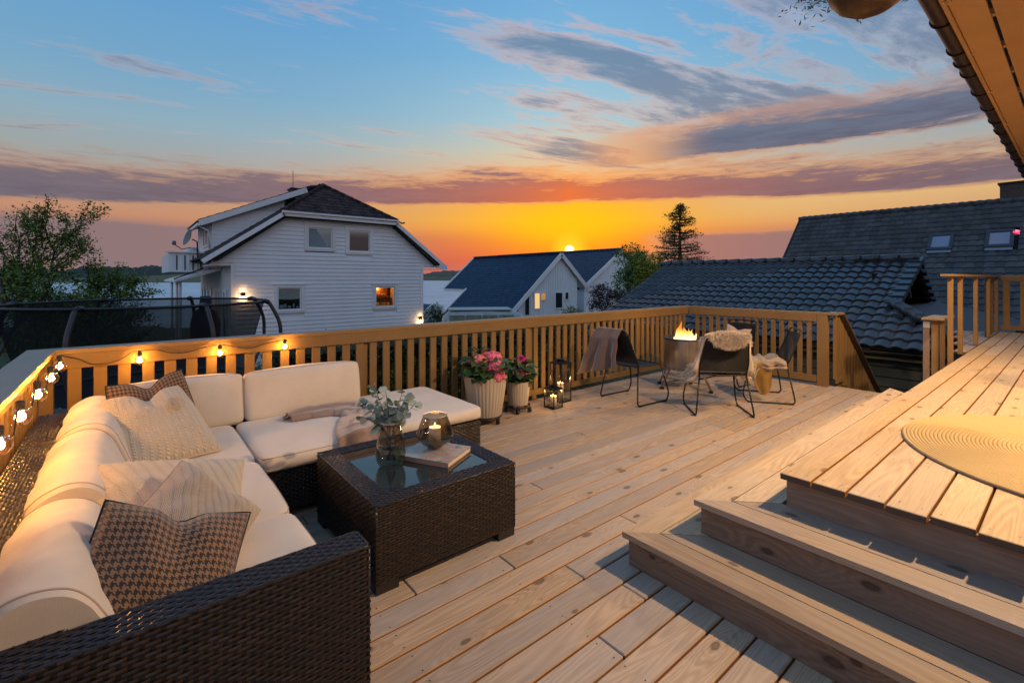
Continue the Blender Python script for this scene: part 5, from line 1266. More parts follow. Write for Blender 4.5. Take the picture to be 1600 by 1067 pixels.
# ================================================================== CORD CHAIRS
CORD = mat('black cord', (0.014, 0.014, 0.015), 0.5)
def make_chair(label, loc, rz):
    t_ = thing('cord_chair', label, 'chair', (0, 0, 0), 0, 'black cord chairs around the fire pit'); tr = 0.0085
    for s_ in (-1, 1):
        y0, y1 = s_ * 0.235, s_ * 0.292
        pts = rounded([(-0.17, y0, 0.435), (-0.245, y1, 0.012), (0.27, y1, 0.012), (0.31, y1 * 0.99, 0.10), (0.225, y0, 0.435)], 0.05, 5)
        lg = MB(); lg.tube(pts, tr, 8); L_ = lg.build('leg_frame', BLACKM, t_, smooth=True)
        for xx in (-0.20, 0.235): MB().box(xx - 0.022, y1 - 0.011, 0.0, xx + 0.022, y1 + 0.011, 0.012).build('glide', BLACKP, L_)
    st_ = MB(); st_.tube(rounded([(-0.17, -0.235, 0.437), (0.225, -0.235, 0.437), (0.235, 0.0, 0.432), (0.225, 0.235, 0.437), (-0.17, 0.235, 0.437), (-0.18, 0, 0.425)], 0.03, 4, closed=True), 0.0085, 8, closed=True); st_.build('seat_frame', BLACKM, t_, smooth=True)
    bk_ = MB(); bk_.tube(rounded([(-0.165, -0.238, 0.44), (-0.215, -0.242, 0.55), (-0.325, -0.205, 0.845), (-0.335, 0.0, 0.85), (-0.325, 0.205, 0.845), (-0.215, 0.242, 0.55), (-0.165, 0.238, 0.44)], 0.055, 6), 0.0095, 8); bk_.build('back_frame', BLACKM, t_, smooth=True)
    se = MB(); nS = 44
    for k in range(nS):
        x = -0.165 + 0.385 * k / (nS - 1); pts = [(x, y_, 0.439 - 0.022 * (1 - (y_ / 0.235) ** 2)) for y_ in np.linspace(-0.235, 0.235, 7)]; se.tube(pts, 0.0038, 4, cap=False)
    se.build('seat_cords', CORD, t_, smooth=True, kind='stuff')
    bc_ = MB(); nB_ = 46
    for k in range(nB_):
        z = 0.475 + 0.325 * k / (nB_ - 1); f_ = (z - 0.55) / 0.295
        xb = -0.185 - (z - 0.475) * 0.39; hw = 0.241 - 0.033 * max(0, (z - 0.55) / 0.3)
        pts = [(xb - 0.028 * (1 - (y_ / hw) ** 2), y_, z) for y_ in np.linspace(-hw, hw, 7)]; bc_.tube(pts, 0.0036, 4, cap=False)
    bc_.build('back_cords', CORD, t_, smooth=True, kind='stuff')
    return t_
proto = make_chair('black cord chair with a brown fleece draped over its back', None, 0)
def put(o, x, y, deg, label=None):
    M = Matrix.Translation((x, y, 0.0)) @ Matrix.Rotation(R(deg), 4, 'Z'); o.matrix_basis = M; WM[o] = M
    if label: o['label'] = label
    return M
chC = copy_tree(proto); chD = copy_tree(proto); chB = copy_tree(proto)
MA = put(proto, 4.69, 3.44, -5)
MC = put(chC, 4.985, 2.535, 44, 'black cord chair seen from behind with a sheepskin over it')
MD = put(chD, 6.00, 2.45, 125, 'black cord chair with a crumpled oatmeal throw across its seat')
MBm = put(chB, 6.56, 3.16, 174, 'black cord chair farthest from the sofa with a beige pillow on it')

# brown fleece over the back of chair A
def fleeceA(i, j):
    u, v = i / 36, j / 46; a = (u - 0.5)
    # v: 0 hem on the front side -> 0.3 top of the back -> 1 long hem behind
    top = Vector((-0.330, 0, 0.862)); s_ = (v - 0.28)
    wd = 0.37 + 0.24 * max(0, s_) ; y_ = a * wd + 0.03
    fold = (0.030 * noise.noise(Vector((a * 7.0, v * 1.6, 2.2))) + 0.018 * math.sin(a * 13 + 0.7 + v)) * min(1, abs(s_) * 3.5)
    if s_ < 0: z_ = 0.862 + s_ * 0.95; x_ = -0.322 - s_ * 0.40 + 0.012 + fold * 0.4
    else:
        L = s_ * (0.60 + 0.26 * max(0, a + 0.25)); z_ = 0.866 - L; x_ = -0.350 - 0.05 * min(1, s_ * 6) - 0.16 * s_ - 0.10 * s_ * max(0, a) - fold
    if abs(s_) < 0.04: z_ += 0.010 * (1 - abs(s_) / 0.04)
    y_ += 0.10 * max(0, s_) * (1 if a > 0 else 0.15) + 0.008 * math.sin(v * 19)
    q = MA @ Vector((x_, y_, z_)); return (q.x, q.y, q.z)
cloth('blanket', 'brown fleece blanket draped over the back of the left cord chair', fleeceA, 36, 46, FLEECE2, 0.009)

# sheepskin on chair C
WOOLC = (0.60, 0.48, 0.35)
WOOL = mat('sheepskin wool', rough=0.95, sheen=0.5, build=lambda n, b: n.link(n.mix(n.new('ShaderNodeNewGeometry').outputs['Random Per Island'], (0.50, 0.38, 0.25), (0.78, 0.66, 0.52)), b.inputs['Base Color']))
sk = thing('sheepskin', 'cream sheepskin hanging over the back and seat of the chair seen from behind', 'sheepskin', MC.translation)
def skinP(u, v):
    """u across, v along: hem behind the back (0) .. over the top .. seat .. front hem (1)"""
    a = (u - 0.5) * 2
    if v < 0.14: t_ = v / 0.14; hw = 0.135 + 0.055 * t_; z = 0.765 + 0.10 * t_ + 0.03 * abs(a) ** 2; x = -0.372 + 0.012 * t_
    elif v < 0.22: t_ = (v - 0.14) / 0.08; hw = 0.19; z = 0.868 + 0.012 * math.sin(t_ * math.pi) - 0.02 * a * a; x = -0.360 + 0.065 * t_
    elif v < 0.58: t_ = (v - 0.22) / 0.36; hw = 0.20 + 0.09 * math.sin(t_ * 2.2) ; z = 0.85 - 0.385 * t_; x = -0.295 + 0.15 * t_
    else: t_ = (v - 0.58) / 0.42; hw = 0.285 + 0.035 * math.sin(t_ * 3.1); z = 0.465 - 0.075 * max(0, t_ - 0.85) * 6; x = -0.145 + 0.42 * t_
    y = a * hw * (1 + 0.05 * math.sin(v * 31)); over = max(0, abs(y) - 0.235)
    if v > 0.35: z -= over * 1.5
    if 0.22 < v < 0.6: x += over * 0.2
    return MC @ Vector((x, y, z))
bm_ = MB(); bm_.grid(lambda i, j: tuple(skinP(i / 20, j / 40)), 20, 40); bs = bm_.build('hide', WOOL, sk, smooth=True)
sm_ = bs.modifiers.new('t', 'SOLIDIFY'); sm_.thickness = 0.02; sm_.offset = 1
fur = MB(); rng = random.Random(9); cen_ = MC @ Vector((-0.12, 0, 0.60))
for k in range(15000):
    u, v = rng.random(), rng.random() ** 1.15 if rng.random() < .5 else rng.random() * 0.3
    p_ = skinP(u, v); e1 = skinP(min(1, u + 0.01), v) - p_; e2 = skinP(u, min(1, v + 0.01)) - p_
    nrm = e1.cross(e2)
    if nrm.length < 1e-9: continue
    nrm.normalize(); s_ = 1
    loc_ = MC.inverted().to_3x3() @ nrm
    if v < 0.2:
        if loc_.x > 0 and v < 0.14: nrm = -nrm
    elif loc_.z + loc_.x < 0: nrm = -nrm
    if v >= 0.14 and v < 0.22 and (MC.inverted().to_3x3() @ nrm).z < 0: nrm = -nrm
    outw = (e1.normalized() * (1 if u > 0.5 else -1)) * (0.9 if (u < 0.12 or u > 0.88) else 0.15)
    if v < 0.03: outw += -e2.normalized() * 0.9
    if v > 0.97: outw += e2.normalized() * 0.9
    d = (nrm * 0.75 + outw + Vector((rng.uniform(-.5, .5), rng.uniform(-.5, .5), rng.uniform(-.9, .15)))).normalized(); L = rng.uniform(0.03, 0.060)
    sd = d.cross(Vector((rng.uniform(-1, 1), rng.uniform(-1, 1), rng.uniform(-1, 1)))).normalized() * rng.uniform(0.0022, 0.0040)
    mid = p_ + d * L * 0.6; tip = p_ + d * L + Vector((0, 0, -0.010))
    fur.raw([tuple(p_ - sd), tuple(p_ + sd), tuple(mid + sd * .8), tuple(tip), tuple(mid - sd * .8)], [(0, 1, 2, 3, 4)])
fur.build('fur', WOOL, sk, kind='stuff')

# throw on chair D
def throwD(i, j):
    u, v = i / 56, j / 40
    x0_ = -0.16 + 0.44 * v                                              # back to front of the seat
    s_ = u * 0.98 - 0.26                                                # from the far side across and down the near side
    nz = noise.noise(Vector((s_ * 7, x0_ * 8, 4))); n2_ = noise.noise(Vector((s_ * 14, x0_ * 13, 9)))
    bunch = 0.045 * math.exp(-((x0_ + 0.10) / 0.07) ** 2) + 0.030 * math.exp(-((x0_ - 0.05 - 0.1 * s_) / 0.035) ** 2) + 0.028 * math.exp(-((x0_ - 0.17 + 0.08 * s_) / 0.03) ** 2)
    z_ = 0.468 + bunch + 0.036 * nz + 0.022 * n2_; y_ = s_
    if s_ < -0.22: z_ -= (-0.22 - s_) * 0.9
    edge = 0.245 + 0.01 * nz
    if s_ > edge:
        k = s_ - edge; g_ = 0.20 + 0.30 * math.exp(-((x0_ - 0.20) / 0.05) ** 2) + 0.30 * math.exp(-((x0_ - 0.255) / 0.03) ** 2)
        z_ = min(z_, 0.49) * 1.0 - k * g_ * 0.98; y_ = edge + 0.012 + 0.035 * min(1, k * 6) * (0.5 + nz) + 0.02 * math.sin(x0_ * 38) * min(1, k * 5)
        x0_ = x0_ + (0.13 - x0_) * min(0.35, k * 0.9) * (1 if g_ > 0.5 else 0)
    q = MD @ Vector((x0_, y_, z_)); return (q.x, q.y, q.z)
cloth('throw', 'crumpled oatmeal throw spread over the right cord chair seat and hanging at its side', throwD, 56, 40, THROW, 0.007)
MUST = mat('mustard wool', rough=0.95, sheen=0.3, build=clothf((0.27, 0.15, 0.03), (0.21, 0.11, 0.02), 500, 0.5, 0.6))
def mustard(i, j):
    u, v = i / 26, j / 30; a = (u - 0.5) * 2
    w_ = 0.085 * (1 + 0.12 * math.sin(v * 4)) * math.sqrt(max(0.0, 1 - max(0, (v - 0.72) / 0.28) ** 2.2)) + 0.004
    if v < 0.25: x_, y_, z_ = 0.10 + a * w_, 0.10 + 0.155 * v / 0.25, 0.462
    else: t_ = (v - 0.25) / 0.75; x_, y_, z_ = 0.10 + a * w_ - 0.02 * t_, 0.262 + 0.018 * math.sin(a * 4 + v * 3) * t_ + 0.012 * noise.noise(Vector((a * 2, v * 5, 3))), 0.455 - 0.36 * t_
    q = MD @ Vector((x_, y_, z_)); return (q.x, q.y, q.z)
cloth('cloth', 'mustard cloth end hanging in a rounded lobe below the right cord chair seat', mustard, 26, 30, MUST, 0.010)
# pillow on chair B
Mq = MBm @ Matrix.Translation((-0.09, 0.02, 0.575)) @ Matrix.Rotation(R(0), 4, 'Z')
fB = (MBm.to_3x3() @ Vector((0.93, 0, 0.32))); uB = (MBm.to_3x3() @ Vector((-0.35, 0.14, 1)))
pillow('throw_pillow', 'plain beige pillow standing on the farthest cord chair', pm(Mq.translation, fB, uB), 0.205, 0.06, mat('beige linen', rough=0.9, sheen=0.2, build=clothf((0.40, 0.29, 0.225), (0.35, 0.25, 0.19), 700, 0.3, 0.5)), seed=31, pinch=0.12, dent=(0.15, 0.3))

# ================================================================== RUG
rug = thing('jute_rug', 'round coiled jute rug lying on the raised deck', 'rug', (3.85, -0.2, 0.5))
JUTE = mat('braided jute', rough=0.9, build=lambda n, b: (lambda p: (n.link(n.mix(n.noise(p, 180, 3, 0.7), (0.36, 0.25, 0.11), (0.56, 0.41, 0.20)), b.inputs['Base Color']), n.link(n.bump(n.add(n.noise(p, 260, 2, 0.6), n.mul(n.noise(p, 90, 2, 0.6), 0.7)), 0.9, 0.004), b.inputs['Normal'])))(oc(n)))
cm = MB(); RP = 0.0178; Rr = 0.92; rc = 0.0082; TH_ = 2 * math.pi * (Rr / RP); pts = []
a = 2 * math.pi
while a < TH_:
    r_ = a / (2 * math.pi) * RP; w_ = 1 + 0.0
    pts.append((3.85 + r_ * math.cos(a), -0.2 + r_ * math.sin(a), 0.5112 + 0.0006 * math.sin(a * 31))); a += max(0.05, min(0.35, 0.035 / max(r_, 0.05)))
cm.tube(pts, 0.0094, 6); cm.build('coil', JUTE, rug, smooth=True)
MB().lathe([(0.0, 0.002), (Rr - 0.004, 0.002), (Rr - 0.002, 0.010), (0.0, 0.010)], 96, (3.85, -0.2, 0.5)).build('backing', mat('rug edge binding', (0.16, 0.12, 0.11), 0.9), rug)
MB().tube([(3.85 + (Rr + 0.002) * math.cos(a), -0.2 + (Rr + 0.002) * math.sin(a), 0.5065) for a in np.linspace(0, 2 * math.pi, 120)[:-1]], 0.005, 6, closed=True).build('binding', MATS['rug edge binding'], rug, smooth=True)

# ================================================================== HANGING BASKETS AT THE EAVE
hp = at(1360, 2.25); HZ = 2.735
hb = thing('hanging_flower_bowl', 'wood toned hanging bowl with trailing pink flowers at the top edge', 'hanging basket', (hp.x, hp.y, HZ))
BOWL = mat('varnished wooden bowl', rough=0.5, build=lambda n, b: n.link(n.mix(n.noise(n.mapping(oc(n), (2, 2, 40)), 2, 4, 0.6), (0.05, 0.03, 0.02), (0.11, 0.065, 0.04)), b.inputs['Base Color']))
m = MB(); m.lathe([(0.0, 0.012), (0.055, 0.010), (0.060, 0.0), (0.085, 0.004), (0.130, 0.035), (0.165, 0.085), (0.180, 0.15), (0.174, 0.15), (0.150, 0.09), (0.0, 0.05)], 48, (hp.x, hp.y, HZ)); m.build('bowl', BOWL, hb, smooth=True)
for k in range(3):
    a = k * 2.1 + 0.4; MB().tube([(hp.x + 0.177 * math.cos(a), hp.y + 0.177 * math.sin(a), HZ + 0.15), (hp.x, hp.y, HZ + 0.62)], 0.002, 5).build('chain', DARKM, hb)
FOL = mat('grey green trailing foliage', (0.16, 0.20, 0.15), 0.7)
tl = MB(); rng = random.Random(4)
def sprig(mb, p, d, L, n_=9, s_=0.018):
    p = Vector(p); d = Vector(d)
    for k in range(n_):
        q = p + d * L * k / n_ + Vector((0, 0, -0.35 * L * (k / n_) ** 2)); e_ = Vector((rng.uniform(-1, 1), rng.uniform(-1, 1), rng.uniform(-.8, .6))).normalized(); f_ = e_.orthogonal().normalized()
        mb.raw([tuple(q), tuple(q + e_ * s_ + f_ * s_ * .4), tuple(q + e_ * s_ * 1.9), tuple(q + e_ * s_ - f_ * s_ * .4)], [(0, 1, 2, 3)])
for k in range(80):
    a = rng.uniform(0, 6.28); s0_ = Vector((hp.x + 0.15 * math.cos(a), hp.y + 0.15 * math.sin(a), HZ + 0.15)); sprig(tl, s0_, (math.cos(a), math.sin(a), rng.uniform(0.0, 0.9)), rng.uniform(0.10, 0.26))
for k in range(26):
    s0_ = Vector((hp.x, hp.y, HZ + 0.15)) - rt_ * rng.uniform(.12, .17) + fw_ * rng.uniform(-.1, .1); sprig(tl, s0_, -rt_ + Vector((rng.uniform(-.3, .3), rng.uniform(-.3, .3), rng.uniform(-.75, -.1))), rng.uniform(0.10, 0.28), s_=0.013)
tl.build('foliage', FOL, hb, kind='stuff')
def petunias(root, spots, r_=0.024):
    mb = MB()
    for c in spots:
        c = Vector(c); d = Vector((rng.uniform(-1, 1), rng.uniform(-1, 1), rng.uniform(-.3, .8))).normalized(); u = d.orthogonal().normalized(); v = d.cross(u); vs = [tuple(c - d * r_ * .9)] + [tuple(c + (u * math.cos(k * .6283) + v * math.sin(k * .6283)) * r_ * (1 if k % 2 else 0.8)) for k in range(10)]
        mb.raw(vs, [(0, 1 + k, 1 + (k + 1) % 10) for k in range(10)])
    mb.build('flowers', MAG, root, kind='stuff')
petunias(hb, [tuple(Vector((hp.x, hp.y, HZ + 0.19)) - rt_ * rng.uniform(.10, .30) + fw_ * rng.uniform(-.1, .1) + Vector((0, 0, rng.uniform(-.11, .1)))) for _ in range(20)])
q2 = at(1655, 3.3); QZ = zat(365, 3.3)
h2 = thing('hanging_basket', 'hanging basket of magenta flowers just reaching in at the right edge', 'hanging basket', (q2.x, q2.y, QZ - 0.1))
MB().lathe([(0.0, -0.19), (0.06, -0.18), (0.11, -0.12), (0.14, -0.03), (0.13, -0.03), (0.0, -0.05)], 32, (q2.x, q2.y, QZ)).build('bowl', BOWL, h2, smooth=True)
petunias(h2, [tuple(Vector((q2.x, q2.y, QZ)) + Vector((rng.gauss(0, .075), rng.gauss(0, .075), rng.uniform(-.02, .12)))) for _ in range(80)], 0.022)
tl = MB()
for k in range(70): a = rng.uniform(0, 6.28); sprig(tl, (q2.x + 0.08 * math.cos(a), q2.y + 0.08 * math.sin(a), QZ - 0.02), (math.cos(a), math.sin(a), rng.uniform(-.2, .9)), rng.uniform(0.05, 0.10))
tl.build('foliage', LEAFG, h2, kind='stuff')
for k in range(3): a = k * 2.1; MB().tube([(q2.x + 0.135 * math.cos(a), q2.y + 0.135 * math.sin(a), QZ - 0.03), (q2.x, q2.y, QZ + 0.5)], 0.002, 5).build('chain', DARKM, h2)
MB().tube([(q2.x, q2.y, QZ + 0.5), (q2.x, q2.y, ZS)], 0.002, 5).build('chain', DARKM, h2)
# ================================================================== ROOFS
CAMP = Vector((0, 0, H0))
def frame(O, u, s):
    u = Vector(u).normalized(); s = Vector(s).normalized(); n = u.cross(s).normalized()
    if n.z < 0: n = -n
    M = Matrix(((u.x, s.x, n.x, 0), (u.y, s.y, n.y, 0), (u.z, s.z, n.z, 0), (0, 0, 0, 1))); M.translation = Vector(O); return M
def tile_verts(tw, cl, seg=7, amp=0.022, lip=0.022):
    vs = []; fs = []
    pf = [(i / seg * tw, amp * (0.5 - 0.5 * math.cos(2 * math.pi * min(1, max(0, (i / seg) * 1.0)))) ** 0.8) for i in range(seg + 1)]
    for (s_, z0) in ((0.0, lip), (cl * 1.06, 0.002)): vs += [(x, s_, z + z0) for x, z in pf]
    vs += [(x, 0.0, z - 0.004) for x, z in pf]; w = seg + 1
    for i in range(seg): fs += [(i, i + 1, w + i + 1, w + i), (2 * w + i, 2 * w + i + 1, i + 1, i)]
    return vs, fs
def tiled(root, O, u, s, U, S, tw, cl, m, keep=None, nobj=300, seg=7, amp=0.022, px_min=0, view=None, under=True, lip=0.022):
    M = frame(O, u, s); vs, fs = tile_verts(tw, cl, seg, amp, lip); cells = []
    for j in range(int(math.ceil(S / cl - 0.05))):
        for i in range(int(round(U / tw))):
            c = ((i + 0.5) * tw, (j + 0.5) * cl)
            if keep and not keep(*c): continue
            wp = M @ Vector((c[0], c[1], 0)); cells.append(((wp - CAMP).length if (view is None or view(wp)) else 1e6, i, j))
    cells.sort(); me = None
    if nobj:
        mb = MB(); mb.raw(vs, fs); me = mb.mesh('roof_tile', m, True)
        bm = bmesh.new(); bm.from_mesh(me)
        for e in bm.edges:
            if len(e.link_faces) == 2 and e.calc_face_angle(0) > 0.7: e.smooth = False
        bm.to_mesh(me); bm.free()
    rest = MB()
    for k, (d, i, j) in enumerate(cells):
        T = M @ Matrix.Translation((i * tw, j * cl, random.uniform(-0.0015, 0.0015))) @ Matrix.Rotation(random.gauss(0, 0.004), 4, 'Z')
        if k < nobj and d < 1e5: link('roof_tile', me, root, T)
        else: rest.raw([tuple(T @ Vector(v)) for v in vs], fs)
    if rest.f: rest.build('roof_tiles', m, root, smooth=(seg > 5), kind='stuff')
    return M
def ridge_tiles(root, a, b, m, L=0.40, r=0.11, obj=True, nmax=300):
    a, b = Vector(a), Vector(b); d = b - a; n_ = max(1, int(round(d.length / L))); d.normalize(); L = (b - a).length / n_
    mb = MB(); mb.tube([(0, 0, 0), (L * 1.05, 0, 0)], [r, r * 0.86], 12, cap=True); me = mb.mesh('ridge_tile', m, True); allm = MB()
    for k in range(n_):
        p = a + d * (k * L); T = orient(p, d)
        if obj and k < nmax: link('ridge_tile', me, root, T)
        else: allm.raw([tuple(T @ Vector(v)) for v in mb.v], mb.f)
    if allm.f: allm.build('ridge_tiles', m, root, smooth=True, kind='stuff')

# ---------------------------------------------------------------- garage with the big near roof
ga = thing('garage', 'low dark garage with a wet looking black tiled roof just beyond the deck railing', 'garage', (13.5, 5.5, -2.3))
EX, EZ, RX, RZ = 11.6, 0.06, 15.7, 1.93
YN, YF = 2.72, 10.05
sl = Vector((RX - EX, 0, RZ - EZ)); SL = sl.length
def keepN(uu, ss):
    """cut by the hip that runs down to the lower right and by the open gable"""
    y = YF - uu; f = ss / SL
    if f > 0.42: return y > YN
    return y > YN - (0.42 - f) / 0.42 * 1.15 - 0.1
tiled(ga, (EX, YF, EZ), (0, -1, 0), sl, YF - 1.45, SL, 0.262, 0.335, TILE_N, keepN, 300, 8, 0.042, lip=0.035)
ridge_tiles(ga, (RX, YN - 0.05, RZ + 0.05), (RX, YF + 0.1, RZ + 0.05), TILE_N, 0.42, 0.12)
MB().prism([(EX + 0.03, EZ - 0.03), (RX, RZ - 0.04), (2 * RX - EX, EZ - 0.03), (2 * RX - EX, EZ - 0.10), (RX, RZ - 0.12), (EX + 0.03, EZ - 0.10)], 'y', YN + 0.02, YF - 0.02).build('roof_deck', DIRT, ga)
MB().raw([(EX + .03, 1.62, EZ - .03), (EX + .03, YN + .05, EZ - .03), (EX + SL * .42 * sl.x / SL, YN + .05, EZ + sl.z * .42 - .03), (EX + SL * .40 * sl.x / SL, YN - 0.02, EZ + sl.z * .40 - .03)], [(0, 1, 2, 3)]).build('roof_deck', DIRT, ga)
# verge tiles along the open gable (cranked tiles with a side face)
hip0 = Vector((EX + 0.42 * sl.x, YN, EZ + 0.42 * sl.z))
k = 0; f = 0.42
vt = MB(); vt.box(0, 0, -0.09, 0.30, 0.36, 0.045); vme = vt.mesh('verge_tile', TILE_N)
bm = bmesh.new(); bm.from_mesh(vme); bmesh.ops.bevel(bm, geom=bm.edges[:], offset=0.012, segments=2, affect='EDGES'); bm.to_mesh(vme); bm.free()
Mv = frame((EX, YF, EZ), (0, -1, 0), sl)
ss = 0.42 * SL
while ss < SL - 0.1:
    link('verge_tile', vme, ga, Mv @ Matrix.Translation((YF - YN - 0.16, ss, 0.030)) @ Matrix.Rotation(R(-5.5), 4, 'X')); ss += 0.335
# hip tiles down to the near corner
ridge_tiles(ga, hip0 + Vector((-0.05, -0.02, 0.05)), Vector((EX + 0.40, 1.42, EZ + 0.22)), TILE_N, 0.34, 0.125)
# rear slope seen edge on and the timber of the open gable
BARGE = mat('dark barge board', (0.05, 0.045, 0.04), 0.7)
ps = MB(); ps.bar((RX, YN - 0.02, RZ - 0.03), (RX + 2.1, YN - 0.02, RZ - 0.03 - 2.1 * 0.62), 0.03, 0.09); ps.build('barge_board', BARGE, ga)
ps = MB(); ps.bar((RX, YN - 0.04, RZ - 0.03), (hip0.x + 0.15, YN - 0.04, hip0.z - 0.03), 0.03, 0.10); ps.build('barge_board', BARGE, ga)
m = MB(); MB
for q in range(7):
    x = RX + 0.12 + q * 0.30; link('verge_tile', vme, ga, Matrix.Translation((x, YN - 0.12, RZ - 0.02 - (x - RX) * 0.62)) @ Matrix.Rotation(R(31.8), 4, 'Y') @ Matrix.Scale(0.62, 4))
BEAM = mat('weathered rafters', (0.085, 0.06, 0.045), 0.8)
m = MB(); m.bar((RX - 0.35, YN + 0.25, RZ - 0.95), (RX + 0.02, YN + 0.25, RZ - 0.15), 0.06, 0.09); m.build('rafter', BEAM, ga)
m = MB(); m.bar((RX + 0.65, YN + 0.25, RZ - 1.0), (RX + 0.06, YN + 0.25, RZ - 0.12), 0.06, 0.09); m.build('rafter', BEAM, ga)
MB().box(RX - 0.62, YN + 0.22, RZ - 1.25, RX - 0.54, YN + 0.3, RZ - 0.5).build('rafter', BEAM, ga)
MB().box(RX - 1.2, YN + 0.6, -0.9, RX + 1.9, YN + 0.66, RZ - 0.35).build('gable_wall', DIRT, ga)
MB().box(RX - 1.5, YN - 0.05, RZ - 1.28, RX + 2.4, YN + 0.3, RZ - 1.20).build('tie_beam', BEAM, ga)
# low lean-to roof of dark membrane beside the hip
TAR = mat('wet roofing felt', rough=0.5, build=lambda n, b: (n.link(n.mix(n.noise(oc(n), 3, 5, 0.7), (0.02, 0.024, 0.032), (0.045, 0.05, 0.06)), b.inputs['Base Color']), n.link(n.bump(n.noise(oc(n), 14, 5, 0.8), 0.5, 0.02), b.inputs['Normal'])))
m = MB(); m.grid(lambda i, j: (12.7 + 0.52 * i, 2.66 - 0.22 * j, 0.62 + 0.07 * math.sin(i * 0.5 + 0.5) + 0.030 * i - 0.055 * j), 9, 8); m.build('lean_to_roof', TAR, ga, smooth=True)
MB().raw([(12.7, 2.5, 0.60), (12.0, 1.4, 0.0), (16, 1.4, 0.0), (17.3, 2.6, 0.8)], [(0, 1, 2, 3)]).build('lean_to_wall', DIRT, ga)
# walls, fascia, gutter, downpipe
MB().box(12.05, 1.9, -2.6, 12.2, YF - 0.4, 0.02).build('wall', GREYW, ga)
for k in range(9): piece('cladding_board', 11.995, 0.9, -0.36 - k * 0.205, 12.03, YF - 0.4, -0.17 - k * 0.205, mat('grey green board', build=paint((0.05, 0.055, 0.048), 0.3)), ga, 0.008)
MB().box(12.0, 0.9, -2.6, 17, 1.0, 0.1).build('wall', GREYW, ga)
piece('fascia_board', 11.66, 1.1, -0.17, 11.70, YF, -0.015, mat('olive grey fascia', (0.10, 0.085, 0.06), 0.7), ga, 0.004)
MB().box(11.70, 1.1, -0.14, 12.0, YF, -0.11).build('eave_soffit', MATS['olive grey fascia'], ga)
m = MB(); pf = [(11.58 + 0.06 * math.cos(a), -0.02 + 0.06 * math.sin(a)) for a in np.linspace(math.pi, 2 * math.pi, 9)]
m.raw([(p[0], y, p[1]) for y in (1.15, YF) for p in pf], [(i, i + 1, 9 + i + 1, 9 + i) for i in range(8)]); go = m.build('gutter', DARKM, ga, smooth=True); so_ = go.modifiers.new('t', 'SOLIDIFY'); so_.thickness = 0.005
MB().tube([(11.58, 1.75, -0.07), (11.58, 1.75, -0.28), (11.8, 1.75, -0.42), (11.95, 1.75, -0.55), (11.95, 1.75, -2.2)], 0.045, 10).build('downpipe', DARKM, ga, smooth=True)
m = MB(); m.tube([(9.2, 1.5, 0.0), (9.2, 1.5, 0.10), (9.2, 1.3, 0.10), (9.2, 1.3, -0.02), (9.2, 1.5, -0.02)], 0.008, 6)
bh = m.build('tap_bracket', mat('brass pipe', (0.6, 0.42, 0.15), 0.3, 0.9)); tag(bh, 'small brass coloured bent pipe beside the newel boards', 'pipe')

# ---------------------------------------------------------------- long house with skylights
bh_ = thing('long_roof_house', 'long house with a steep anthracite tiled roof, two skylights and a chimney at the right', 'house', (31, 4, -2.3))
bR = Vector((30, 0, 4.82)); bdir = Vector((-1, 0, -0.97)).normalized()
O_ = Vector((30, 10.37, 4.82)) + bdir * 7.0; BS = 7.0
cosA = -bdir.x
sky_ = [(1470, 380), (1562, 375)]
def onroof(px, py):
    a = (px - 800) / 732; rx = math.cos(R(FA)) + a * math.sin(R(FA)); ry = math.sin(R(FA)) - a * math.cos(R(FA)); rz = (435 - py) / 732
    # plane: (z-4.82) = (x-30)*0.97
    t_ = (H0 - 4.82 + 30 * 0.97) / (rx * 0.97 - rz); return Vector((rx * t_, ry * t_, H0 + rz * t_))
swin = []
for (px_, py_) in sky_:
    c = onroof(px_, py_); u_ = 10.37 - c.y; s__ = (c - (Vector((30, c.y, 4.82)) + bdir * 7.0)).length; swin.append((u_, s__))
def keepB(u_, s_):
    return not any(abs(u_ - a) < 0.40 and abs(s_ - b) < 0.55 for a, b in swin)
Mb_ = tiled(bh_, O_, (0, -1, 0), -bdir, 16.5, BS, 0.30, 0.345, TILE_B, keepB, 300, 6, 0.035, view=lambda p: 1220 < 800 + 732 * (p.x * math.sin(R(FA)) - p.y * math.cos(R(FA))) / max(0.1, p.x * math.cos(R(FA)) + p.y * math.sin(R(FA))) < 1610, lip=0.035)
ridge_tiles(bh_, (30, 10.42, 4.86), (30, -6.1, 4.86), TILE_B, 0.42, 0.13)
wv_ = MB(); lo = Vector((30, 0, 4.82)) + bdir * 7.0
wv_.prism([(lo.x, lo.z - 0.06), (30, 4.80 - 0.02), (30 - (lo.x - 30), lo.z - 0.06), (30 - (lo.x - 30) - 0.3, lo.z - 0.2), (30, 4.6), (lo.x + 0.3, lo.z - 0.2)], 'y', -6.1, 10.33); wv_.build('roof_deck', DIRT, bh_)
MB().box(lo.x + 0.5, -6, -3, 34.5, 10.1, lo.z - 0.1).build('wall', GREYW, bh_)
MB().bar((29.98, 10.37, 4.80), lo + Vector((0, 10.37, 0)), 0.05, 0.16).build('barge_board', BARGE, bh_)
SKYG = mat('skylight glass', (0.16, 0.22, 0.32), 0.06, 0.0, 1.0)
FRM = mat('grey skylight flashing', (0.055, 0.06, 0.07), 0.45, 0.4)
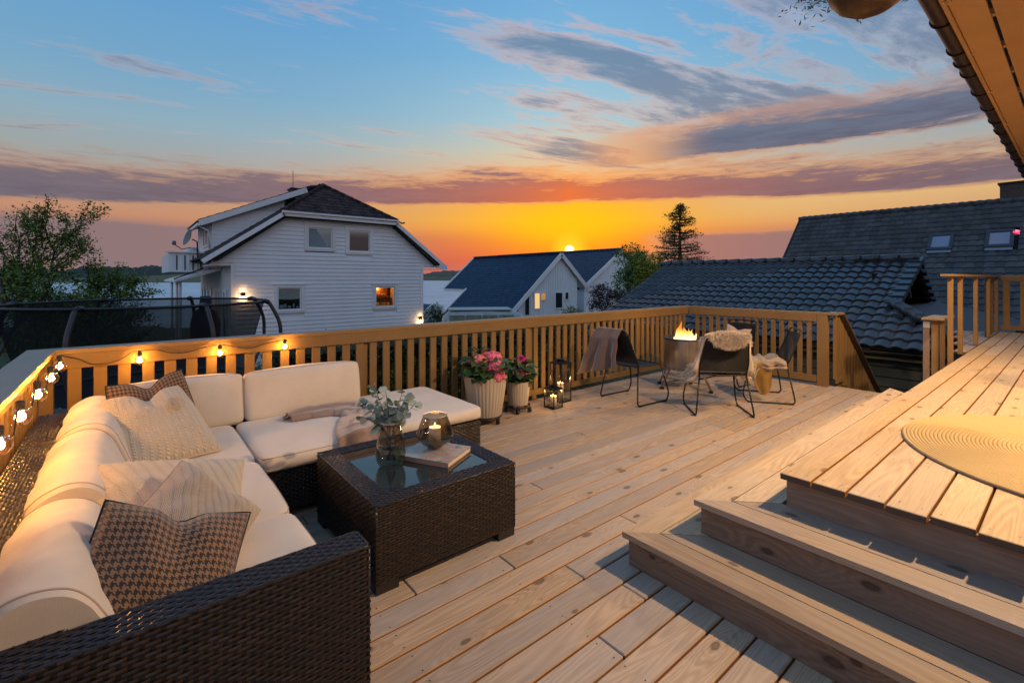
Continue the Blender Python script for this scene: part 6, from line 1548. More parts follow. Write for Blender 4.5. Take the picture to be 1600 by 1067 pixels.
for (a, b) in swin:
    T = Mb_ @ Matrix.Translation((a, b, 0.03))
    def L_(nm, mt, *bx): return onM(MB().box(*bx), T).build(nm, mt, bh_)
    fo = L_('skylight', FRM, -0.42, -0.55, -0.01, -0.30, 0.55, 0.10); L_('skylight_frame', FRM, 0.30, -0.55, -0.01, 0.42, 0.55, 0.10)
    L_('skylight_frame', FRM, -0.2995, 0.38, -0.01, 0.2995, 0.55, 0.11); L_('skylight_frame', FRM, -0.2995, -0.55, -0.01, 0.2995, -0.40, 0.10)
    L_('skylight_pane', SKYG, -0.2995, -0.3995, 0.0, 0.2995, 0.3795, 0.07); L_('flashing', mat('pale lead flashing', (0.22, 0.25, 0.29), 0.4, 0.3), -0.4, -0.72, 0.03, 0.4, -0.555, 0.05)
cp = onroof(1576, 318); chz = zat(297, 26.0)
CHB = mat('dark brick chimney', build=lambda n, b: n.link(n.mix(n.smooth(n.noise(oc(n), 6, 4, 0.7), 0.3, 0.7), (0.09, 0.06, 0.045), (0.05, 0.038, 0.032)), b.inputs['Base Color']))
ch_ = MB(); ch_.box(30.1, 1.55, 4.3, 30.9, 2.35, 5.62); cho = ch_.build('chimney', CHB, bh_)
for zz in np.arange(4.75, 5.6, 0.11): MB().box(30.085, 1.535, zz, 30.915, 2.365, zz + 0.088).build('brick_course', CHB, cho)
MB().box(30.02, 1.47, 5.621, 30.98, 2.43, 5.70).build('chimney_cap', DARKM, cho)

# ---------------------------------------------------------------- white house
wh = thing('white_house', 'large white weatherboarded house with a dark hipped roof and a lit kitchen window', 'house', (7, 24, -2.5))
FY = 20.0; xL, xR = 2.99, 10.87; ZE = 1.97
mL = (4.04 - 2.14) / (4.677 - 2.04); 
def zroof(x): return 2.14 + (x - 2.04) * mL if x < 7.0 else 2.08 + (11.924 - x) * mL
WIN = [(5.53, 2.56, 6.74, 3.64, 'up_blind'), (7.20, 2.48, 8.38, 3.64, 'up_dark'), (4.40, 0.07, 5.52, 1.20, 'low_blind'), (8.40, 0.04, 9.54, 1.19, 'kitchen')]
# weatherboards: real lapped boards, cut round the windows
bd = MB(); z = -2.7; P_B = 0.163
while z < 3.98:
    a, b = xL, xR
    if z > ZE - 0.2:
        a = max(2.45, 2.04 + (z + P_B - 2.14 + 0.12) / mL) ; b = min(11.5, 11.924 - (z + P_B - 2.08 + 0.12) / mL)
        if z < ZE + 0.0: a, b = xL, xR
    segs = [(a, b)]
    for (x0, z0, x1, z1, _) in WIN:
        if z + P_B > z0 and z < z1:
            ns = []
            for (p, q) in segs:
                if x0 > p and x1 < q: ns += [(p, x0), (x1, q)]
                else: ns.append((p, q))
            segs = ns
    for (p, q) in segs:
        if q - p > 0.02: bd.prism([(FY - 0.042, z), (FY - 0.042, z + 0.02), (FY - 0.014, z + P_B + 0.002), (FY, z + P_B + 0.002), (FY, z)], 'x', p, q)
    z += P_B
bd.build('weatherboards', WHITE, wh, kind='stuff')
# walls as shell with rooms visible behind the glass
wl = MB(); x = xL
def wallq(x0, x1, z0, z1): wl.box(x0, FY + 0.001, z0, x1, FY + 0.14, z1)
wallq(xL, 4.40, -2.7, ZE); wallq(5.52, 8.40, -2.7, ZE); wallq(9.54, xR, -2.7, ZE); wallq(4.4, 5.52, -2.7, 0.07); wallq(8.40, 9.54, -2.7, 0.04); wallq(4.4, 5.52, 1.2, ZE); wallq(8.4, 9.54, 1.19, ZE)
wl.prism([(2.3, ZE), (xR + 0.75, ZE), (xR + 0.75, 2.3), (9.4, 3.95), (8.38, 3.95), (8.38, 2.48), (5.53, 2.48), (5.53, 3.95), (4.72, 3.95), (2.5, 2.3)], 'y', FY + 0.001, FY + 0.14)
wl.box(6.74, FY + 0.001, 2.485, 7.20, FY + 0.139, 3.95); wl.box(5.535, FY + 0.001, 3.64, 8.375, FY + 0.138, 3.95)
wl.box(xL, FY + 0.141, -2.7, xL + 0.14, 29.5, 2.4); wl.box(xR - 0.14, FY + 0.141, -2.7, xR, 31, 2.4); wl.box(xL + .15, 30.9, -2.7, xR - .15, 31, 2.4)
wl.build('wall', WHITE, wh)
MB().box(xL + 0.15, FY + 0.15, ZE - 0.1, xR - 0.15, 30.8, ZE + 0.05).build('floor_slab', DIRT, wh)
# side boards of the left wall
sd_ = MB(); z = -2.7
while z < 2.1: sd_.prism([(xL - 0.034, z), (xL - 0.012, z + P_B + .012), (xL, z + P_B + .012), (xL, z)], 'y', FY + 0.02, 29.5) if False else sd_.raw([(xL - .034, FY, z), (xL - .034, 29.5, z), (xL - .006, 29.5, z + P_B), (xL - .006, FY, z + P_B), (xL, FY, z), (xL, 29.5, z)], [(0, 3, 2, 1), (0, 1, 5, 4)]); z += P_B
sd_.build('weatherboards', WHITE, wh, kind='stuff')
piece('corner_board', xL - 0.05, FY - 0.05, -2.7, xL + 0.11, FY - 0.036, ZE, WTRIM, wh, 0); piece('corner_board', xR - 0.12, FY - 0.05, -2.7, xR + 0.02, FY - 0.036, ZE + 0.1, WTRIM, wh, 0)
MB().box(2.35, FY - 0.03, ZE - 0.05, xL - 0.05, 22.6, ZE).build('eave_soffit', WTRIM, wh)
# windows
def window(x0, z0, x1, z1, kind):
    fo = MB(); y0, y1 = FY - 0.06, FY - 0.035; w_ = 0.115
    fo.box(x0 - 0.02, y0, z0, x0 + w_, y1, z1).box(x1 - w_, y0, z0, x1 + 0.02, y1, z1).box(x0 + w_, y0, z1 - w_, x1 - w_, y1, z1).box(x0 + w_, y0, z0, x1 - w_, y1, z0 + w_)
    fo.box(x0 - 0.08, y0 - 0.03, z1 + 0.001, x1 + 0.08, y1, z1 + 0.035).box(x0 - 0.05, y0 - 0.02, z0 + w_ * 0.6, x1 + 0.05, y0 - 0.001, z0 + w_ * 0.8)
    f_ = fo.build('window_frame', WTRIM, wh)
    a, b, c, d = x0 + w_ + 0.002, z0 + w_ + 0.002, x1 - w_ - 0.002, z1 - w_ - 0.002
    sh = MB(); yy = FY + 0.02; s_ = 0.05
    sh.box(a, yy - .04, b, a + s_, yy, d).box(c - s_, yy - .04, b, c, yy, d).box(a + s_, yy - .04, d - s_, c - s_, yy, d).box(a + s_, yy - .04, b, c - s_, yy, b + s_); sh.build('sash', WTRIM, f_)
    MB().box(a + s_, yy - 0.02, b + s_, c - s_, yy - 0.014, d - s_).build('pane', THIN if kind in ('kitchen', 'low_blind', 'up_blind') else WGL, f_)
    rb_ = MB(); D_ = 1.2; rb_.raw([(a, yy, b), (c, yy, b), (c, yy, d), (a, yy, d), (a - .3, yy + D_, b - .3), (c + .3, yy + D_, b - .3), (c + .3, yy + D_, d + .2), (a - .3, yy + D_, d + .2)], [(4, 5, 6, 7), (0, 1, 5, 4), (1, 2, 6, 5), (2, 3, 7, 6), (3, 0, 4, 7)])
    rb_.build('room', {'kitchen': ROOMLIT}.get(kind, ROOMD), f_)
    return f_, (a + s_, b + s_, c - s_, d - s_)
WGL = glassf((0.35, 0.4, 0.42), 0.10)('house window glass')
ROOMD = mat('dark room', (0.03, 0.035, 0.035), 0.9); ROOMLIT = mat('warm painted room', (0.55, 0.36, 0.18), 0.9)
BLIND = mat('pleated blind', (0.42, 0.46, 0.46), 0.9); BLIND2 = mat('pale roller blind', (0.38, 0.48, 0.56), 0.8)
wobs = [window(*w_) for w_ in WIN]
a, b, c, d = wobs[0][1]; MB().box(a, FY + 0.04, b, c, FY + 0.045, d).build('blind', BLIND2, wobs[0][0])
a, b, c, d = wobs[1][1]; MB().box(a, FY + 0.05, d - 0.32, c, FY + 0.055, d).build('blind', mat('dark blind', (0.10, 0.14, 0.16), 0.8), wobs[1][0]); MB().box(c - 0.42, FY + 0.10, b, c - 0.1, FY + 0.2, b + 0.42).build('cupboard', mat('brown cupboard', (0.10, 0.07, 0.05), 0.7), wobs[1][0])
a, b, c, d = wobs[2][1]; m = MB(); m.grid(lambda i, j: (a + (c - a) * i / 16, FY + 0.045 - 0.02 * abs(math.sin(j * 1.1)), d - 0.40 * j / 8 - 0.02 * math.sin(i / 16 * math.pi)), 16, 8); m.build('blind', BLIND, wobs[2][0], smooth=True)
for q, (w_, h_) in enumerate(((0.22, 0.16), (0.10, 0.20), (0.14, 0.12), (0.08, 0.2), (0.1, 0.1))): MB().lathe([(0, 0), (w_ * .4, 0), (w_ * .5, h_ * .5), (w_ * .38, h_), (0, h_)], 12, (a + 0.12 + q * 0.155, FY + 0.14, b)).build('sill_pot', mat('pale crockery', (0.28, 0.33, 0.38), 0.4), wobs[2][0], smooth=True)
a, b, c, d = wobs[3][1]
point('kitchen_light', ((a + c) / 2, FY + 0.75, d - 0.05), 9, (1.0, 0.55, 0.2), 0.08, wobs[3][0])
MB().box(a - .1, FY + 0.55, d - 0.46, c + .1, FY + 0.8, d - 0.40).build('wall_shelf', mat('orange brown shelf', (0.35, 0.13, 0.04), 0.5), wobs[3][0]); MB().box(a - .1, FY + 0.82, d - 0.40, c + .1, FY + 0.84, d + .1).build('cupboard', MATS['orange brown shelf'], wobs[3][0])
for q in range(6): MB().lathe([(0, 0), (.045, 0), (.05, .07), (.03, .13), (0, .13)], 10, (a + 0.08 + q * 0.12, FY + 0.62, d - 0.399)).build('jar', mat('orange glass jar', (0.7, 0.38, 0.12), 0.3), wobs[3][0], smooth=True)
MB().box(a - .1, FY + 0.3, b - 0.1, c + .1, FY + 0.7, b + 0.04).build('worktop', mat('yellow lit worktop', (0.6, 0.42, 0.18), 0.6), wobs[3][0])
for q in range(9): MB().lathe([(0, 0), (.05, .0), (.06, .05), (.03, .09), (0, .1)], 8, (a + 0.04 + q * 0.085, FY + 0.36 + 0.1 * (q % 2), b + 0.041)).build('plate_and_fruit', mat(('yellow fruit', 'green plant pot', 'pale bowl')[q % 3], ((0.75, 0.5, 0.08), (0.16, 0.28, 0.05), (0.7, 0.62, 0.45))[q % 3], 0.6), wobs[3][0], smooth=True)
# roof: main slopes, half hip
RX0, ZRg = 7.0, 2.14 + (7.0 - 2.04) * mL
def hipk(side):
    def k(u_, s_):
        y = FY - 0.35 + u_; f = s_ / SM; xx = f * (7.0 - 2.04)
        if f > 0.535: return y > FY - 0.35 + (f - 0.535) / 0.465 * 2.7
        return True
    return k
smv = Vector((7.0 - 2.04, 0, ZRg - 2.14)); SM = smv.length
OB = -0.35
tiled(wh, (2.04, FY + OB, 2.14), (0, 1, 0), smv, 12.0, SM, 0.30, 0.33, TILE_W, hipk(0), 0, 4, 0.03)
smr = Vector((7.0 - 11.924, 0, ZRg - 2.08)); SMR = smr.length
tiled(wh, (11.924, FY + OB + 12, 2.08), (0, -1, 0), smr, 12.0, SMR, 0.30, 0.33, TILE_W, lambda u_, s_: (lambda y, f: y > FY + OB + max(0, (f - 0.52) / 0.48) * 2.7)(FY + OB + 12 - u_, s_ / SMR), 0, 4, 0.03)
hv = Vector((0, 2.7, ZRg - 4.04)); HS = hv.length
tiled(wh, (4.60, FY + OB, 4.03), (1, 0, 0), hv, 4.86, HS, 0.27, 0.30, TILE_W, lambda u_, s_: abs(u_ - 2.42) < 2.45 * (1 - s_ / HS) + 0.10, 0, 5, 0.03)
ap = Vector((7.0, FY + OB + 2.7, ZRg + 0.04))
for q in ((4.62, FY + OB, 4.08), (9.42, FY + OB, 4.05)): ridge_tiles(wh, q, ap, TILE_W, 0.4, 0.09, False)
ridge_tiles(wh, ap, (7.0, 32, ZRg + 0.04), TILE_W, 0.4, 0.10, False)
dk = MB(); dk.prism([(2.10, 2.11), (4.70, 3.98), (9.35, 3.98), (11.88, 2.06), (11.5, 2.05), (9.25, 3.83), (4.8, 3.83), (2.5, 2.08)], 'y', FY + OB + 0.02, 31.8); dk.raw([(4.65, FY + OB + .05, 3.97), (9.38, FY + OB + .05, 3.97), (7.0, FY + OB + 2.7, ZRg - .05), (7, 31.8, ZRg - .05), (4.65, 31.8, 3.97), (9.38, 31.8, 3.97)], [(0, 1, 2), (0, 2, 3, 4), (1, 5, 3, 2)]); dk.build('roof_deck', DIRT, wh)
def brd(nm, a, b, w_, h_, mt=WTRIM): MB().bar(a, b, w_, h_).build(nm, mt, wh)
yb = FY + OB - 0.015
brd('barge_board', (2.02, yb, 2.04), (4.68, yb, 3.96), 0.03, 0.16); brd('barge_board', (11.95, yb, 1.98), (9.38, yb, 3.91), 0.03, 0.16); brd('barge_board', (4.64, yb, 3.94), (9.42, yb, 3.91), 0.03, 0.13)
MB().box(4.60, FY + OB - 0.12, 4.00, 9.46, FY + OB - 0.02, 4.07).build('gutter', WTRIM, wh)
MB().tube([(9.44, FY + OB - .08, 4.0), (9.6, FY + OB - .1, 3.93), (9.72, FY + OB - .1, 3.97)], 0.035, 8).build('gutter_spout', DARKM, wh, smooth=True)
MB().box(11.60, FY + OB - 0.02, 1.86, 12.02, FY + OB + 0.02, 2.10).build('eave_end', WTRIM, wh)
so = MB(); so.raw([(2.3, FY + OB, ZE + .02), (2.3, FY, ZE + .02), (4.68, FY, 3.83), (4.68, FY + OB, 3.83)], [(0, 1, 2, 3)]); so.raw([(11.65, FY + OB, 1.95), (11.65, FY, 1.95), (9.38, FY, 3.78), (9.38, FY + OB, 3.78)], [(3, 2, 1, 0)]); so.build('verge_soffit', WTRIM, wh)
MB().box(10.88, FY - 0.2, 1.86, 11.66, FY - 0.05 + 0.3, 1.90).build('eave_soffit', WTRIM, wh)
# chimney + aerial
co_ = MB(); co_.box(6.62, 26.2, 5.4, 7.28, 26.9, 6.12); co_.build('chimney', mat('grey rendered chimney', (0.10, 0.095, 0.085), 0.9), wh); MB().box(6.55, 26.13, 6.121, 7.35, 26.97, 6.18).build('chimney_cap', DARKM, wh)
MB().tube([(6.65, 26.1, 5.4), (6.65, 26.1, 7.05)], 0.014, 5).build('aerial', DARKM, wh)
# dormer
DYN, DYF, DX = 23.4, 28.5, 2.75
dz = lambda x: 3.86 + (x - 2.3) * 0.44
ds = MB(); ds.raw([(2.30, DYN - .3, dz(2.3)), (6.9, DYN - .3, dz(6.9)), (6.9, DYF, dz(6.9)), (2.3, DYF, dz(2.3)), (2.30, DYN - .3, dz(2.3) - .1), (6.9, DYN - .3, dz(6.9) - .1), (6.9, DYF, dz(6.9) - .1), (2.3, DYF, dz(2.3) - .1)], [(0, 1, 2, 3), (7, 6, 5, 4), (0, 4, 5, 1), (1, 5, 6, 2), (2, 6, 7, 3), (3, 7, 4, 0)]); ds.build('dormer_roof', TILE_W, wh)
tiled(wh, (2.28, DYN - 0.3, dz(2.28) + 0.01), (0, 1, 0), (1, 0, 0.44), 5.1, 4.9, 0.3, 0.33, TILE_W, None, 0, 4, 0.03)
brd('dormer_fascia', (2.28, DYN - .33, dz(2.28) - .12), (6.5, DYN - .33, dz(6.5) - .12), 0.04, 0.24)
dm = MB(); nb = 12
for k in range(nb):
    z0 = 2.5 + k * 0.163; xs0 = max(DX, 2.04 + (z0 - 2.14) / mL); xe = min(6.2, 2.3 + (z0 + 0.163 - 3.86) / 0.44) if z0 + .163 > dz(DX) - .1 else None
    x0_ = DX if z0 + .163 < dz(DX) - .1 else max(DX, 2.3 + (z0 + .263 - 3.86) / 0.44)
    x1_ = 2.04 + (z0 + 0.1 - 2.14) / mL + 0.15
    if x1_ > x0_ + 0.05: dm.prism([(DYN - 0.02, z0), (DYN, z0 + 0.17), (DYN + 0.05, z0 + 0.17), (DYN + 0.05, z0)], 'x', x0_, x1_)
dm.build('dormer_cheek', WHITE, wh, kind='stuff')
MB().prism([(DX, 2.55), (5.6, 4.6), (5.6, dz(5.6) - .12), (DX, dz(DX) - .12)], 'y', DYN + 0.03, DYN + 0.1).build('dormer_wall', WHITE, wh)
MB().box(DX, DYN + 0.101, 2.5, DX + 0.1, DYF, 3.95).build('dormer_wall', WHITE, wh)
MB().box(2.2, DYN - 0.35, 3.62, 2.30, DYF, 3.73).build('gutter', WTRIM, wh)
MB().tube([(2.26, DYN - .2, 3.62), (2.62, DYN - .08, 3.45), (2.66, DYN - .08, 2.7)], 0.03, 8).build('downpipe', WTRIM, wh, smooth=True)
for q in range(3):
    y0 = DYN + 0.25 + q * 0.85; f_ = MB(); f_.box(DX - 0.04, y0, 2.85, DX - 0.002, y0 + 0.75, 2.95).box(DX - 0.04, y0, 3.55, DX - 0.002, y0 + 0.75, 3.65).box(DX - 0.04, y0, 2.951, DX - 0.002, y0 + 0.1, 3.549).box(DX - 0.04, y0 + .65, 2.951, DX - 0.002, y0 + 0.75, 3.549); fo = f_.build('window_frame', WTRIM, wh)
    MB().box(DX - 0.02, y0 + 0.1, 2.951, DX - 0.012, y0 + 0.65, 3.549).build('pane', WG, fo)
# valley flashing strip on the roof
MB().bar((4.2, DYN - 0.33, 3.72), (5.9, DYN - 0.33, 4.94), 0.10, 0.02).build('flashing', mat('pale zinc flashing', (0.5, 0.5, 0.5), 0.35, 0.6), wh)
# veranda, balcony, side doors
vz = 1.5
MB().prism([(1.4, 1.30), (2.95, 1.78), (2.95, 1.90), (1.4, 1.38)], 'y', 22.4, 29).build('veranda_roof', WTRIM, wh)
brd('veranda_roof_edge', (1.38, 22.38, 1.42), (2.35, 22.38, 1.86), 0.05, 0.05, DARKM)
bl = MB(); bl.box(1.3, 24.0, 1.72, 1.36, 29, 2.52); bl.box(1.361, 24.0, 1.72, 2.7, 24.05, 2.52); bl.build('balcony_front', WTRIM, wh)
for k in range(9): MB().box(1.42 + k * 0.14, 23.97, 1.80, 1.46 + k * 0.14, 23.999, 2.42).build('balcony_gap', DIRT if k % 2 else WTRIM, wh)
MB().box(1.2, 23.9, 2.521, 2.75, 24.12, 2.57).build('balcony_rail', WTRIM, wh)
for y in (23.0, 24.6, 27.5):
    MB().tube([(1.62, y, -1.2), (1.62, y, -0.4), (1.62, y, 0.3), (1.62, y, 0.9), (1.62, y, 1.33)], [0.06, 0.05, 0.06, 0.05, 0.06], 8).build('veranda_post', WTRIM, wh, smooth=True)
for y0, w_ in ((21.0, 0.75), (22.5, 0.55), (23.3, 0.55), (25.2, 0.9), (26.4, 0.9), (27.6, 0.9)):
    f_ = MB(); f_.box(xL - 0.07, y0, -0.9, xL - 0.036, y0 + 0.09, 1.0).box(xL - 0.07, y0 + w_ - 0.09, -0.9, xL - 0.036, y0 + w_, 1.0).box(xL - 0.07, y0 + .0901, 0.9, xL - 0.036, y0 + w_ - .0901, 1.0); fo = f_.build('door_frame', WTRIM, wh)
    MB().box(xL - 0.05, y0 + 0.09, -0.9, xL - 0.04, y0 + w_ - 0.09, 0.9).build('pane', WG, fo)
# wall lamps (up and down)
def updown(x, z, w_, label):
    t_ = thing('wall_lamp', label, 'wall lamp', (x, FY - 0.09, z), 0, 'lit lamps on the white house')
    MB().box(x - 0.06, FY - 0.15, z - 0.07, x + 0.06, FY - 0.055, z + 0.07).build('housing', BLACKM, t_)
    MB().box(x - 0.045, FY - 0.14, z - 0.078, x + 0.045, FY - 0.07, z - 0.0705).build('lens', LENS, t_)
    point('lamp_light', (x, FY - 0.16, z - 0.16), w_, (1.0, 0.55, 0.2), 0.03, t_); point('lamp_light', (x, FY - 0.14, z + 0.13), w_ * 0.25, (1.0, 0.55, 0.2), 0.03, t_)
    return t_
updown(3.33, 0.86, 9, 'lit wall lamp at the left corner of the white house'); updown(10.72, -0.42, 5, 'lit wall lamp low at the right corner of the white house')
# satellite dishes
sdh = thing('satellite_dish', 'grey satellite dish on the left end of the white house roof', 'satellite dish', (2.05, 23.9, 2.9))
m = MB(); m.lathe([(0.0, 0.0), (0.15, 0.015), (0.27, 0.055), (0.36, 0.10)], 24); T = Matrix.Translation((2.02, 23.9, 3.15)) @ Matrix.Rotation(R(-72), 4, 'Y') @ Matrix.Rotation(R(12), 4, 'X'); onM(m, T).build('reflector', mat('grey dish', (0.16, 0.17, 0.18), 0.5), sdh, smooth=True)
MB().tube([(2.3, 23.9, 2.3), (2.28, 23.9, 3.0), (2.1, 23.9, 3.1)], 0.03, 6).build('mast', DARKM, sdh); MB().tube([(2.05, 23.9, 2.75), (1.75, 23.9, 2.66), (1.5, 23.9, 2.85)], 0.022, 6).build('feed_arm', MATS['grey dish'], sdh)
MB().lathe([(0, 0), (.06, 0), (.08, .1), (.05, .18), (0, .18)], 10, (1.48, 23.9, 2.83)).build('receiver', MATS['grey dish'], sdh, smooth=True)
# vent
MB().lathe([(0.32, 0), (0.28, 0.25), (0.2, 0.42), (0.0, 0.44)], 14, (2.15, 24.4, 2.35)).build('roof_vent', WTRIM, wh, smooth=True)
# covered grill and terrace wall beyond the trampoline
gr = thing('covered_grill', 'tall black covered grill on the terrace beside the white house', 'grill', (1.9, 19.5, -1.2))
m = MB(); m.lathe([(0.42, -1.2), (0.44, -0.3), (0.36, 0.1), (0.19, 0.2), (0.16, 0.62), (0.0, 0.63)], 14, (2.05, 19.0, 0.22)); m.build('cover', mat('black tarpaulin', (0.012, 0.013, 0.016), 0.6), gr, smooth=True)
tw_ = thing('terrace_wall', 'grey boarded terrace wall below the white house seen through the trampoline net', 'wall', (1.5, 17.5, -1.5))
MB().box(-1.6, 16.2, -2.8, 2.4, 16.35, -0.55).build('wall', mat('blue grey boards', (0.16, 0.18, 0.20), 0.7), tw_); MB().box(-1.7, 16.1, -0.549, 2.5, 16.45, -0.48).build('coping', mat('pale coping', (0.32, 0.33, 0.34), 0.7), tw_)
st_ = thing('white_stair_rail', 'white sloping stair rail beside the lit corner of the white house', 'railing', (4, 19, -1.5))
MB().bar((3.3, 19.0, -0.45), (5.2, 19.0, -1.5), 0.05, 0.07).bar((3.3, 19.0, -0.75), (5.2, 19.0, -1.8), 0.04, 0.05).build('handrail', WTRIM, st_)
for q in range(5): MB().box(3.35 + q * .4, 18.97, -2.5, 3.41 + q * .4, 19.03, -0.5 - q * .22).build('post', WTRIM, st_)

# ---------------------------------------------------------------- navy roofed house
nv = thing('navy_roof_house', 'white house with a glazed navy tiled roof and a gable with lit windows', 'house', (30, 38, -4))
GY = 32.0; AX, AZ = 32.4, 3.86; sl1 = (AZ - (-1.27)) / (32.4 - 26.46); 
def zl(x): return AZ - (AX - x) * sl1
gw = MB(); gw.prism([(27.2, -5), (34.94, -5), (34.94, 1.2), (AX, AZ - 0.25), (27.2, zl(27.2) - 0.25)], 'y', GY + 0.3, GY + 0.5); gw.build('gable_wall', mat('pale blue white boarding', build=paint((0.80, 0.83, 0.88), 0.12)), nv)
for k in range(34):
    x = 27.3 + k * 0.23
    zt = min(zl(x), AZ - (x - AX) * sl1 if x > AX else 9) - 0.3
    if x < 34.9 and zt > -3: MB().box(x, GY + 0.27, -4.0, x + 0.05, GY + 0.299, zt).build('batten', MATS['pale blue white boarding'], nv)
def wb(x0, z0, x1, z1, mt):
    f_ = MB(); f_.box(x0 - .1, GY + .2, z0 - .1, x1 + .1, GY + .268, z0).box(x0 - .1, GY + .2, z1, x1 + .1, GY + .268, z1 + .1).box(x0 - .1, GY + .2, z0, x0, GY + .268, z1).box(x1, GY + .2, z0, x1 + .1, GY + .268, z1); fo = f_.build('window_frame', WTRIM, nv)
    MB().box(x0, GY + .23, z0, x1, GY + .262, z1).build('pane', mt, fo)
GLOWP = emis('lit yellow pane', (1.0, 0.62, 0.24), 0.85); GLOWP2 = emis('lit amber pane', (1.0, 0.48, 0.14), 0.42)
wb(29.15, -1.35, 29.75, 0.05, GLOWP); wb(29.95, -0.55, 30.5, 0.05, GLOWP2); wb(27.95, -1.9, 28.45, -0.1, WG); wb(31.85, -1.4, 32.75, 0.05, WG); wb(33.2, -0.6, 33.6, 0.05, WG)
def nvroof(x_low, y0, y1, nm='t'):
    v = Vector((AX - x_low, 0, AZ - zl(x_low))); L = v.length
    tiled(nv, (x_low, y0, zl(x_low)), (0, 1, 0), v, y1 - y0, L, 0.29, 0.33, TILE_V, None, 0, 3, 0.035)
    dk = MB(); dk.raw([(x_low + .03, y0, zl(x_low) - .04), (AX, y0, AZ - .04), (AX, y1, AZ - .04), (x_low + .03, y1, zl(x_low) - .04), (x_low + .03, y0, zl(x_low) - .2), (AX, y0, AZ - .2), (AX, y1, AZ - .2), (x_low + .03, y1, zl(x_low) - .2)], [(0, 3, 2, 1), (4, 5, 6, 7), (0, 1, 5, 4), (1, 2, 6, 5), (2, 3, 7, 6), (3, 0, 4, 7)]); dk.build('roof_deck', WTRIM, nv)
yF1, yF2 = 44.0, 55.0
def yfar(px, py, x):   # Y of a point of the slope plane seen at a pixel
    a = (px - 800) / 732; rx = math.cos(R(FA)) + a * math.sin(R(FA)); ry = math.sin(R(FA)) - a * math.cos(R(FA)); rz = (435 - py) / 732
    t_ = (H0 - AZ + AX * sl1) / (rx * sl1 - rz); return rx * t_, ry * t_, H0 + rz * t_
A1 = yfar(742, 403, 0); A2 = yfar(697, 451, 0); A3 = yfar(686, 499, 0); A4 = yfar(730, 450, 0)
yF2 = A1[1]; xl2 = A2[0]; yF1 = (A3[1] + A4[1]) / 2; xl1 = A3[0] - 0.6
nvroof(xl1, GY, yF1); v2 = Vector((AX - xl2, 0, AZ - zl(xl2)))
tiled(nv, (xl2, yF1, zl(xl2)), (0, 1, 0), v2, yF2 - yF1, v2.length, 0.29, 0.33, TILE_V, None, 0, 3, 0.035)
MB().raw([(xl2, yF1, zl(xl2) - .04), (AX, yF1, AZ - .04), (AX, yF2, AZ - .04), (xl2, yF2, zl(xl2) - .04), (xl2, yF1, zl(xl2) - .3), (AX, yF1, AZ - .3), (AX, yF2, AZ - .3), (xl2, yF2, zl(xl2) - .3)], [(0, 3, 2, 1), (4, 5, 6, 7), (0, 1, 5, 4), (1, 2, 6, 5), (2, 3, 7, 6), (3, 0, 4, 7)]).build('roof_deck', WTRIM, nv)
MB().bar((xl2 - .1, yF2, zl(xl2) - .02), (AX, yF2, AZ + .02), 0.16, 0.25).bar((xl1 - .1, yF1, zl(xl1) - .02), (xl2, yF1, zl(xl2) + .03), 0.16, 0.28).build('far_barge_board', WTRIM, nv)
MB().box(xl2 - 0.1, yF1, zl(xl2) - .3, xl2, yF2, zl(xl2) - .05).build('gutter', WTRIM, nv)
MB().box(xl2 + 1.2, yF1 + 2.5, -6, xl2 + 1.4, yF1 + 2.7, zl(xl2) - .2).build('post', WTRIM, nv)
v3 = Vector((AX - 36.2, 0, AZ - 0.55)); tiled(nv, (36.2, yF2, 0.55), (0, -1, 0), v3, yF2 - GY, v3.length, 0.29, 0.33, TILE_V, None, 0, 3, 0.035)
MB().raw([(36.15, GY, .5), (AX, GY, AZ - .06), (AX, yF2, AZ - .06), (36.15, yF2, .5)], [(0, 1, 2, 3)]).build('roof_deck', WTRIM, nv)
MB().bar((xl1, GY - .06, zl(xl1) - .12), (AX, GY - .06, AZ - .10), 0.06, 0.42).build('barge_board', WTRIM, nv); MB().bar((36.25, GY - .06, 0.38), (AX, GY - .06, AZ - .10), 0.06, 0.42).build('barge_board', WTRIM, nv)
ridge_tiles(nv, (AX, GY, AZ + .05), (AX, yF2, AZ + .05), TILE_V, 0.5, 0.13, False)
MB().box(34.94, GY + 0.6, -5, 35.1, 50, 1.0).build('side_wall', MATS['pale blue white boarding'], nv)
# second wing behind
P0 = at(800, 62); zr2 = zat(400, 62); P1 = at(985, 50); 
nw2 = thing('navy_roof_wing', 'rear house wing with a navy roof and an open roof window behind the white gable', 'house', (42, 42, -4))
ra_ = Vector((P1.x, P1.y, 0)); zz0 = 4.6
ridgeX = 44.0; 
def rp_(px, py, X_):
    a = (px - 800) / 732; rx = math.cos(R(FA)) + a * math.sin(R(FA)); ry = math.sin(R(FA)) - a * math.cos(R(FA)); t_ = X_ / rx; return ry * t_, H0 + (435 - py) / 732 * t_
yA, zA = rp_(800, 401, 44); yB, zB = rp_(972, 388, 44); zRr = (zA + zB) / 2
v4 = Vector((6.5, 0, 4.2)); tiled(nw2, (37.5, yB, zRr - 4.2), (0, 1, 0), v4, yA - yB, v4.length, 0.3, 0.35, TILE_V, None, 0, 3, 0.035)
MB().raw([(37.52, yB, zRr - 4.24), (44, yB, zRr - .04), (44, yA, zRr - .04), (37.52, yA, zRr - 4.24), (50, yB, zRr - 4.24), (50, yA, zRr - 4.24)], [(0, 1, 2, 3), (1, 4, 5, 2)]).build('roof_deck', TILE_V, nw2)
ridge_tiles(nw2, (44, yB, zRr + .05), (44, yA, zRr + .05), TILE_V, 0.5, 0.14, False)
MB().prism([(37.9, zRr - 4.2), (44, zRr - .25), (50, zRr - 4.2), (50, -6), (37.9, -6)], 'y', yB + .3, yB + .4).build('gable_wall', MATS['pale blue white boarding'], nw2)
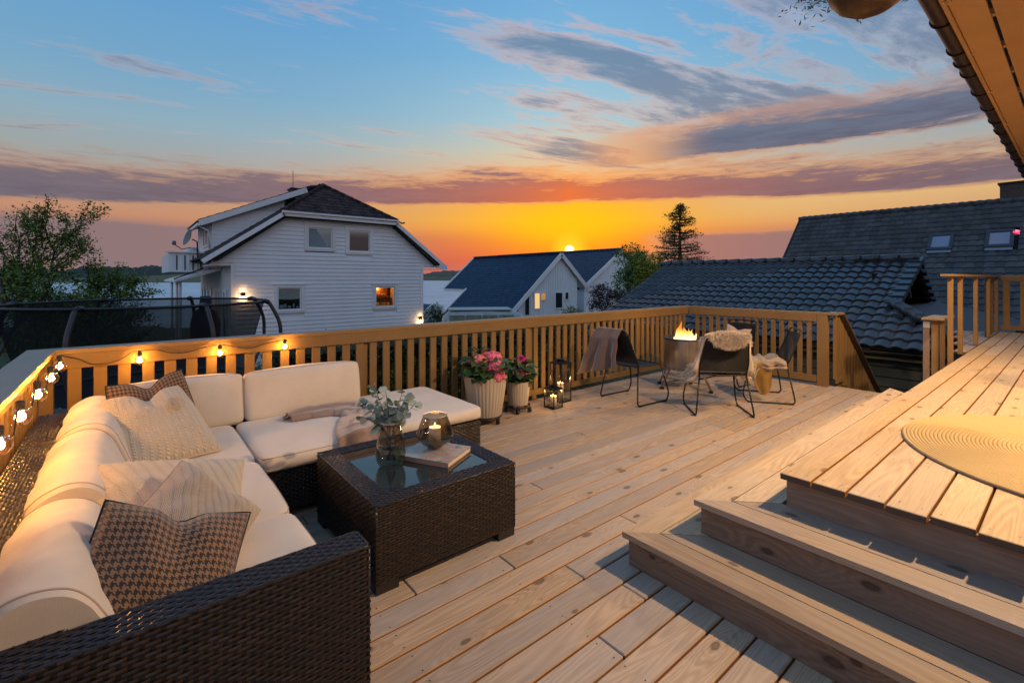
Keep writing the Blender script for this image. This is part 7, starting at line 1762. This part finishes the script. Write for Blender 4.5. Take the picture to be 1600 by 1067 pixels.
MB().bar((37.5, yB - .05, zRr - 4.3), (44, yB - .05, zRr - .12), 0.06, 0.40).build('barge_board', WTRIM, nw2)
MB().box(37.9, yB + .4, -6, 38.0, yA, zRr - 4.2).build('side_wall', MATS['pale blue white boarding'], nw2)
MB().box(37.86, yB + 1.0, 0.2, 37.895, yB + 4.0, 1.1).build('window', WG, nw2)
MB().bar((40.2, (yA + yB) / 2 - 3.2, zRr - 2.3), (40.9, (yA + yB) / 2 - 3.2, zRr - 1.3), 1.0, 0.08).build('roof_window', mat('pale roof window', (0.35, 0.36, 0.36), 0.4), nw2); MB().bar((39.6, (yA + yB) / 2 - 3.2, zRr - 2.75), (40.3, (yA + yB) / 2 - 3.2, zRr - 2.35), 1.0, 0.06).build('roof_window_frame', MATS['pale roof window'], nw2)
# small boathouse at the water
bt = thing('boathouse', 'small white gabled boathouse by the lake between the two big houses', 'hut', (0, 0, 0)); q = at(675, 60); zb__ = zat(478, 60)
Tb = Matrix.Translation((q.x, q.y, zb__)) @ Matrix.Rotation(R(0), 4, 'Z')
onM(MB().prism([(-2.5, -4.5), (2.5, -4.5), (2.5, -1.7), (0, 0), (-2.5, -1.7)], 'y', 0, 5), Tb).build('wall', WTRIM, bt)
onM(MB().bar((-3, -0.2, -2.0), (0, -0.2, 0.08), 0.2, 0.35).bar((3, -0.2, -2.0), (0, -0.2, 0.08), 0.2, 0.35), Tb).build('barge_board', WTRIM, bt)
onM(MB().raw([(-3, -.3, -1.95), (0, -.3, .2), (0, 5.4, .2), (-3, 5.4, -1.95), (3, -.3, -1.95), (3, 5.4, -1.95)], [(0, 1, 2, 3), (1, 4, 5, 2)]), Tb).build('roof', TILE_V, bt)

# ---------------------------------------------------------------- motorhome behind the fence
vn = thing('camper_van', 'pale mossy camper van parked beyond the fence with only its roof and windows in view', 'van', (0, 0, 0)); 
q = at(757, 23); Tv = Matrix.Translation((q.x, q.y, -2.4)) @ Matrix.Rotation(R(-32), 4, 'Z')
VAN = mat('chalky blue white van paint', build=lambda n, b: n.link(n.mix(n.mul(n.smooth(n.noise(n.mapping(oc(n), (1, 1, 5)), 2.2, 6, 0.7), 0.45, 0.72), 0.6), (0.42, 0.50, 0.54), (0.20, 0.22, 0.12)), b.inputs['Base Color']))
hL, hW, hH = 2.15, 0.95, 2.34
m = MB(); secs = [(-hL, 0.55), (-hL + 0.12, 0.85), (-hL + 0.5, 1.0), (0, 1.02), (hL - 0.75, 0.99), (hL - 0.25, 0.86), (hL, 0.45)]
vs = []; prf = [(-1, 0.0), (-1, 0.62), (-0.97, 0.80), (-0.86, 0.96), (-0.5, 1.0), (0.5, 1.0), (0.86, 0.96), (0.97, 0.80), (1, 0.62), (1, 0.0)]
for (x, f) in secs: vs += [(x, p[0] * hW * (0.95 if f < .9 else 1), max(0.25, p[1] * hH * f)) for p in prf]
n_ = len(prf); fs = [(i * n_ + k, (i + 1) * n_ + k, (i + 1) * n_ + k + 1, i * n_ + k + 1) for i in range(len(secs) - 1) for k in range(n_ - 1)] + [tuple(range(n_)), tuple(range((len(secs) - 1) * n_, len(secs) * n_))[::-1]]
m.raw(vs, fs); onM(m, Tv).build('body', VAN, vn)
MOSS = mat('mossy van window', build=lambda n, b: n.link(n.mix(n.smooth(n.noise(oc(n), 3, 5, 0.7), 0.4, 0.6), (0.16, 0.18, 0.13), (0.25, 0.27, 0.20)), b.inputs['Base Color']))
for k in range(4): onM(MB().box(-hL + 0.45 + k * 0.78, -hW - 0.03, 1.72, -hL + 1.15 + k * 0.78, -hW + 0.02, 2.12), Tv).build('side_window', MOSS, vn)
onM(MB().box(-hL + 0.4, -hW + 0.1, hH + 0.0, hL - 0.9, hW - 0.1, hH + 0.05), Tv).build('roof_panel', VAN, vn)
for sx in (-1.35, 1.35):
    for sy in (-1, 1):
        w_ = MB(); w_.lathe([(0, -.1), (.28, -.1), (.33, -.07), (.33, .07), (.28, .1), (0, .1)], 20); onM(w_, Tv @ Matrix.Translation((sx, sy * (hW - .08), .33)) @ Matrix.Rotation(R(90), 4, 'X')).build('wheel', BLACKP, vn)

# ================================================================== TRAMPOLINE
tc_ = at(229, 8.9); TZ = 0.985; TRr = 2.0; fl0 = ground_z(tc_.x, tc_.y)
tp = thing('trampoline', 'big round garden trampoline with black safety net and bent padded poles', 'trampoline', (tc_.x, tc_.y, fl0))
PAD = mat('black foam padding', (0.014, 0.013, 0.016), 0.5); POLE = mat('dark purple grey pole', (0.045, 0.035, 0.045), 0.35)
MB().tube([(tc_.x + TRr * math.cos(a), tc_.y + TRr * math.sin(a), TZ) for a in np.linspace(0, 2 * math.pi, 64)[:-1]], 0.024, 8, closed=True).build('top_ring', PAD, tp, smooth=True)
m = MB(); m.lathe([(TRr - 0.02, TZ), (TRr - 0.10, TZ - 0.35), (TRr - 0.25, TZ - 0.95), (TRr - 0.36, TZ - 1.55)], 64, (tc_.x, tc_.y, 0)); m.build('safety_net', NET, tp, smooth=True)
MB().lathe([(0.0, TZ - 1.6), (1.62, TZ - 1.6)], 48, (tc_.x, tc_.y, 0)).build('jumping_mat', PAD, tp)
MB().lathe([(1.63, TZ - 1.56), (1.95, TZ - 1.56), (1.97, TZ - 1.60), (1.63, TZ - 1.60)], 64, (tc_.x, tc_.y, 0)).build('spring_pad', mat('grey spring pad', (0.10, 0.11, 0.13), 0.6), tp)
ang0 = math.atan2(-tc_.y, -tc_.x)
for k in range(8):
    a = ang0 + R(22 + 45 * k); c, s_ = math.cos(a), math.sin(a)
    P = rounded([(tc_.x + (TRr - .03) * c, tc_.y + (TRr - .03) * s_, TZ + 0.01), (tc_.x + (TRr + .12) * c, tc_.y + (TRr + .12) * s_, TZ - 0.02), (tc_.x + (TRr + .33) * c, tc_.y + (TRr + .33) * s_, TZ - 0.42), (tc_.x + (TRr + .33) * c, tc_.y + (TRr + .33) * s_, TZ - 1.0), (tc_.x + (TRr + .05) * c, tc_.y + (TRr + .05) * s_, TZ - 1.5), (tc_.x + (TRr + .05) * c, tc_.y + (TRr + .05) * s_, fl0)], 0.2, 5)
    MB().tube(P, 0.036, 10).build('pole', POLE, tp, smooth=True)
    MB().tube([(tc_.x + (TRr + q) * c, tc_.y + (TRr + q) * s_, TZ + zq) for q, zq in ((-.05, 0.0), (.04, 0.012), (.12, -.015))], 0.045, 8).build('pole_cap', BLACKP, tp, smooth=True)

# ================================================================== TREES, HEDGE, SHRUBS
def foliage(mb, pts, n_, L, rng, spread, flat=0.0):
    for k in range(n_):
        c = pts[rng.randrange(len(pts))]; p = Vector((c[0] + rng.gauss(0, spread), c[1] + rng.gauss(0, spread), c[2] + rng.gauss(0, spread * 0.8)))
        d = Vector((rng.gauss(0, 1), rng.gauss(0, 1), rng.gauss(0, 0.7 - flat))).normalized(); s_ = d.cross(Vector((rng.gauss(0, .5), rng.gauss(0, .5), 1))).normalized(); l_ = L * rng.uniform(0.6, 1.3)
        mb.raw([tuple(p), tuple(p + d * l_ * .45 + s_ * l_ * .28), tuple(p + d * l_), tuple(p + d * l_ * .45 - s_ * l_ * .28)], [(0, 1, 2, 3)])
def leafmat(name, a, b_, rough=0.6):
    def f(n, bb):
        r = n.new('ShaderNodeNewGeometry').outputs['Random Per Island']; g = n.noise(oc(n), 0.9, 3, 0.6)
        n.link(n.mix(n.m('MULTIPLY', n.add(r, n.mul(n.sub(g, 0.5), 1.2)), 1.0, clamp=True), a, b_), bb.inputs['Base Color'])
    return mat(name, rough=rough, build=f, spec=0.3)
LF_T = leafmat('garden tree leaf', (0.07, 0.14, 0.02), (0.17, 0.25, 0.04)); LF_H = leafmat('hedge leaf', (0.03, 0.06, 0.018), (0.085, 0.14, 0.04)); LF_C = leafmat('conifer needle', (0.13, 0.12, 0.035), (0.22, 0.18, 0.06))
LF_P = leafmat('purple leaf', (0.035, 0.012, 0.022), (0.075, 0.030, 0.045)); LF_G = leafmat('bright leaf', (0.19, 0.26, 0.035), (0.36, 0.36, 0.06)); LF_D = leafmat('dark leaf', (0.07, 0.16, 0.04), (0.16, 0.25, 0.06))
BARK = mat('bark', build=lambda n, b: n.link(n.mix(n.noise(oc(n), 12, 4, 0.7), (0.03, 0.024, 0.018), (0.075, 0.06, 0.05)), b.inputs['Base Color']))
def tree(name, label, base, H, spread, lm, seed, nleaf, L, lv=4, dirv=(0, 0, 1), r0=0.09, group=None, sp=0.16, tips_only=True, first=0.2, ang=(0.3, 0.75)):
    t_ = thing(name, label, 'tree', base, 0, group); rng = random.Random(seed); mb = MB(); tips = []; base = Vector(base)
    def grow(p, d, L_, r_, lev):
        pts = [p]; q = p.copy(); dd_ = d.copy()
        for k in range(4):
            dd_ = (dd_ + Vector((rng.gauss(0, .12), rng.gauss(0, .12), rng.gauss(0.02, .07)))).normalized(); q = q + dd_ * L_ / 4; pts.append(q.copy())
        mb.tube(pts, [max(0.004, r_ * (1 - 0.12 * k)) for k in range(5)], 6 if lev < 2 else 4, cap=False)
        if lev >= lv - 2: tips.extend([tuple(p_) for p_ in pts[1:]])
        if lev == lv: return
        for k in range(rng.choice((2, 3, 3)) + (1 if lev == 0 else 0)):
            ax = dd_.orthogonal().normalized(); ax.rotate(Matrix.Rotation(rng.uniform(0, 6.28), 3, dd_)); nd = dd_.copy(); nd.rotate(Matrix.Rotation(rng.uniform(*ang), 3, ax)); nd = (nd + Vector((0, 0, 0.06))).normalized()
            st = pts[rng.choice((2, 3, 4))] if k else pts[-1]; grow(st, nd, L_ * rng.uniform(0.62, 0.85) * spread, r_ * 0.62, lev + 1)
    grow(base, Vector(dirv).normalized(), H, r0, 0)
    mb.build('trunk', BARK, t_, smooth=True); fb = MB(); foliage(fb, tips, nleaf, L, rng, sp); fb.build('crown', lm, t_, kind='stuff'); return t_
b0 = at(52, 12.5); gz = -2.0
tree('garden_tree', 'tall loose green tree behind the left end of the trampoline', (b0.x, b0.y, gz), 2.05, 1.0, LF_T, 3, 15000, 0.085, 5, r0=0.10, sp=0.09)
b0 = at(-40, 11.0); tree('garden_tree', 'bushy tree cut by the left edge of the picture', (b0.x, b0.y, gz), 1.7, 1.0, LF_T, 8, 6500, 0.08, 5, r0=0.09, sp=0.15)
b0 = at(140, 14.0); tree('garden_tree', 'lower spreading tree reaching right towards the lake', (b0.x, b0.y, gz - 0.2), 1.2, 1.0, LF_T, 15, 14000, 0.09, 5, r0=0.08, sp=0.16, dirv=(0.15, -0.1, 1), ang=(0.45, 0.95))
# shrub mass below them
def shrub(name, label, c, rx, ry, rz, lm, n_, L, seed, cat='shrub', group=None, lumps=9, stems=True):
    rng = random.Random(seed); t_ = thing(name, label, cat, (c[0], c[1], c[2]), 0, group); pts = []
    for k in range(lumps):
        a = rng.uniform(0, 6.28); q = rng.random() ** .5; pc = Vector((c[0] + rx * q * math.cos(a) * .7, c[1] + ry * q * math.sin(a) * .7, c[2] + rz * rng.uniform(0.25, 0.8)))
        for _ in range(40):
            d = Vector((rng.gauss(0, 1), rng.gauss(0, 1), rng.gauss(0, 1))).normalized() * rng.uniform(0.8, 1.05) * rng.uniform(0.75, 1.0); pts.append((pc.x + d.x * rx * .42, pc.y + d.y * ry * .42, pc.z + d.z * rz * .28))
    fb = MB(); foliage(fb, pts, n_, L, rng, L * 0.8); fb.build('foliage', lm, t_, kind='stuff')
    if stems:
        m = MB()
        for k in range(6): a = k * 1.05; m.tube([(c[0], c[1], c[2] - 0.1), (c[0] + rx * .3 * math.cos(a), c[1] + ry * .3 * math.sin(a), c[2] + rz * .6)], [0.05, 0.02], 5)
        m.build('stem', BARK, t_)
q = at(20, 4.7); shrub('leafy_bush', 'leafy green bush just outside the left corner of the railing', (q.x - 0.6, q.y + .5, -0.9), 0.9, 0.8, 1.35, LF_H, 4200, 0.055, 41)
q = at(-60, 5.5); shrub('leafy_bush', 'bush beyond the left railing under the trampoline edge', (q.x - 0.6, q.y + .2, -1.2), 1.0, 1.0, 1.5, LF_H, 3500, 0.06, 42)
# hedge behind the back railing
hd = thing('hedge', 'dark clipped hedge behind the slatted railing', 'hedge', (2.7, 5.0, -0.1)); rng = random.Random(77); pts = []
for k in range(2600):
    x = rng.uniform(1.02, 5.6); fz = rng.random(); top = 0.80 + 0.06 * noise.noise(Vector((x * 1.5, 0, 0))) - 0.05 * max(0, x - 4)
    face = rng.random()
    if face < 0.55: y_, z_ = 4.74 + 0.09 * noise.noise(Vector((x * 3, fz * 3, 0))), -0.1 + fz * (top + 0.1)
    elif face < 0.8: y_, z_ = rng.uniform(4.75, 5.4), top
    else: y_, z_ = 5.42, -0.1 + fz * top
    pts.append((x, y_, z_))
fb = MB(); foliage(fb, pts, 16000, 0.042, rng, 0.035); fb.build('foliage', LF_H, hd, kind='stuff')
MB().box(1.08, 4.84, -0.15, 5.5, 5.34, 0.70).build('inner_twigs', mat('dark twigs', (0.012, 0.014, 0.008), 1.0), hd)
# conifer and trees in the middle distance
cb_ = at(1062, 42); czb, czt = zat(425, 42) - 2.5, zat(322, 42)
cf = thing('pine_tree', 'tall open conifer standing alone against the sunset', 'tree', (cb_.x, cb_.y, czb)); m = MB(); m.tube([(cb_.x, cb_.y, czb), (cb_.x + .05, cb_.y, (czb + czt) / 2), (cb_.x, cb_.y, czt)], [0.26, 0.16, 0.03], 8); rng = random.Random(5); pts = []
nlev = 22
for lv_ in range(nlev):
    f = lv_ / (nlev - 1); z = czt - 0.1 - f * (czt - czb) * 0.72; rad = 0.26 + 2.9 * (f ** 0.62) * (1 + 0.15 * math.sin(lv_ * 2.1)); nb_ = 5 + int(3 * f)
    for k in range(nb_):
        a = rng.uniform(0, 6.28); r_ = rad * rng.uniform(0.65, 1.08); tip = Vector((cb_.x + r_ * math.cos(a), cb_.y + r_ * math.sin(a), z + 0.10 * r_ + rng.uniform(-.1, .1))); st = Vector((cb_.x, cb_.y, z))
        m.tube([tuple(st), tuple((st + tip) / 2 + Vector((0, 0, -.06))), tuple(tip)], [0.05, 0.03, 0.012], 4)
        for q in range(9):
            t_ = 0.25 + 0.75 * q / 8; pts.append(tuple(st.lerp(tip, t_) + Vector((rng.gauss(0, .08), rng.gauss(0, .08), rng.gauss(0, .05)))))
m.build('trunk', BARK, cf, smooth=True); fb = MB(); foliage(fb, pts, 9500, 0.17, rng, 0.13, 0.3); fb.build('crown', LF_C, cf, kind='stuff')
q = at(988, 38); shrub('round_tree', 'dense green broadleaf tree left of the conifer', (q.x, q.y, zat(440, 38) - 2.2), 2.1, 2.1, 5.2, LF_D, 9000, 0.19, 51, 'tree', None, 16)
q = at(1012, 36); shrub('round_tree', 'lighter yellow green tree in front of the dense one', (q.x, q.y, zat(440, 36) - 2.2), 1.3, 1.3, 4.3, LF_G, 5000, 0.16, 52, 'tree', None, 12)
q = at(1030, 41); shrub('round_tree', 'dark tree filling the gap between the broadleaf tree and the conifer', (q.x, q.y, zat(440, 41) - 2.0), 1.6, 1.6, 4.6, LF_P if False else LF_D, 5000, 0.18, 53, 'tree', None, 12)
q = at(950, 30); shrub('purple_shrub', 'dark purple leaved shrub in front of the navy roofed house', (q.x, q.y, zat(500, 30) - 0.6), 1.5, 1.5, 2.9, LF_P, 6500, 0.12, 54, 'shrub', None, 12)
q = at(985, 31); shrub('purple_shrub', 'second purple shrub half hidden by the garage roof', (q.x, q.y, zat(500, 31) - 0.6), 1.3, 1.3, 2.6, LF_P, 5000, 0.12, 55, 'shrub', None, 10)
q = at(895, 26); shrub('green_shrub', 'small dark green shrub below the white gable', (q.x, q.y, zat(505, 26) - 1.0), 1.2, 1.0, 2.0, LF_D, 4500, 0.10, 56)
q = at(678, 33); shrub('green_shrub', 'rounded green shrub at the right corner of the white house', (q.x, q.y, zat(505, 33) - 1.0), 1.0, 1.0, 2.3, LF_H, 4500, 0.11, 57)
# far lake side trees at the left
for k, (px_, h_) in enumerate(((95, 2.6), (170, 2.2), (20, 3.0))):
    q = at(px_, 24 + k); shrub('lakeside_tree', ('dark tree by the water behind the trampoline', 'small dark tree by the water nearest the grill', 'big dark tree by the water at the left edge')[k], (q.x, q.y, -4.0), 2.3, 2.3, h_ + 1.9, LF_D, 5500, 0.17, 60 + k, 'tree', None, 12)
